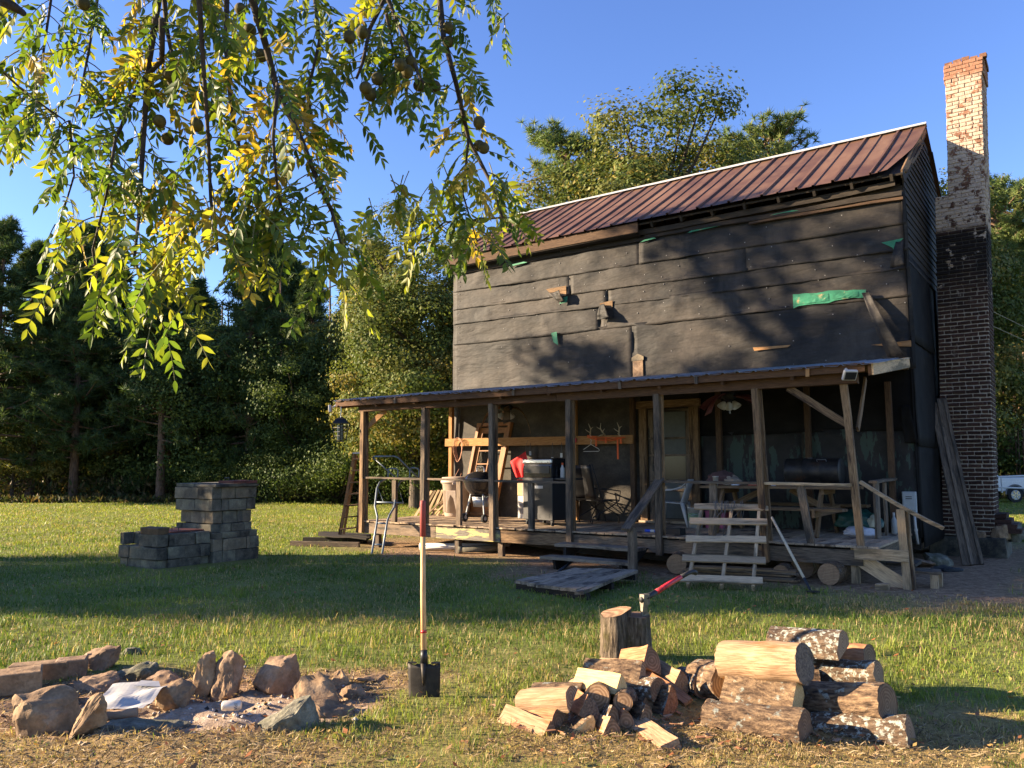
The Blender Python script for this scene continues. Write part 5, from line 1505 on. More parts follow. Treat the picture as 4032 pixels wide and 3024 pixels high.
MB().tube([(0, 0, 0), (.6, .5, .02)], .055, 14, cap=False).build('pipe', CONCRETE, pv, smooth=True, solid=.012); MB().tube([(-.02, -.01, 0), (.05, .04, 0)], .065, 14, cap=False).build('collar', CONCRETE, pv, smooth=True, solid=.006)
t = thing('iron_bar', 'dark iron bar lying on the earth left of the ramp', 'bar', GP(2200, 2250, .02))
e = GP(2262, 2203, .15) - t.location
MB().tube([(0, 0, 0), e], .022, 8).build('shaft', STEEL_DARK, t, smooth=True); MB().tube([e * .95, e * 1.02], .03, 8).build('collar', STEEL_DARK, t)

# --- two grey boards leaning on the chimney
for k, (bx, by, tx, ty, vt) in enumerate(((3812, 2228, 3679, 1587, 4.62), (3850, 2224, 3706, 1571, 4.62))):
    b_ = GP(bx, by, .0); c = ATV(tx, ty, vt); c = HP(*c)
    t = thing('leaning_board', ['grey plank leaning on the chimney, the left of two', 'grey plank leaning on the chimney, the right of two'][k], 'plank', b_, 0, 'planks leaning on the chimney')
    board('plank', V3(0, 0, 0), c - b_, .155, .04, W_GREY, t, up=(-.3, -1, 0), seg=5, warp=.006)
    board('split_edge', V3(.045, -.045, .02), c - b_ + V3(.03, -.045, -.02), .05, .025, W_GREY, t, up=(-.3, -1, 0), seg=3, warp=.004)
# shoes and scraps on the bare earth
t = thing('work_gloves', 'dark pair of work gloves dropped on the earth by the corner steps', 'gloves', GP(3710, 2246), .2)
heap('glove', RUBBER, t, (.18, .06), .07, 1); heap('glove', RUBBER, t, (.16, .06), .06, 7, Matrix.Translation((.06, -.14, 0)))
# ------------------------------------------------------------------ concrete block barbecue pit
BQ = -math.atan2(.548, .836)
bq = thing('block_barbecue', 'grey concrete block barbecue pit with tall chamber standing on the lawn', 'barbecue', (-5.65, 13.02, 0), BQ)
bqm = [CONCRETE, CONC_DARK, CONC_TAN]
def block(c, d, m, parent=bq, name='block'):
    mb_ = MB().box((0, 0, 0), (d[0] - .004, d[1] - .004, d[2] - .004), j=.007)
    return mb_.build(name, m, parent, Matrix.Translation(c), bevel=.008)
q = random.Random(17)
def course(z, h, x0, x1, y0, y1, off, mats, t=.19, skip=()):
    """ring of blocks round a rectangle"""
    n = 0
    for (ax, fixed, a0, a1) in (('x', y0 + t / 2, x0, x1), ('x', y1 - t / 2, x0, x1), ('y', x0 + t / 2, y0 + t, y1 - t), ('y', x1 - t / 2, y0 + t, y1 - t)):
        p = a0 - off
        while p < a1 - .02:
            a, c = max(p, a0), min(p + .4, a1)
            if c - a > .06:
                n += 1
                if n not in skip:
                    cc_ = ((a + c) / 2, fixed, z + h / 2) if ax == 'x' else (fixed, (a + c) / 2, z + h / 2)
                    dd = (c - a, t, h) if ax == 'x' else (t, c - a, h)
                    j = q.uniform(-.008, .008)
                    block((cc_[0] + j, cc_[1] + j, cc_[2]), dd, q.choice(mats))
            p += .4
course(-.06, .19, -1.06, 0, .02, 1.0, .2, [CONC_DARK, CONCRETE])
course(.13, .2, -1.08, .0, 0, 1.0, .1, [CONCRETE, CONC_DARK, CONCRETE])
course(.335, .2, -1.07, -.02, .02, 1.0, .3, [CONC_DARK, CONC_DARK, CONCRETE], skip=(2,))
course(-.06, .25, -1.08, .06, 1.0, 1.95, .15, [CONCRETE, CONC_DARK])
course(.19, .2, -1.08, .06, 1.0, 1.95, .3, [CONCRETE, CONC_TAN, CONC_DARK])
course(.39, .11, -1.06, .04, 1.02, 1.93, .1, [CONC_DARK, CONCRETE], t=.17)
course(.5, .14, -1.03, -.0, 1.02, 1.86, .22, [CONCRETE, CONC_DARK])
course(.645, .21, -.97, -.05, 1.06, 1.84, .1, [CONCRETE, CONC_TAN, CONC_TAN])
course(.86, .2, -1.05, .0, 1.0, 1.9, .25, [CONCRETE, CONC_DARK])
course(1.065, .2, -1.07, .02, .98, 1.92, .12, [CONCRETE, CONC_TAN, CONC_DARK])
block((-.78, 1.45, 1.3), (.5, .92, .065), CONCRETE, name='cap_slab')
block((-.22, 1.45, 1.295), (.6, .92, .05), CONC_DARK, name='cap_slab')
rust = surf('rusty_lid', [(.3, srgb('#4a2f2a')), (.7, srgb('#7c4a40'))], 6, rough=.7, bump=.2, rand=.1, metal=.3)
lid = MB().box((-.12, 1.6, 1.35), (.42, .5, .05)).build('lid', rust, bq)
MB().tube([(-.2, 1.38, 1.36), (-.2, 1.38, 1.42), (-.08, 1.38, 1.42), (-.08, 1.38, 1.36)], .008, 6).build('handle', STEEL_DARK, lid)
lid = MB().box((-.52, .66, .55), (.72, .6, .02)).build('lid', rust, bq)
MB().tube([(-.38, .5, .56), (-.38, .5, .62), (-.2, .5, .62), (-.2, .5, .56)], .009, 6).build('handle', STEEL_DARK, lid)
MB().box((-.28, .12, .595), (.52, .2, .11), j=.015).build('loose_block', surf('brown_block', [(.3, srgb('#4a3a2a')), (.7, srgb('#6d563c'))], 8, bump=.5, rand=.1), bq, bevel=.01)

# ------------------------------------------------------------------ stones
def rock_mesh(name, size, seed, m, peak=0.0, lean=(0, 0), flat=.0, sub=3):
    q = random.Random(seed)
    bm = bmesh.new()
    pts = []
    for i in range(17):
        a = q.uniform(0, 2 * math.pi); z = q.uniform(-.25, 1)
        r = math.sqrt(max(0.05, 1 - max(z, 0) ** 2 * (1 - flat)))
        r *= (1 - peak * max(z, 0)) * q.uniform(.82, 1.05)
        x, y = math.cos(a) * r, math.sin(a) * r
        pts.append(bm.verts.new((x * size[0] / 2 + lean[0] * z * size[2], y * size[1] / 2 + lean[1] * z * size[2], z * size[2])))
    res = bmesh.ops.convex_hull(bm, input=pts)
    loose = [v_ for v_ in bm.verts if not v_.link_faces]
    if loose: bmesh.ops.delete(bm, geom=loose, context='VERTS')
    bmesh.ops.triangulate(bm, faces=bm.faces[:])
    for it in range(sub):
        bmesh.ops.subdivide_edges(bm, edges=bm.edges[:], cuts=1, use_grid_fill=True)
        bmesh.ops.triangulate(bm, faces=bm.faces[:])
        bmesh.ops.smooth_vert(bm, verts=bm.verts[:], factor=.14 if it == 0 else .08, use_axis_x=True, use_axis_y=True, use_axis_z=True)
    s = max(size)
    bm.normal_update()
    for v_ in bm.verts:
        p = v_.co / s
        d = noise.noise(p * 3.5 + Vector((seed, 0, 0))) * .05 + noise.noise(p * 8 + Vector((0, seed, 0))) * .03 + noise.noise(p * 22) * .018
        v_.co += v_.normal * d * s
    me = bpy.data.meshes.new(name); bm.to_mesh(me); bm.free()
    me.materials.append(m)
    me.polygons.foreach_set('use_smooth', [True] * len(me.polygons)); me.set_sharp_from_angle(angle=R(28))
    return me
def stone(label, px, py, w, d, h, m, seed, rz=0, group='stones ringing the fire pit', sink=.03, **kw):
    p = GP(px, py, 0)
    p.y += d * .3
    w *= 1.18; d *= 1.1
    if seed in (5, 6, 7): w *= 1.12
    o = link('fire_ring_stone' if group.endswith('pit') else 'stone', rock_mesh('stone', (w, d, h + sink), seed, m, **kw))
    o.location = (p.x, p.y, float(ground_z(np.array(p.x), np.array(p.y))) - sink + .01)
    o.rotation_euler = (0, 0, rz)
    return tag(o, label, 'stone', group)
stone('large rounded tan stone at the front left of the fire ring', 128, 2893, .42, .38, .27, ROCK_TAN, 1, flat=.6)
stone('pointed tan stone leaning right at the front of the fire ring', 312, 2920, .24, .22, .28, ROCK_TAN, 2, peak=.5, lean=(.22, 0))
stone('rounded tan stone sitting inside the fire ring', 672, 2760, .30, .24, .15, ROCK_TAN, 3, flat=.4)
stone('wide sloping brown stone behind the inner rounded stone', 612, 2722, .42, .35, .19, ROCK_RED, 4, peak=.3)
stone('slender upright stone, leftmost of three standing stones', 788, 2718, .17, .16, .31, ROCK_TAN, 5, flat=.5, peak=.3, lean=(.1, 0))
stone('broad upright reddish stone, middle of three standing stones', 900, 2718, .26, .2, .34, ROCK_RED, 6, flat=.6, peak=.28)
stone('craggy upright stone, rightmost of three standing stones', 1080, 2715, .32, .28, .32, ROCK_RED, 7, flat=.5, peak=.35, lean=(.08, 0))
stone('smooth tilted tan stone right of the standing stones', 1240, 2765, .29, .26, .23, ROCK_TAN, 8, flat=.5, lean=(-.15, 0))
stone('low flat tan stone in front of the tilted stone', 1285, 2803, .34, .26, .1, ROCK_TAN, 9, flat=.5)
stone('dark grey granite stone at the front right of the fire ring', 1118, 2874, .36, .34, .23, ROCK_GREY, 10, flat=.5)
stone('orange angular stone at the rear left of the fire ring', 378, 2640, .30, .22, .17, ROCK_RED, 11, flat=.8)
stone('flat brown stone lying inside below the orange stone', 355, 2710, .30, .24, .1, ROCK_RED, 12, flat=.8)
stone('sunken grey slab inside the left of the fire ring', 218, 2765, .22, .22, .07, ROCK_GREY, 13, flat=.9)
stone('dark shaded slab behind the rear left of the ring', 520, 2660, .32, .24, .09, ROCK_GREY, 14, flat=.8)
stone('small tan stone touching the right of the tilted stone', 1332, 2692, .13, .12, .09, ROCK_TAN, 15)
stone('small brown stone right of the fire ring in shadow', 1382, 2738, .2, .14, .09, ROCK_RED, 16)
stone('long low ashy slab along the front of the fire ring', 545, 2868, .52, .24, .07, ROCK_GREY, 17, flat=.9)
stone('flat tan stone set in the earth left of the shovel', 1450, 2680, .24, .22, .035, ROCK_TAN, 18, flat=.9)
stone('small dark rock behind the fire ring on the grass edge', 508, 2580, .17, .14, .07, ROCK_GREY, 19)
stone('pale sliver of stone standing before the grey granite', 985, 2880, .14, .1, .06, ROCK_TAN, 20, peak=.5)
def edging(label, p, rz, d, m=CONC_TAN):
    o = MB().box((0, 0, d[2] / 2 - .02), d, j=.008).build('edging_block', m, None, None, bevel=.012)
    o.location = p; o.rotation_euler = (0, 0, rz)
    return tag(o, label, 'block', 'edging blocks of the fire ring')
edging('brown concrete edging block, nearest the left edge of the picture', GP(35, 2718), .5, (.42, .24, .16), ROCK_TAN)
edging('long brown edging block in the middle of the curb row', GP(130, 2682) + V3(0, .08, 0), .34, (.4, .16, .14), ROCK_TAN)
edging('short brown edging block beside the orange stone', GP(258, 2668) + V3(0, .08, 0), .42, (.22, .16, .15), ROCK_RED)

# ------------------------------------------------------------------ litter in the fire ring
p = GP(500, 2770, .03)
pa = thing('paper_sheet', 'crumpled white paper sheet lying in the fire ring', 'paper', p, .1)
def pf_(a, b):
    x, y = (a - .5) * .38, (b - .5) * .4
    return (x + .04 * (b - .5), y, .05 * b + .035 * noise.noise((x * 7, y * 7, 2)) + .03 * max(0, .3 - abs(a - .6)) + .02)
MB().grid(14, 12, pf_).build('sheet', plain('white_paper', (.45, .44, .42), .9), pa, solid=.002)
MB().add([(.0, .12, .085), (.17, .14, .07), (.14, .2, .09), (.02, .2, .1)], [(0, 1, 2, 3)]).build('folded_corner', plain('white_paper_b', (.47, .46, .44), .9), pa, solid=.002)
p = GP(912, 2778, .033)
cn = thing('drink_can', 'pale printed drink can lying on the ash in the fire ring', 'can', p, .12)
Mc = Matrix.Rotation(R(90), 4, 'Y')
MB().lathe([(.024, -.062), (.028, -.06), (.033, -.05), (.033, .048), (.026, .06), (.025, .062), (.0, .058)], 22, 0, Mc).build('can_body', plain('cream_can', (.68, .62, .52), .4, .3), cn, smooth=True)
MB().lathe([(.0334, -.03), (.0334, .005)], 10, 0, Matrix.Rotation(R(118), 4, 'X') @ Mc, cap=False).build('tan_print', plain('tan_print', (.5, .3, .18), .5), cn, smooth=True).scale = (1, .6, 1.0)
cu = bpy.data.curves.new('lettering', 'FONT'); cu.body = 'IPA'; cu.size = .032; cu.extrude = .0006
cu.materials.append(plain('grey_blue_ink', (.12, .13, .16), .5))
_t = bpy.data.objects.new('tmp', cu); COL.objects.link(_t); bpy.context.view_layer.update()
_me = bpy.data.meshes.new_from_object(_t.evaluated_get(bpy.context.evaluated_depsgraph_get())); bpy.data.objects.remove(_t)
lt = link('lettering', _me, cn)
lt.matrix_local = Matrix.Translation((.022, -.0345, .024)) @ Matrix.Rotation(R(90), 4, 'X') @ Matrix.Rotation(R(-90), 4, 'Z')
p = GP(482, 2815, .03)
t = thing('cardboard_tube', 'scorched brown cardboard tube beside the white paper', 'tube', p, .32)
MB().tube([(-.09, 0, 0), (.09, .0, .01)], .028, 12, cap=False).build('tube', plain('brown_card', (.3, .2, .13), .95), t, solid=.004, smooth=True)
MB().tube([(-.1, 0, -.002), (-.075, 0, 0)], .0285, 12, cap=False).build('burnt_end', STEEL_DARK, t)
# pebbles, charcoal and ash crumbs (uncountable)
def scatter_bits():
    q = np.random.default_rng(5)
    mbits = MB()
    for i in range(420):
        x, y = q.normal(-2.1, .75), q.normal(5.75, .42)
        if np.hypot((x + 2.35) / 1.5, (y - 5.85) / 1.0) > 1: continue
        s = .006 + .016 * q.random() ** 2
        z = float(ground_z(np.array(x), np.array(y)))
        c = (x, y, z + s * .3)
        vs = [(c[0] + s * a * q.uniform(.6, 1.3), c[1] + s * b_ * q.uniform(.6, 1.3), c[2] + s * e * q.uniform(.5, 1)) for (a, b_, e) in ((1, 0, 0), (-1, 0, 0), (0, 1, 0), (0, -1, 0), (0, 0, 1), (0, 0, -1))]
        mbits.add(vs, [(0, 2, 4), (2, 1, 4), (1, 3, 4), (3, 0, 4), (2, 0, 5), (1, 2, 5), (3, 1, 5), (0, 3, 5)], int(q.choice([0, 0, 1, 2])))
    o = mbits.build('ash_crumbs', [plain('pale_ash', (.4, .37, .33), .95), ROCK_TAN, plain('charcoal', (.02, .02, .02), .95)])
    tag(o, 'pale ash crumbs, pebbles and charcoal in the fire ring', 'gravel', kind='stuff')
scatter_bits()

# ------------------------------------------------------------------ shovel
sh = thing('shovel', 'square shovel with red topped wooden handle standing in the ground', 'shovel', (-.63, 5.87, -.02), R(-7))
sh.rotation_euler = (R(-3), R(-.6), R(-7))
HW = surf('ash_wood_handle', [(.3, srgb('#a57c50')), (.6, srgb('#cfa877')), (.8, srgb('#dfc097'))], 10, (12, 12, .8), bump=.15, rand=0, rough=.6)
hn = MB().tube([(0, 0, .24), (-.012, .004, .7), (-.018, .01, 1.14)], [.022, .0195, .019], 14).build('handle', HW, sh, smooth=True)
MB().tube([(-.018, .01, 1.13), (-.022, .012, 1.36), (-.022, .012, 1.385), (-.022, .012, 1.39)], [.021, .0225, .021, .01], 14).build('red_grip', RED_GRIP, hn, smooth=True)
MB().tube([(-.0045, .0015, .455), (-.0055, .002, .475)], .0222, 14).build('red_band', RED_PAINT, hn, smooth=True)
MB().tube([(0, 0, .24), (0, -.004, .30), (-.002, 0, .34)], [.03, .026, .022], 12).build('socket', STEEL_DARK, sh, smooth=True)
def bl(a, b):
    x = (a - .5) * (.235 - .015 * (1 - b)); z = .245 - .27 * (1 - b) if False else -.04 + .285 * b
    if b == 1.0: z -= .022 * (1 if abs(a - .5) > .18 else 0) * 0
    return (x, -.012 + .05 * (2 * (a - .5)) ** 2 * .35 + .012 * (1 - b), z - .03 * (1 if b == 1 and .2 < abs(a - .5) < .35 else 0) * .3)
shovel_steel = surf('muddy_steel', [(.3, (.018, .016, .015)), (.6, (.04, .035, .03)), (.8, (.1, .075, .05))], 9, rough=.6, metal=.4, bump=.2, rand=0, stain=srgb('#7a5f42'), stain_scale=7, stain_at=(.6, .68))
bd = MB().grid(10, 8, bl).build('blade', shovel_steel, sh, smooth=True, solid=.005)
MB().tube([(0, -.018, .10), (0, -.014, .25)], [.006, .022], 10).build('spine', shovel_steel, bd, smooth=True)
for s in (-1, 1): MB().box((s * .085, -.002, .252), (.06, .035, .008)).build('foot_tread', shovel_steel, bd)

# ------------------------------------------------------------------ chopping block and axe
SX, SY = .95, 6.98
def lobe(cx, cy, r, h, seed, tilt, flare=.02):
    q = random.Random(seed)
    n, m_ = 40, 12
    vs, fs = [], []
    for j in range(m_ + 1):
        t = j / m_
        for k in range(n):
            a = 2 * math.pi * k / n
            rr_ = r * (1 + .07 * math.sin(3 * a + seed) + .05 * math.sin(5 * a + 2 * seed) + .035 * noise.noise((math.cos(a) * 6, math.sin(a) * 6, t * 1.2 + seed)) + .03 * noise.noise((math.cos(a) * 15, math.sin(a) * 15, t * 2))) + flare * (1 - t) ** 2
            x, y = cx + math.cos(a) * rr_, cy + math.sin(a) * rr_
            z = -.02 + (h + .02) * t + (tilt[0] * (x - cx) + tilt[1] * (y - cy)) * t
            vs.append((x, y, z))
    for j in range(m_):
        for k in range(n):
            fs.append((j * n + k, j * n + (k + 1) % n, (j + 1) * n + (k + 1) % n, (j + 1) * n + k))
    return vs, fs, [v_ for v_ in vs[-n:]]
stp = thing('chopping_stump', 'double trunked chopping stump standing behind the split firewood', 'stump', (SX, SY, 0))
for k, (cx, cy, r, h, tl_) in enumerate(((-.085, .0, .125, .385, (.25, .1)), (.09, .02, .12, .355, (-.02, .04)))):
    vs, fs, top = lobe(cx, cy, r, h, k * 3 + 1, tl_)
    MB().add(vs, fs).build('bark', surf('stump_bark%d' % k, [(.32, srgb('#221a13')), (.5, srgb('#5f5243')), (.72, srgb('#8c7c68'))], 8, (5, 5, .9), bump=1.0, rand=0, detail=7, stain=srgb('#4b4326'), stain_scale=5, stain_at=(.55, .68), dist=.05), stp, smooth=True)
    c = sum((Vector(v_) for v_ in top), Vector()) / len(top)
    MB().add([c + Vector((0, 0, -.006))] + [Vector(v_).lerp(c, .03) for v_ in top], [(0, 1 + i, 1 + (i + 1) % len(top)) for i in range(len(top))]).build('cut_top', ENDGRAIN, stp)
ax = thing('axe', 'axe with red and black handle sunk in the chopping stump', 'axe', (SX + .165, SY + .0, .36))
hm_ = surf('axe_steel', [(.3, srgb('#4c4740')), (.7, srgb('#8a8376'))], 12, rough=.5, metal=.6, bump=.1, rand=0)
hx = Vector((.52, .36, .175)).normalized()           # direction of the handle, rising to the right and away
head_c = Vector((.0, 0, .115))
zax = Vector((0, 0, -1)); xax = hx - zax * hx.dot(zax); xax.normalize(); yax = zax.cross(xax)
M = Matrix((xax, yax, zax)).transposed().to_4x4(); M.translation = head_c
# head outline in the plane of handle (x) and blade (z down)
poly = [(-.03, -.055), (.035, -.055), (.035, .02), (.025, .05), (.03, .09), (.055, .13), (-.04, .135), (-.035, .06), (-.035, .0)]
Mh = M @ Matrix(((1, 0, 0, 0), (0, 0, 1, 0), (0, 1, 0, 0), (0, 0, 0, 1)))
th = [(.026 if y < .03 else (.014 if y < .07 else .004)) for (x, y) in poly]
nP = len(poly)
vs = [(x, y, t_) for (x, y), t_ in zip(poly, th)] + [(x, y, -t_) for (x, y), t_ in zip(poly, th)]
MB().add(vs, [tuple(range(nP)), tuple(range(2 * nP - 1, nP - 1, -1))] + [(i, nP + i, nP + (i + 1) % nP, (i + 1) % nP) for i in range(nP)], 0, Mh).build('head', hm_, ax)
hp = [head_c + Vector((0, 0, .02)) + hx * s + Vector((0, 0, dz)) for s, dz in ((-.045, .0), (.06, -.002), (.14, .0), (.3, .012), (.46, .018), (.56, .02), (.62, .012), (.655, -.012), (.665, -.02))]
def ovtube(pts, rs, name, m, parent):
    mbt = MB().tube([(0, 0, 0)] * 0 or pts, rs, 12)
    return mbt.build(name, m, parent, smooth=True)
BLK = plain('black_rubber_grip', (.012, .012, .012), .6)
hd_ = ovtube(hp[:3], [.024, .026, .024], 'handle', BLK, ax)
ovtube([hp[2] - hx * .005, hp[3], hp[4]], [.0235, .0215, .020], 'red_sleeve', RED_PAINT, hd_)
ovtube(hp[4:], [.0195, .019, .020, .024, .018], 'grip', BLK, hd_)
for s in (.17, .185, .2, .24, .255):
    c = head_c + Vector((0, 0, .02)) + hx * s; c.z += .006
    MB().tube([c, c + hx * .004], .0242, 12).build('stripe', BLK, hd_)

# ------------------------------------------------------------------ firewood
def wedge_piece(name, label, p0, p1, prof, mats, cat, group, seed, twist=0.0, up=(0, 0, 1), nseg=6):
    """a split piece: closed profile in (y,z) swept from p0 to p1; mats = (bark, split, end); prof entries (y,z,is_bark)"""
    if cat == 'firewood': prof = [(y * 1.13, z * 1.13, b_) for y, z, b_ in prof]
    t = thing(name, label, cat, p0, 0, group)
    p0, p1 = Vector(p0), Vector(p1)
    F_ = frame((0, 0, 0), p1 - p0, up)
    L = (p1 - p0).length
    q = random.Random(seed)
    n = len(prof)
    rings = []
    for i in range(nseg + 1):
        s = i / nseg
        ang = twist * (s - .5)
        k = 1 + .06 * noise.noise((s * 2.5, seed, 0)) * (1 if 0 < i < nseg else .6)
        by, bz = .012 * noise.noise((s * 2, 0, seed)), .012 * noise.noise((0, s * 2, seed))
        ring = []
        for j, (y, z, b_) in enumerate(prof):
            w_ = 1 + .05 * noise.noise((j * 1.7 if n < 18 else y * 14, s * 4, seed * 2.1 + (z * 14 if n >= 18 else 0)))
            if b_ and n >= 18:
                w_ += .055 * noise.noise((s * L * 7, math.atan2(z, y) * 5, seed * 1.3)) + .035 * abs(noise.noise((s * L * 16, math.atan2(z, y) * 11, seed)))
            yy, zz = y * k * w_, z * k * w_
            ring.append((L * s + (q.uniform(-.006, .006) if i in (0, nseg) else 0), yy * math.cos(ang) - zz * math.sin(ang) + by, yy * math.sin(ang) + zz * math.cos(ang) + bz))
        rings.append(ring)
    bark, split = MB(), MB()
    for i in range(nseg):
        for j in range(n):
            j2 = (j + 1) % n
            (bark if prof[j][2] and prof[j2][2] else split).add([rings[i][j], rings[i][j2], rings[i + 1][j2], rings[i + 1][j]], [(0, 1, 2, 3)])
    for nm, mb_, m in (('bark', bark, mats[0]), ('split_face', split, mats[1])):
        if mb_.f:
            o = mb_.build(nm, m, t, F_)
            bm = bmesh.new(); bm.from_mesh(o.data); bmesh.ops.remove_doubles(bm, verts=bm.verts[:], dist=1e-5)
            bm.to_mesh(o.data); bm.free(); auto_smooth(o, 45)
    for rg, rev in ((rings[0], True), (rings[-1], False)):
        MB().add(rg, [tuple(range(n - 1, -1, -1)) if rev else tuple(range(n))]).build('cut_end', mats[2], t, F_)
    return t
def arc(r, a0, a1, n, cz=0.0, bark=True):
    return [(math.cos(R(a0 + (a1 - a0) * i / n)) * r, math.sin(R(a0 + (a1 - a0) * i / n)) * r - cz, bark) for i in range(n + 1)]
def half_prof(r, rot=0):
    """half round; flat side faces rot degrees (0 = up)"""
    pr = arc(r, 180, 360, 9, -r * .35)
    return rotp(pr, rot)
def quarter_prof(r, rot=0):
    pr = [(0, 0, False)] + arc(r, 0, 90, 6); pr = [(y - r * .4, z - r * .4, b_) for y, z, b_ in pr]
    return rotp(pr, rot)
def plank_prof(w, h, rot=0):
    return rotp([(-w / 2, -h / 2, False), (w / 2, -h / 2, False), (w / 2, h / 2, False), (-w / 2, h / 2, False)], rot)
def round_prof(r, rot=0): return arc(r, 0, 360 - 24, 14)
def rotp(pr, rot):
    c, s = math.cos(R(rot)), math.sin(R(rot))
    return [(y * c - z * s, y * s + z * c, b_) for y, z, b_ in pr]
FW = 'split firewood pieces in the heap'
def fw(label, a, b_, Ya, Yb, prof, mats, seed, up=(0, 0, 1), **kw):
    return wedge_piece('firewood_piece', label, AT(a[0], a[1], Ya), AT(b_[0], b_[1], Yb), prof, mats, 'firewood', FW, seed, up=up, **kw)
B_, S_, E_ = BARK, SAPWOOD, ENDGRAIN
fw('long split billet at the lower left end of the firewood heap', (1990, 2832), (2165, 2902), 5.38, 5.08, quarter_prof(.12, -35), (B_, S_, E_), 1)
fw('broad reddish half log with round end at the heap left', (2045, 2826), (2200, 2846), 5.45, 5.22, rotp(half_prof(.1), 235), (SAP_RED, SAP_RED, E_), 2)
fw('pale smooth half log on top at the left of the heap', (2052, 2758), (2248, 2744), 5.45, 5.25, rotp(half_prof(.08), 215), (S_, S_, E_), 3)
fw('barky half log behind the pale one at the heap left', (2105, 2722), (2300, 2720), 5.75, 5.55, rotp(half_prof(.075), 190), (B_, S_, E_), 4)
fw('brightest pale wedge, sun glint in its colour, in the middle of the heap', (2278, 2688), (2448, 2716), 5.65, 5.38, quarter_prof(.12, -35), (B_, SAP_PALE, SAP_PALE), 5)
fw('long orange half log lying highest across the heap', (2298, 2646), (2528, 2662), 5.85, 5.62, rotp(half_prof(.085), 50), (B_, S_, E_), 6)
fw('thick split log at the top beside the stump', (2460, 2618), (2568, 2602), 6.3, 6.0, quarter_prof(.14, -30), (B_, SAP_RED, E_), 7)
fw('lichen covered split piece right of the pale wedge', (2462, 2700), (2586, 2708), 5.7, 5.5, rotp(half_prof(.075), 220), (LICHEN, SAP_RED, E_), 8)
fw('thin flat stick slanting down the right of the heap', (2500, 2622), (2712, 2766), 6.15, 5.6, plank_prof(.06, .022, 30), (S_, SAP_RED, S_), 9)
fw('dark barked piece with pale sunlit end at the heap front', (2225, 2818), (2302, 2868), 5.55, 5.12, rotp(half_prof(.075), 30), (B_, SAP_GREY, SAP_PALE), 10)
fw('round log with its dark end facing out mid heap', (2380, 2715), (2350, 2745), 5.75, 5.3, round_prof(.075), (B_, S_, E_), 11)
fw('grey ended split piece below the mid heap round', (2270, 2772), (2322, 2800), 5.6, 5.2, quarter_prof(.12, -30), (B_, SAP_RED, SAP_GREY), 12)
fw('lichened dark piece low in the heap centre', (2335, 2800), (2405, 2832), 5.5, 5.15, rotp(half_prof(.07), 60), (LICHEN, S_, E_), 13)
fw('small barked piece right of the lichened dark one', (2420, 2815), (2466, 2846), 5.5, 5.15, quarter_prof(.1, -30), (B_, SAP_RED, E_), 14)
fw('short barked piece at the right foot of the heap', (2462, 2800), (2540, 2824), 5.45, 5.22, rotp(half_prof(.065), 60), (B_, SAP_RED, E_), 15)
fw('half buried billet at the heap front in the grass', (2325, 2852), (2412, 2882), 5.4, 5.05, quarter_prof(.11, -30), (B_, S_, E_), 16)
fw('long pale plank like billet lying apart at the front right', (2492, 2850), (2645, 2950), 5.3, 4.78, plank_prof(.105, .075, 18), (S_, S_, S_), 17)
fw('dark barked log with orange end at the heap right', (2520, 2742), (2640, 2764), 5.7, 5.45, rotp(half_prof(.085), 60), (B_, SAP_RED, SAP_RED), 18)
fw('round ended stub below the pale wedge', (2480, 2738), (2452, 2765), 5.6, 5.25, round_prof(.055), (B_, SAP_RED, E_), 19)
fw('split slab behind the slanting stick at the heap right', (2585, 2640), (2685, 2690), 6.25, 5.85, quarter_prof(.11, -30), (B_, S_, S_), 20)
fw('small orange end peeping left of the pale wedge', (2262, 2690), (2300, 2700), 5.85, 5.65, quarter_prof(.08, 60), (S_, SAP_RED, SAP_RED), 21)
fw('narrow pale billet behind the top long log', (2360, 2612), (2445, 2622), 6.2, 6.0, plank_prof(.07, .05, 20), (S_, S_, S_), 22)
fw('dark barked round low in the right middle of the heap', (2420, 2770), (2560, 2790), 5.75, 5.5, round_prof(.075), (B_, SAP_GREY, E_), 23)
fw('dark barked round low in the left middle of the heap', (2160, 2800), (2300, 2790), 5.8, 5.6, round_prof(.08), (B_, SAP_GREY, E_), 24)
fw('base log under the top long billet of the heap', (2330, 2700), (2520, 2706), 6.05, 5.85, round_prof(.085), (B_, SAP_GREY, E_), 25)
# bark chips about the heap
def chips():
    q = random.Random(8); m = MB()
    for i in range(150):
        x, y = q.gauss(.95, .55), q.gauss(5.2, .3)
        s = q.uniform(.01, .035); a = q.uniform(0, 6.28); z = .012 + q.uniform(0, .02)
        M = Matrix.Translation((x, y, z)) @ Matrix.Rotation(a, 4, 'Z') @ Matrix.Rotation(q.uniform(-.6, .6), 4, 'X')
        m.box((0, 0, 0), (s * 2, s * .8, .004), q.choice((0, 1)), M, j=.002)
    tag(m.build('wood_chips', [SAPWOOD, SAP_RED]), 'wood chips and bark scraps round the firewood heap', 'chips', kind='stuff')
chips()

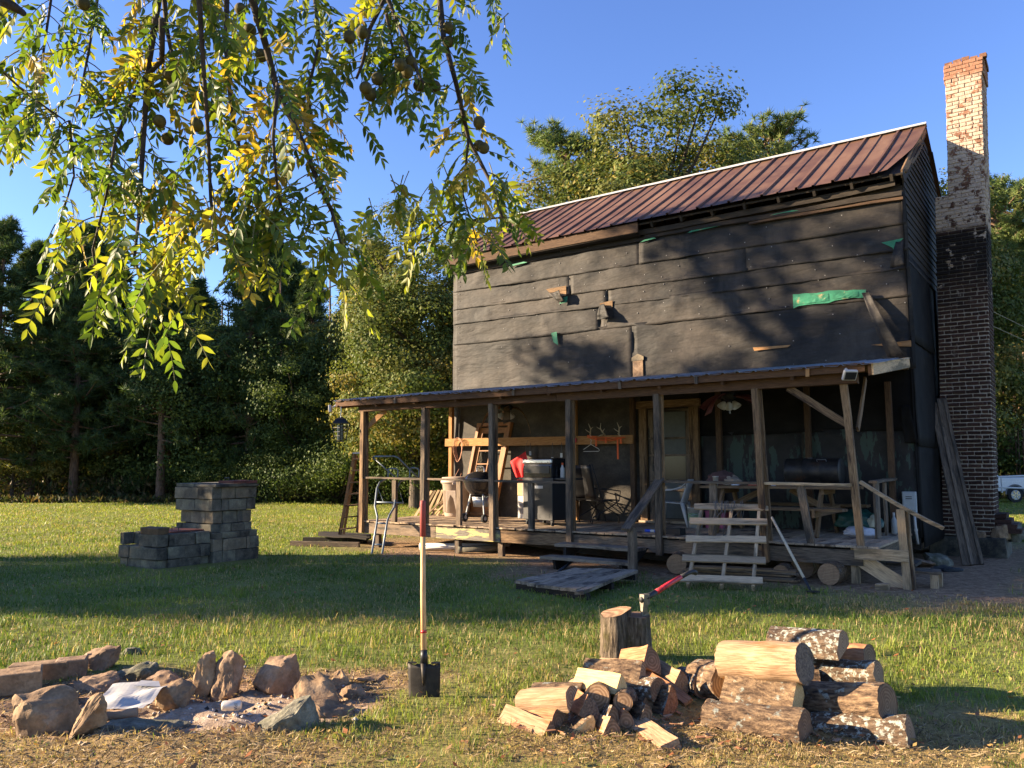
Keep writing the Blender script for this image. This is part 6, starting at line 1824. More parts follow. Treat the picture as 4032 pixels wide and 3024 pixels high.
# ------------------------------------------------------------------ log pile
LG = 'unsplit logs in the pile'
def lg(label, a, b_, Ya, Yb, prof, mats, seed, **kw):
    return wedge_piece('log', label, AT(a[0], a[1], Ya), AT(b_[0], b_[1], Yb), prof, mats, 'log', LG, seed, nseg=22, **kw)
def rnd(r, n=40): return arc(r, 0, 360 - 360 / (n + 1), n)
lg('knotty mossy log at the front left of the log pile', (2792, 2836), (3172, 2884), 5.30, 4.94, rnd(.128), (BARK, S_, E_), 41)
lg('silvery lichen covered log at the front right of the pile', (3208, 2890), (3588, 2902), 5.22, 4.90, rnd(.122), (LICHEN, S_, E_), 42)
lg('flat grey weathered split log in the second row left', (2862, 2706), (3138, 2768), 5.5, 5.15, rotp(half_prof(.135), 62), (BARK, SAP_GREY, SAP_PALE), 43)
lg('ridged bark log in the second row right', (3150, 2764), (3496, 2774), 5.46, 5.02, rnd(.122), (BARK, S_, E_), 44)
lg('thick debarked tan log lying on top of the pile', (2855, 2600), (3168, 2614), 5.6, 5.2, [(y, z, a_ > 25) for a_, (y, z, _) in enumerate(rnd(.128))], (LICHEN, SAPWOOD, SAP_GREY), 45, up=(0, -.55, 1))
lg('split log with splintered face at the top rear of pile', (3040, 2520), (3318, 2540), 6.0, 5.7, rotp(half_prof(.15), 190), (LICHEN, SAP_RED, E_), 46)
lg('dark barked log at the rear right of the pile', (3185, 2652), (3460, 2664), 5.9, 5.6, rnd(.105), (LICHEN, S_, E_), 47)
lg('bark log at the far left of the log pile', (2758, 2672), (2870, 2690), 6.0, 5.6, rnd(.13), (BARK, S_, E_), 48)
lg('lichened round log butting the heap at pile left', (2696, 2680), (2780, 2700), 6.15, 5.8, rnd(.10), (LICHEN, S_, E_), 49)
lg('red barked log behind the right shoulder of the pile', (3320, 2580), (3424, 2588), 6.1, 5.95, rnd(.09), (SAP_RED, S_, E_), 50)
lg('shaded log lying behind the front row of the pile', (2900, 2790), (3170, 2800), 5.65, 5.45, rnd(.11), (BARK, S_, E_), 51)
lg('shaded log behind and below the top debarked log', (2880, 2690), (3230, 2700), 5.95, 5.75, rnd(.11), (BARK, S_, E_), 52)

# ------------------------------------------------------------------ stones at the house corner and chimney foot
for k, (u, v, w, d, h, m, lab) in enumerate(((10.0, 2.9, .5, .35, .2, ROCK_GREY, 'grey slab stone under the house corner by the conduit'), (9.85, 2.6, .4, .3, .12, ROCK_RED, 'brown flat stone under the utility conduit'), (10.72, 4.85, .4, .5, .26, ROCK_TAN, 'pale rubble stone at the right foot of the chimney'), (10.85, 5.1, .5, .5, .36, ROCK_GREY, 'stepped grey rubble at the outer foot of the chimney'), (10.4, 4.66, .3, .2, .16, ROCK_TAN, 'whitish stone built in at the chimney base'))):
    p = HP(u, v, 0)
    o = link('foundation_stone', rock_mesh('stone', (w, d, h), 200 + k, m, flat=.8)); o.location = (p.x, p.y, (.0 if k < 2 else .3)); o.rotation_euler = (0, 0, HROT)
    tag(o, lab, 'stone', 'foundation stones')
for k in range(4): 
    o = MB().box((0, 0, 0), (.34 - .05 * k, .7, .085), j=.015).build('stepped_brick', BRICK, chimney, Matrix.Translation((10.9 - .05 * k, CH_V + .42, .44 + .085 * k)))

# ------------------------------------------------------------------ pickup and trailer rails at the far right
tk = thing('pickup_truck', 'white pickup truck parked by the woods behind the chimney', 'truck', (19.77, 34.6, 0), R(2))
tk.scale = (.84, .84, .84)
# local: x along the truck, rear at +x
side = [(-2.9, .55), (-2.88, .95), (-1.9, 1.12), (-1.2, 1.72), (.35, 1.78), (.62, 1.22), (2.45, 1.24), (2.5, .7), (2.3, .55)]
def tside(x): return x
body = MB()
M = Matrix(((1, 0, 0, 0), (0, 0, 1, -.92), (0, 1, 0, 0), (0, 0, 0, 1)))
body.prism(side, 1.84, 0, M)
bo = body.build('body', plain('white_car_paint', (.78, .78, .76), .25, 0, .6), tk, bevel=.05)
for x in (1.35, -1.95):
    for s in (-1, 1):
        wl = MB().tube([(x, s * .80, .37), (x, s * .95, .37)], .37, 24).build('wheel', RUBBER, tk, smooth=False)
        MB().tube([(x, s * .94, .37), (x, s * .965, .37)], .24, 24).build('rim', ALU, wl)
        for k in range(6):
            a = R(60 * k)
            MB().bar((x + .05 * math.cos(a), s * .97, .37 + .05 * math.sin(a)), (x + .22 * math.cos(a), s * .97, .37 + .22 * math.sin(a)), .05, .02, up=(0, 1, 0)).build('spoke', CHROME, wl)
    for s in (-1, 1):
        MB().add(*[[(x + .46 * math.cos(R(a)) , s * .93, .40 + .44 * math.sin(R(a))) for a in range(0, 181, 15)] + [(x + .52 * math.cos(R(a)), s * .95, .40 + .5 * math.sin(R(a))) for a in range(0, 181, 15)], [(i, i + 1, 14 + i, 13 + i) for i in range(12)]]).build('wheel_arch', plain('grey_cladding', (.2, .2, .2), .6), tk, solid=.02)
        MB().prism([(x + .45 * math.cos(R(a)), .40 + .43 * math.sin(R(a))) for a in range(0, 181, 15)], .012, 0, Matrix(((1, 0, 0, 0), (0, 0, 1, s * .928 - .006), (0, 1, 0, 0), (0, 0, 0, 1)))).build('wheel_well', RUBBER, tk)
for s in (-1, 1):
    MB().box((2.42, s * .86, 1.0), (.16, .14, .36)).build('tail_light', plain('red_lens', (.5, .01, .01), .2), tk, bevel=.02)
    MB().add([(-1.15, s * .925, 1.2), (-.95, s * .925, 1.62), (.25, s * .925, 1.66), (.35, s * .925, 1.22)], [(0, 1, 2, 3)]).build('side_window', GLASS_DARK, tk, solid=.01)
MB().box((2.5, 0, .58), (.14, 1.7, .18)).build('bumper', CHROME, tk, bevel=.03)
trl = thing('trailer', 'white pipe railed utility trailer in front of the pickup', 'trailer', (20.2, 32.6, 0), R(4))
for (z, dz) in ((1.12, .08), (.62, -.1)): MB().tube([(-2.0, 0, z - dz), (1.6, 0, z + dz * .5)], .035, 8).build('rail', WHITE_PAINT, trl, smooth=True)
for x in (-1.8, -.6, .55, 1.45): MB().tube([(x, 0, .45), (x, 0, 1.1 + .02 * x)], .03, 8).build('upright', WHITE_PAINT, trl)
for x in (-1.8, 1.5): MB().tube([(x, 0, .55), (x, 1.4, .55)], .035, 8).build('cross_member', WHITE_PAINT, trl)
MB().tube([(-.1, -.08, .3), (-.1, .12, .3)], .3, 20).build('wheel', RUBBER, trl) if False else None
for x in (-1.9, 1.6): MB().tube([(x, .7, 0), (x, .7, .6)], .05, 8).build('jack_leg', WHITE_PAINT, trl)
# power line to the house
t = thing('power_line', 'thin overhead cable running from the right woods to the house', 'cable', HP(9.9, 6.6, 5.2))
e = Vector((34, 40, 6.2)) - t.location
for k in range(2): MB().tube([e * (i / 12) + Vector((0, 0, -.7 * math.sin(math.pi * i / 12) - .35 * k)) for i in range(13)], .012, 5).build('strand', STEEL_DARK, t)
# ------------------------------------------------------------------ trees
def quads_from(C, T, N, L, W, bend=0.0):
    """diamond-ish leaf per row: centre C, long axis T, normal N, length L, width W -> verts (n,4,3)"""
    S = np.cross(T, N); S /= np.linalg.norm(S, axis=1, keepdims=True) + 1e-9
    L = L[:, None] * .5; W = W[:, None] * .5
    return np.stack([C - T * L, C + S * W - N * W * .25, C + T * L, C - S * W - N * W * .25], 1)
def unit(n, rng):
    v = rng.normal(size=(n, 3)); return v / np.linalg.norm(v, axis=1, keepdims=True)
def tubes_np(paths, n=6):
    """paths: list of (pts list, radii) -> V, F quads"""
    m = MB()
    for pts, rad in paths: m.tube(pts, rad, n, cap=False)
    return np.array(m.v, dtype=np.float32), np.array([f_ for f_ in m.f], dtype=np.int32)

def make_broadleaf(seed, h, rad, nleaf, cols, trunk_h=.25, leaf=.16, cz=.6, nclump=110, clump=.82, fall=.0):
    rng = np.random.default_rng(seed)
    th = h * trunk_h
    base = np.array([0, 0, h * cz])
    ext = np.array([rad, rad, h * (1 - trunk_h) * .5 * 1.02])
    base[2] = th * .8 + ext[2]
    # clump centres, biased to the surface, with lobes
    d = unit(nclump, rng)
    r = rng.random(nclump) ** .38
    lob = 1 + .22 * np.sin(3 * np.arctan2(d[:, 1], d[:, 0]) + seed) * (1 - np.abs(d[:, 2])) + .18 * np.sin(5 * d[:, 2] + seed * 2)
    C = base + d * ext * (r * lob)[:, None]
    paths = []
    top = np.array([rng.normal(0, .2), rng.normal(0, .2), h * .8])
    tp = [(0, 0, -.1), (top[0] * .2, top[1] * .2, th), tuple(top * [.6, .6, .75]), tuple(top)]
    tr = h * .022
    paths.append((tp, [tr * 1.25, tr * .9, tr * .5, tr * .15]))
    for c in C[:: max(1, nclump // 46)]:
        zs = np.clip(c[2] - np.hypot(c[0], c[1]) * .8, th * .8, h * .75)
        s = np.array([top[0] * zs / h, top[1] * zs / h, zs])
        mid = s * .45 + c * .55 + np.array([0, 0, -.12 * np.linalg.norm(c - s)])
        paths.append(([tuple(s), tuple(mid), tuple(c)], [tr * .34, tr * .2, tr * .06]))
    n = nleaf
    k = rng.integers(0, nclump, n)
    sz = clump * (.6 + .8 * rng.random(nclump)) * rad / 3.0
    off = unit(n, rng) * (rng.random((n, 1)) ** .5 * 1.15) + rng.normal(0, .22, (n, 3))
    P = C[k] + off * sz[k][:, None] * np.array([1, 1, .62])
    P[:, 2] = np.maximum(P[:, 2], .12)
    N = off * .9 + unit(n, rng) * .75 + np.array([0, 0, .3]) + d[k] * .5; N /= np.linalg.norm(N, axis=1, keepdims=True)
    T = np.cross(N, unit(n, rng)); T /= np.linalg.norm(T, axis=1, keepdims=True) + 1e-9
    L = leaf * (.6 + .8 * rng.random(n)); Wd = L * (.5 + .3 * rng.random(n))
    V = quads_from(P, T, N, L, Wd).reshape(-1, 3)
    F = np.arange(4 * n).reshape(-1, 4)
    cols = np.array(cols); pick = rng.integers(0, len(cols), nclump)
    c = cols[np.where(rng.random(n) < .8, pick[k], rng.integers(0, len(cols), n))]
    c = (c * .75 + cols.mean(0) * .25) * (.8 + .4 * rng.random((n, 1)))
    tv, tf = tubes_np(paths)
    return dict(leafV=V, leafF=F, tint=np.repeat(c, 4, 0), tv=tv, tf=tf)

def make_pine(seed, h, cols, bare=.35, spread=2.6, nb=64, clumps=9, needles=16, nl=.34, rnd_=False):
    rng = np.random.default_rng(seed)
    tr = h * .013 + .05
    bend = rng.normal(0, .15, 2)
    tpts = [(bend[0] * t * t, bend[1] * t * t, h * t - .1 * (t == 0)) for t in np.linspace(0, 1, 7)]
    paths = [(tpts, list(np.linspace(tr * 1.15, tr * .15, 7)))]
    cen = []
    for i in range(nb):
        t = bare + (1 - bare) * (i / nb) ** .9
        z = h * t
        prof = (1 - (t - bare) / (1 - bare)) ** .7 * (.55 + .45 * min(1, (t - bare) / .12 + .3))
        if rnd_: prof = max(.1, 1 - ((t - (bare + 1) / 2) / ((1 - bare) / 2 + .02)) ** 4) ** .5 * (.78 + .22 * math.sin(t * 37 + seed))
        L = spread * max(.15, prof) * rng.uniform(.55, 1.15)
        a = rng.random() * 2 * np.pi
        up = rng.uniform(-.05, .4) + .4 * (t > .85)
        s = np.array([bend[0] * t * t, bend[1] * t * t, z])
        dirv = np.array([np.cos(a), np.sin(a), up])
        e = s + dirv * L
        m_ = (s + e) / 2 + np.array([0, 0, -.08 * L])
        paths.append(([tuple(s), tuple(m_), tuple(e)], [tr * .28, tr * .18, tr * .06]))
        for c in range(clumps):
            u = .38 + .62 * rng.random()
            p = s * (1 - u) ** 2 + 2 * m_ * u * (1 - u) + e * u * u
            cen.append(p + rng.normal(0, .20 * (.5 + L * .28), 3) * [1, 1, .6])
    cen = np.array(cen); nc = len(cen)
    n = nc * needles
    k = np.repeat(np.arange(nc), needles)
    D = unit(n, rng) + np.array([0, 0, .35]); D /= np.linalg.norm(D, axis=1, keepdims=True)
    S = np.cross(D, unit(n, rng)); S /= np.linalg.norm(S, axis=1, keepdims=True) + 1e-9
    P = cen[k]; L = nl * (.6 + .7 * rng.random(n))[:, None]; w = .022
    V = np.stack([P - S * w, P + S * w, P + D * L], 1).reshape(-1, 3)
    F = np.arange(3 * n).reshape(-1, 3)
    cols = np.array(cols); pk = rng.integers(0, len(cols), nc)
    c = cols[pk[k]] * (.7 + .6 * rng.random((n, 1)))
    tv, tf = tubes_np(paths, 6)
    return dict(leafV=V, leafF=F, tint=np.repeat(c, 3, 0), tv=tv, tf=tf)

G1, G2, G3, G4 = (.075, .11, .03), (.12, .15, .04), (.045, .075, .024), (.16, .165, .05)
AU1, AU2 = (.23, .18, .05), (.17, .10, .03)
oak_cols = [tuple(x * 1.3 for x in c_) for c_ in (G1, G1, G2, G2, G4, AU1)]
MESH = {}
def tree_mesh(key, dct, leafmat, barkmat):
    MESH[key] = (np_mesh(key + '_crown', dct['leafV'], dct['leafF'], leafmat, dct['tint']), np_mesh(key + '_trunk', dct['tv'], dct['tf'], barkmat, smooth=True), dct)
tree_mesh('oak_a', make_broadleaf(1, 15, 4.6, 40000, oak_cols, .2, .19, nclump=150), M_LEAF, TRUNK)
tree_mesh('oak_b', make_broadleaf(2, 11.5, 3.3, 95000, [G1, G1, G2, G2, G4, AU1], .12, .12, nclump=230, clump=.7), M_LEAF, TRUNK)
tree_mesh('oak_dark', make_broadleaf(3, 10, 3.6, 46000, [G3, G1, G3, G2], .1, .13, nclump=170, clump=.75), M_LEAF, TRUNK)
tree_mesh('oak_sparse', make_broadleaf(8, 14.5, 3.0, 9500, oak_cols, .55, .2, nclump=60, clump=.8), M_LEAF, TRUNK)
tree_mesh('bush', make_broadleaf(4, 3.4, 2.4, 16000, [G3, G1, G1, G2], .02, .11, nclump=70, clump=.9), M_LEAF, TRUNK)
tree_mesh('sapling', make_broadleaf(5, 5.5, 1.5, 8000, [G2, G4, AU1, G1], .2, .13, nclump=46, clump=1.0), M_LEAF, TRUNK)
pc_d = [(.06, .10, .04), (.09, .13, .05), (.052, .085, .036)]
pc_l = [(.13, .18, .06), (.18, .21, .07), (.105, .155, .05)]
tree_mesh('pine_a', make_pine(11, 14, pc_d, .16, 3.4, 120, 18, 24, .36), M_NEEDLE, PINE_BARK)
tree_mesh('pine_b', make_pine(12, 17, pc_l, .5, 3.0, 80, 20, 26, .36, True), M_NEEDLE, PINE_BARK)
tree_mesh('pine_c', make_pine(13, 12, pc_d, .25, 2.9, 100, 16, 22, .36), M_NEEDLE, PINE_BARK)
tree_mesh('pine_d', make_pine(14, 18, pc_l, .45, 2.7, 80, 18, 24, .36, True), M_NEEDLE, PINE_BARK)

def tree(name, key, label, x, y, s=1.0, rz=0.0, cat='tree', group=None, sz=None):
    t = thing(name, label, cat, (x, y, -.05), rz, group)
    t.scale = (s, s, sz or s)
    cr, tr, _ = MESH[key]
    link('crown', cr, t); link('trunk', tr, t)
    return t
def px_x(px, Y): return (px - 2016) / FPX * Y

WB = 'trees along the edge of the woods'
# woods on the left, front row (pixel column of the photograph -> place on the ground at its distance)
row = [
 ('pine_tree', 'pine_a', 'dark pine filling the left edge of the picture', -30, 37.5, .95, 0.3),
 ('pine_tree', 'pine_a', 'broad dark pine second from the left edge', 300, 39.0, .9, 1.9),
 ('pine_tree', 'pine_c', 'dark pine above and left of the block barbecue', 640, 38.0, .98, 4.0),
 ('pine_tree', 'pine_a', 'tallest dark pine in the middle of the left woods', 985, 38.5, .93, 2.6),
 ('pine_tree', 'pine_c', 'slim dark pine between the first two at the left edge', 130, 39.5, 1.04, 5.2),
 ('pine_tree', 'pine_b', 'tall pale topped pine behind the left edge pines', 210, 45.0, .78, .7),
 ('pine_tree', 'pine_c', 'half sunlit pine right of the tallest dark one', 1235, 43.0, 1.0, 3.4),
 ('oak_tree', 'oak_b', 'sunlit yellow green oak at the left corner of the house', 1640, 31.5, .98, .4),
 ('oak_tree', 'oak_b', 'yellowing oak half hidden behind the porch left end', 1440, 39.5, .9, 2.2),
 ('oak_tree', 'oak_dark', 'dark spreading tree behind the step ladder', 1220, 38.0, .85, 1.0),
 ('oak_tree', 'oak_dark', 'dark spreading tree behind the block barbecue', 830, 40.0, 1.0, 3.0),
 ('oak_tree', 'oak_dark', 'dark low tree at the far left of the woods', 120, 41.5, .95, 5.0),
]
for (nm, key, lab, px, Y, s, rz) in row: tree(nm, key, lab, px_x(px, Y), Y, s, rz, group=WB)
for k, (px, Y, s, lab) in enumerate(((1330, 36.0, 1.0, 'dark shrub below the hanging lantern'), (1130, 36.8, .85, 'dark rounded shrub right of the barbecue'), (1530, 35.0, .9, 'dark shrub seen through the left porch bay'), (880, 38.5, .75, 'low dark shrub right behind the barbecue'), (1760, 33.0, .85, 'shrub against the left corner of the house'), (560, 40.5, .6, 'low shrub left of the barbecue'))):
    tree('shrub', 'bush', lab, px_x(px, Y), Y, s, k * 1.3, 'shrub', 'shrubs before the woods')
for k, (px, Y, s, lab) in enumerate(((60, 39, .8, 'thin sunlit sapling at the left edge of the woods'), (210, 40, .9, 'second thin sapling from the left edge'), (450, 41, .85, 'thin sapling under the second dark pine'), (720, 42, .8, 'thin sapling showing above the barbecue wing'))):
    tree('sapling', 'sapling', lab, px_x(px, Y), Y, s, k * 2.1, group='saplings in the woods')
# behind the house
tree('pine_tree', 'pine_b', 'tall sunlit pine above the left half of the red roof', px_x(2255, 36), 36, .98, .5, group=WB)
tree('oak_tree', 'oak_b', 'big rounded oak rising behind the middle of the red roof', px_x(2620, 31), 31, 1.36, 1.2, group=WB)
tree('oak_tree', 'oak_b', 'right shoulder oak beside the big rounded one behind the roof', px_x(2800, 33), 33, 1.33, 4.1, group=WB)
tree('oak_tree', 'oak_b', 'lower autumn oak between the pine and the big oak', px_x(2390, 30), 30, 1.17, 3.7, group=WB)
tree('pine_tree', 'pine_b', 'round topped pine behind the right part of the red roof', px_x(3070, 39), 39, 1.06, 2.2, group=WB)
tree('oak_tree', 'oak_b', 'small tree showing between the gable and chimney', px_x(3690, 40), 40, 1.35, 2.0, group=WB)
# woods at the right
rrow = [(3960, 42, 'pine_d', .92, 'sunlit pine just right of the chimney'), (4060, 45, 'pine_b', 1.0, 'tall pine at the right edge of the picture'), (3900, 52, 'pine_d', 1.0, 'far pine right behind the chimney'), (4200, 41, 'pine_d', .9, 'pine standing past the right edge of the picture'), (4010, 50, 'pine_a', 1.1, 'darker pine between the right edge pines')]
for k, (px, Y, key, s, lab) in enumerate(rrow): tree('pine_tree', key, lab, px_x(px, Y), Y, s, k * 1.7, group=WB)
for k, (px, Y, s, lab) in enumerate(((3950, 46, .9, 'low bush under the right hand pines'), (4100, 43, .8, 'bush at the right edge behind the truck'))): tree('shrub', 'bush', lab, px_x(px, Y), Y, s, k + 4, 'shrub', 'shrubs before the woods')
# trees to the left of the picture whose shade lies across the lawn and the house front
tree('oak_tree', 'oak_a', 'large shade tree on the lawn left of the picture', -17.5, 12.5, .56, .8, group='shade trees left of the picture', sz=.84)
tree('oak_tree', 'oak_dark', 'low branching shade tree left of the picture', -14.0, 11.3, .55, 2.2, group='shade trees left of the picture', sz=.6)
tree('oak_tree', 'oak_dark', 'second low shade tree left of the picture', -21.5, 13.4, .6, 4.4, group='shade trees left of the picture', sz=.8)

tree('oak_tree', 'oak_sparse', 'tall thin crowned shade tree left of the picture', -17.0, 15.0, .95, 1.0, group='shade trees left of the picture', sz=.98)
# deeper woods: one mass nobody could count
def woodland():
    rng = np.random.default_rng(77)
    LV, LF, LT, TV, TF = [], [], [], [], []
    nv = tv_n = 0
    spots = []
    for i in range(60):
        Y = rng.uniform(44, 66); px = rng.uniform(-600, 1950); spots.append((px_x(px, Y), Y, rng.choice(['pine_c', 'pine_c', 'oak_dark', 'pine_c', 'pine_a', 'pine_a', 'pine_c'])))
    for i in range(16):
        Y = rng.uniform(50, 70); px = rng.uniform(3500, 4700); spots.append((px_x(px, Y), Y, rng.choice(['pine_d', 'pine_a', 'pine_b', 'oak_dark'])))
    for i in range(12):
        Y = rng.uniform(44, 60); px = rng.uniform(1900, 3600); spots.append((px_x(px, Y), Y, rng.choice(['oak_dark', 'bush', 'oak_dark'])))
    for i in range(30):
        Y = rng.uniform(42, 52); px = rng.choice([rng.uniform(-500, 1900), rng.uniform(3800, 4500)]); spots.append((px_x(px, Y), Y, 'bush'))
    tri_leaf = []
    for (x, y, key) in spots:
        d = MESH[key][2]
        s = rng.uniform(.95, 1.18) * (.72 if key in ('pine_b', 'pine_d') and px_x(1950, y) > x else 1.0)
        a = rng.random() * 6.28
        Rm = np.array([[np.cos(a), -np.sin(a), 0], [np.sin(a), np.cos(a), 0], [0, 0, 1]])
        F = d['leafF']; V = d['leafV']; T = d['tint']
        step = 3 if F.shape[1] == 4 else 2
        k = F.shape[1]
        sel = np.arange(0, len(F), step)
        if k == 4:
            V4 = V.reshape(-1, 4, 3)[sel]; c = V4.mean(1, keepdims=True); V4 = c + (V4 - c) * 1.7
            tri = V4[:, [0, 1, 2, 0, 2, 3]].reshape(-1, 3); tt = np.repeat(T.reshape(-1, 4, 3)[sel][:, 0], 6, 0)
        else:
            V3_ = V.reshape(-1, 3, 3)[sel].copy(); V3_[:, 2] = V3_[:, 0] + (V3_[:, 2] - V3_[:, 0]) * 1.25
            S_ = (V3_[:, 1] - V3_[:, 0]) * .8; V3_[:, 1] += S_; V3_[:, 0] -= S_
            tri = V3_.reshape(-1, 3); tt = np.repeat(T.reshape(-1, 3, 3)[sel][:, 0], 3, 0)
        LV.append(tri @ Rm.T * s + [x, y, -.05]); LT.append(tt)
        TV.append(d['tv'] @ Rm.T * s + [x, y, -.05]); TF.append(d['tf'] + tv_n); tv_n += len(d['tv'])
    for i in range(150):      # bare thin trunks at the wood's edge
        y = rng.uniform(40, 56); px = rng.choice([rng.uniform(-300, 1500), rng.uniform(-300, 1000), rng.uniform(3850, 4400)])
        x = px_x(px, y); r = rng.uniform(.04, .13); h = rng.uniform(5, 12)
        v_, f_ = tubes_np([([(x, y, -.1), (x + rng.normal(0, .1), y, h * .5), (x + rng.normal(0, .25), y, h)], [r, r * .75, r * .3])], 6)
        TV.append(v_); TF.append(f_ + tv_n); tv_n += len(v_)
    LV = np.concatenate(LV); LT = np.concatenate(LT)
    w = link('woodland', np_mesh('woodland_foliage', LV, np.arange(len(LV)).reshape(-1, 3), M_LEAF, LT))
    tag(w, 'deep dark woods of pines and hardwoods behind the lawn', 'woods', kind='stuff')
    wt = link('trunks', np_mesh('woodland_trunks', np.concatenate(TV), np.concatenate(TF), PINE_BARK, smooth=True), w)
    wt['kind'] = 'stuff'
woodland()
# brush, leaf litter and weeds along the wood's foot
def brush():
    rng = np.random.default_rng(31)
    n = 26000
    px = np.where(rng.random(n) < .8, rng.uniform(-400, 1900, n), rng.uniform(3850, 4500, n))
    Y = 36.6 + rng.gamma(1.6, 2.0, n)
    X = (px - 2016) / FPX * Y
    z = rng.random(n) ** 1.5 * (.25 + .9 * (Y > 38.5))
    C = np.stack([X, Y, z], 1)
    N = unit(n, rng); T = np.cross(N, unit(n, rng)); T /= np.linalg.norm(T, axis=1, keepdims=True) + 1e-9
    T = T * [.5, .5, 1]; T[:, 2] = np.abs(T[:, 2]); T /= np.linalg.norm(T, axis=1, keepdims=True) + 1e-9
    L = .12 + .3 * rng.random(n); W = L * (.12 + .3 * rng.random(n))
    V = quads_from(C, T, N, L, W).reshape(-1, 3)
    cols = np.array([(.10, .08, .035), (.07, .085, .03), (.16, .11, .05), (.05, .07, .025)])
    c = cols[rng.integers(0, 4, n)] * (.6 + .7 * rng.random((n, 1)))
    o = link('undergrowth', np_mesh('undergrowth', V, np.arange(4 * n).reshape(-1, 4), M_LEAF, np.repeat(c, 4, 0)))
    tag(o, 'tangled brush and weeds along the foot of the woods', 'undergrowth', kind='stuff')
brush()

# ------------------------------------------------------------------ the walnut whose boughs hang into the picture
wal = thing('walnut_tree', 'walnut tree with drooping green and yellow leaves and round nuts overhead', 'tree', (-5.6, 2.6, -.05))
WO = wal.location.copy()
wp = lambda p: Vector(p) - WO
def D(px, py, Y):      # column/row in the 2212-wide view
    return AT(px * 4032 / 2212, py * 4032 / 2212, Y)
MB().tube([wp((-5.6, 2.6, -.1)), wp((-5.55, 2.65, 1.2)), wp((-5.3, 2.8, 2.8)), wp((-5.0, 3.0, 4.6)), wp((-4.7, 3.2, 7.0)), wp((-4.6, 3.2, 9))], [.30, .24, .2, .17, .1, .04], 14).build('trunk', TRUNK, wal, smooth=True)
limbs = [[(-5.15, 2.9, 3.6), (-4.0, 3.4, 4.5), (-2.6, 3.8, 5.0), (-1.2, 4.0, 5.0), (0.2, 4.2, 4.75), (.6, 4.2, 4.3)],
         [(-5.0, 3.0, 4.6), (-3.6, 3.2, 5.0), (-2.3, 3.4, 4.9), (-1.3, 3.5, 4.3)],
         [(-5.0, 3.0, 4.4), (-3.5, 4.2, 5.2), (-2.0, 5.0, 5.4), (-.6, 5.2, 5.3)]]
for L_ in limbs: MB().tube([wp(p) for p in L_], list(np.linspace(.10, .02, len(L_))), 9).build('limb', TWIG, wal, smooth=True)
# hanging boughs traced roughly from the photograph, each with its own depth
boughs = [
 ([(330, -160), (342, 0), (320, 150), (308, 330), (300, 480)], 3.6, .020),
 ([(350, 40), (350, 130), (300, 180), (268, 260), (250, 300)], 3.6, .015),
 ([(352, -40), (360, 60), (372, 120), (395, 165)], 3.7, .014),
 ([(480, -150), (490, 0), (488, 100), (500, 240), (520, 330)], 3.9, .017),
 ([(520, -160), (545, 0), (575, 100), (600, 200), (650, 300), (690, 400), (716, 455)], 3.4, .019),
 ([(840, -160), (830, 0), (800, 60), (782, 140), (770, 170)], 3.8, .014),
 ([(850, -160), (838, 0), (875, 85), (905, 165), (915, 180)], 3.7, .013),
 ([(835, 30), (845, 90), (860, 140), (880, 200)], 3.7, .009),
 ([(940, -160), (950, 0), (958, 80), (985, 180), (1012, 300), (1058, 390), (1085, 470)], 4.1, .018),
 ([(-60, -60), (0, 0), (30, 15), (50, 28)], 3.0, .028),
 ([(-80, 110), (0, 150), (60, 205), (140, 260)], 3.6, .008),
 ([(200, -120), (210, 0), (190, 120), (170, 220)], 3.9, .010),
 ([(660, -150), (680, 0), (690, 90), (665, 200), (680, 300)], 4.0, .012),
 ([(420, -150), (430, 0), (440, 150), (450, 300), (455, 430), (470, 540)], 3.2, .012),
 ([(600, 180), (590, 300), (600, 420), (640, 540)], 3.3, .009),
 ([(300, 470), (290, 560), (320, 640), (345, 690)], 3.2, .007),
 ([(250, 300), (230, 420), (200, 540), (215, 630)], 3.4, .007),
 ([(716, 455), (740, 540), (738, 620)], 3.4, .007),
 ([(1012, 300), (1000, 420), (1030, 520)], 3.9, .007),
 ([(90, -120), (110, 0), (90, 140), (60, 280)], 4.0, .009),
 ([(150, 260), (160, 380), (130, 480)], 3.7, .007),
 ([(1085, 470), (960, 480), (900, 530)], 4.0, .006),
]
twp = []
for pts, Y, r in boughs:
    P = [D(px, py, Y + .12 * math.sin(i * 1.3 + Y * 5)) for i, (px, py) in enumerate(pts)]
    twp.append(P)
    MB().tube([wp(p) for p in P], list(np.linspace(r, r * .45, len(P))), 7).build('bough', TWIG, wal, smooth=True)
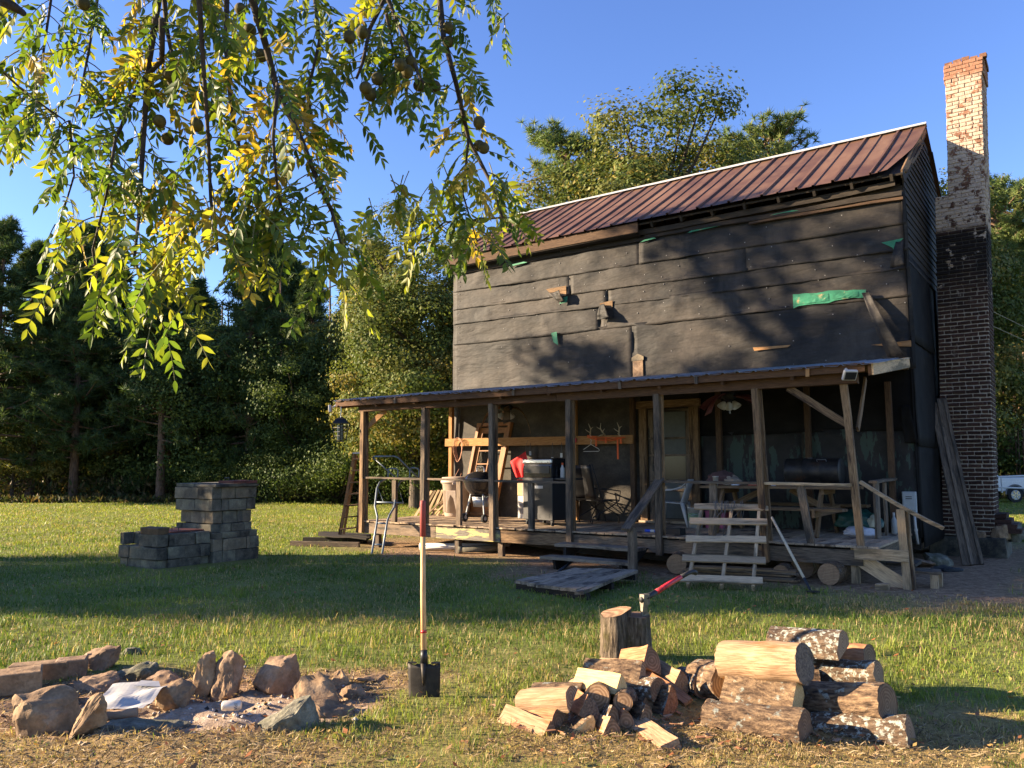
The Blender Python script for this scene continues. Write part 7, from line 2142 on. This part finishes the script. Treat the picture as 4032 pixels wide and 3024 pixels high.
# compound leaves: a drooping rachis with paired leaflets
rngw = random.Random(21)
leaflets = []      # (position, axis, normal, length, colour)
racs = MB()
YEL = [(.38, .28, .045), (.40, .26, .04), (.33, .27, .05)]
GRN = [(.08, .13, .02), (.10, .155, .02), (.06, .105, .02), (.14, .18, .025)]
LIM = [(.22, .25, .03), (.26, .26, .035)]
yel_spots = [(620, 235), (640, 180), (480, 430), (420, 400), (745, 370), (935, 340), (950, 260), (290, 60), (560, 60), (710, 230), (330, 150), (680, 290), (600, 330)]
def comp_leaf(P, dirv, n, L, pal, droop, seed):
    q = random.Random(seed)
    d = Vector(dirv).normalized()
    pts = []
    p = Vector(P)
    steps = n + 2
    for i in range(steps + 1):
        pts.append(p.copy())
        d = (d + Vector((0, 0, -droop / steps))).normalized()
        p = p + d * (L / steps)
    racs.tube(pts, list(np.linspace(.0032, .0014, len(pts))), 4)
    side = d.cross(Vector((q.uniform(-1, 1), q.uniform(-1, 1), q.uniform(-.3, .6)))).normalized()
    for i in range(2, steps + 1):
        ax = (pts[i] - pts[i - 1]).normalized()
        s0 = (side - ax * side.dot(ax)).normalized()
        for s in (-1, 1):
            if q.random() < .10: continue
            if i == steps and s == 1: axd = ax
            else: axd = (s0 * s * q.uniform(.75, 1.1) + ax * q.uniform(.35, .8) + Vector((0, 0, -q.uniform(.1, .7)))).normalized()
            nrm = axd.cross(ax.cross(axd)).normalized() if ax.cross(axd).length > .05 else axd.orthogonal().normalized()
            nrm = (ax.cross(axd) * s + Vector((q.uniform(-.6, .6), q.uniform(-.6, .6), q.uniform(-.4, .4)))).normalized()
            nrm = (nrm - axd * nrm.dot(axd)).normalized()
            ll = (.043 + .021 * math.sin(math.pi * i / (steps + 1))) * q.uniform(.8, 1.2)
            c = q.choice(pal); k = q.uniform(.7, 1.25)
            leaflets.append((pts[i], axd, nrm, ll, (c[0] * k, c[1] * k, c[2] * k)))
sd = 0
for (pts, Y, r), P in zip(boughs, twp):
    tot = 0
    nseg = len(P) - 1
    for i in range(nseg):
        n_att = max(2, int((P[i + 1] - P[i]).length / .037))
        for j in range(n_att):
            t = (j + rngw.random()) / n_att
            p = P[i].lerp(P[i + 1], t)
            px = pts[i][0] + (pts[i + 1][0] - pts[i][0]) * t; py = pts[i][1] + (pts[i + 1][1] - pts[i][1]) * t
            if py < -110: continue
            if r > .025: continue
            sd += 1
            a = rngw.uniform(0, 6.28)
            dv = Vector((math.cos(a), math.sin(a) * .8, rngw.uniform(-.5, .35)))
            ny = min(math.hypot(px - a_, py - b_) for a_, b_ in yel_spots)
            if ny < 55 and rngw.random() < .5: pal = YEL
            elif rngw.random() < (.08 if ny < 130 else .02): pal = YEL
            elif rngw.random() < .3: pal = LIM
            else: pal = GRN
            comp_leaf(p, dv, rngw.randint(5, 8), rngw.uniform(.2, .34), pal, rngw.uniform(.9, 2.4), sd)
# extra sprays at the lower fringe
for (px, py, Y, n_) in ((150, 640, 3.0, 1), (225, 640, 3.0, 3), (300, 600, 3.1, 4), (350, 640, 3.0, 3), (400, 560, 3.1, 4), (410, 720, 3.0, 1), (480, 560, 3.2, 5), (550, 520, 3.3, 5), (620, 480, 3.3, 5), (700, 560, 3.3, 3), (740, 600, 3.3, 2), (130, 560, 3.3, 3), (820, 500, 3.7, 3), (870, 440, 3.9, 4), (950, 440, 3.9, 4), (1010, 420, 3.9, 4), (1080, 430, 4.0, 4), (1040, 560, 3.9, 3), (60, 180, 3.7, 3), (20, 300, 3.7, 3), (40, 60, 3.4, 4), (1050, 30, 4.1, 3), (1080, 90, 4.1, 2), (1030, 230, 4.1, 3), (760, 290, 3.8, 2), (250, 440, 3.3, 4), (360, 430, 3.3, 6), (520, 430, 3.4, 6), (440, 480, 3.3, 5), (570, 600, 3.2, 3)):
    for j in range(n_):
        sd += 1
        p = D(px + rngw.uniform(-30, 30), py - 60 + rngw.uniform(-25, 25), Y + rngw.uniform(-.2, .2))
        ny = min(math.hypot(px - a_, py - b_) for a_, b_ in yel_spots)
        pal = YEL if (ny < 90 and rngw.random() < .4) or rngw.random() < .04 else (LIM if rngw.random() < .4 else GRN)
        comp_leaf(p, (rngw.uniform(-.8, .8), rngw.uniform(-.5, .5), rngw.uniform(-1, -.1)), rngw.randint(5, 7), rngw.uniform(.16, .28), pal, 1.0, sd)
ro = racs.build('leaf_stalks', plain('green_stalk', (.12, .12, .04), .6), wal, Matrix.Translation(-WO)); ro['kind'] = 'stuff'
def leaflet_geo(Lk, seed):
    """pointed folded leaflet along +X, 14 triangles"""
    q = random.Random(seed)
    st = [(0, 0), (.12, .09), (.32, .165), (.55, .17), (.78, .11), (.93, .035), (1.06, 0)]
    cv = q.uniform(.05, .35); fold = q.uniform(.1, .45); tw = q.uniform(-.25, .25)
    v, f = [], []
    for i, (x, w) in enumerate(st):
        zc = -cv * x * x * .5
        v += [(x, 0, zc), (x, w * (1 + q.uniform(-.1, .1)), zc + w * fold + tw * w * x), (x, -w * (1 + q.uniform(-.1, .1)), zc + w * fold - tw * w * x)]
    for i in range(len(st) - 1):
        a, b = i * 3, i * 3 + 3
        f += [(a, b, b + 1, a + 1), (a, a + 2, b + 2, b)]
    return v, f
LGEO = [leaflet_geo(1, s) for s in range(7)]
def leaf_M(t, sc=True):
    p, ax, nr, ll, c = t
    y = nr.cross(ax)
    M = Matrix((ax, y, nr)).transposed().to_4x4(); M.translation = Vector(p)
    return M @ Matrix.Diagonal((ll, ll, ll, 1))
rngw.shuffle(leaflets)
print('walnut leaflets', len(leaflets))
PALM = {}
def leaf_mesh_for(c, k):
    key = (k, tuple(round(x * 14) for x in c))
    if key not in PALM:
        v, f = LGEO[k]
        me = np_mesh('leaf', v, np.array(f), M_WALNUT, np.tile(np.array(c), (len(v), 1)), smooth=True)
        PALM[key] = me
    return PALM[key]
for i, t in enumerate(leaflets[:300]):
    link('leaf', leaf_mesh_for(t[4], i % 7), wal, Matrix.Translation(-WO) @ leaf_M(t))
LVs, LFs, LTs = [], [], []
nb = 0
for i, t in enumerate(leaflets[300:]):
    v, f = LGEO[i % 7]
    M = np.array(leaf_M(t)); A = np.array(v) @ M[:3, :3].T + M[:3, 3]
    LVs.append(A); LFs.append(np.array(f) + nb); LTs.append(np.tile(np.array(t[4]), (len(v), 1))); nb += len(v)
o = link('foliage', np_mesh('walnut_foliage', np.concatenate(LVs), np.concatenate(LFs), M_WALNUT, np.concatenate(LTs), smooth=True), wal, Matrix.Translation(-WO))
o['kind'] = 'stuff'
# nuts in their husks
HUSK = surf('walnut_husk', [(.3, srgb('#2f2c18')), (.55, srgb('#4d4624')), (.8, srgb('#655c32'))], 30, bump=.4, rand=.15, stain=srgb('#3a2a1c'), stain_scale=20, stain_at=(.6, .7))
bm = bmesh.new(); bmesh.ops.create_icosphere(bm, subdivisions=3, radius=.029)
for v_ in bm.verts: v_.co *= 1 + .03 * noise.noise(v_.co * 60)
nutm = bpy.data.meshes.new('walnut'); bm.to_mesh(nutm); bm.free(); nutm.materials.append(HUSK)
nutm.polygons.foreach_set('use_smooth', [True] * len(nutm.polygons))
for k, (px, py) in enumerate(((755, 80), (783, 70), (790, 190), (815, 170), (800, 205), (865, 140), (888, 135), (880, 155), (905, 185), (925, 170), (940, 188), (968, 60), (970, 90), (1035, 265), (1035, 315), (1045, 320), (425, 270), (362, 300), (365, 160), (375, 175), (520, 20), (540, 65), (505, 150), (565, 120), (180, 8), (560, 40), (345, 262), (440, 10))):
    nY = 3.6 + .12 * math.sin(k * 2.3) + (.3 if px > 900 else 0)
    o = link('nut', nutm, wal, Matrix.Translation(D(px, py, nY) - WO) @ Matrix.Rotation(k, 4, 'X') @ Matrix.Diagonal((1.0, 1.0, 1.1, 1)))

# fallen leaves and nuts on the lawn
def litter():
    rng = np.random.default_rng(3)
    n = 1500
    Y = 4.2 + 11 * rng.random(n) ** 1.6; X = (rng.random(n) - .5) * 1.5 * Y
    u, v = house_uv(X, Y); k = ~((u > -.1) & (v > -.1)); X, Y = X[k], Y[k]; n = len(X)
    C = np.stack([X, Y, ground_z(X, Y) + .02 + .025 * rng.random(n)], 1)
    N = unit(n, rng) * .6 + [0, 0, 1]; N /= np.linalg.norm(N, axis=1, keepdims=True)
    T = np.cross(N, unit(n, rng)); T /= np.linalg.norm(T, axis=1, keepdims=True)
    L = .025 + .04 * rng.random(n)
    V = quads_from(C, T, N, L, L * .5).reshape(-1, 3)
    cols = np.array([(.36, .2, .07), (.26, .16, .08), (.4, .28, .1), (.2, .13, .07), (.3, .12, .05)])
    o = link('fallen_leaves', np_mesh('fallen_leaves', V, np.arange(4 * n).reshape(-1, 4), M_DRY, np.repeat(cols[rng.integers(0, 5, n)], 4, 0)))
    tag(o, 'scattered brown and orange fallen leaves on the lawn', 'leaves', kind='stuff')
litter()
KEEPOUT += [(SX, SY, .2), (-5.6, 13.6, .75), (-5.1, 14.4, .8), (1.15, 5.35, .35), (.55, 5.55, .4), (1.6, 5.15, .3), (2.0, 5.1, .3), (2.1, 5.6, .3), (1.5, 5.7, .3), (-2.35, 5.85, .5)]
build_grass()
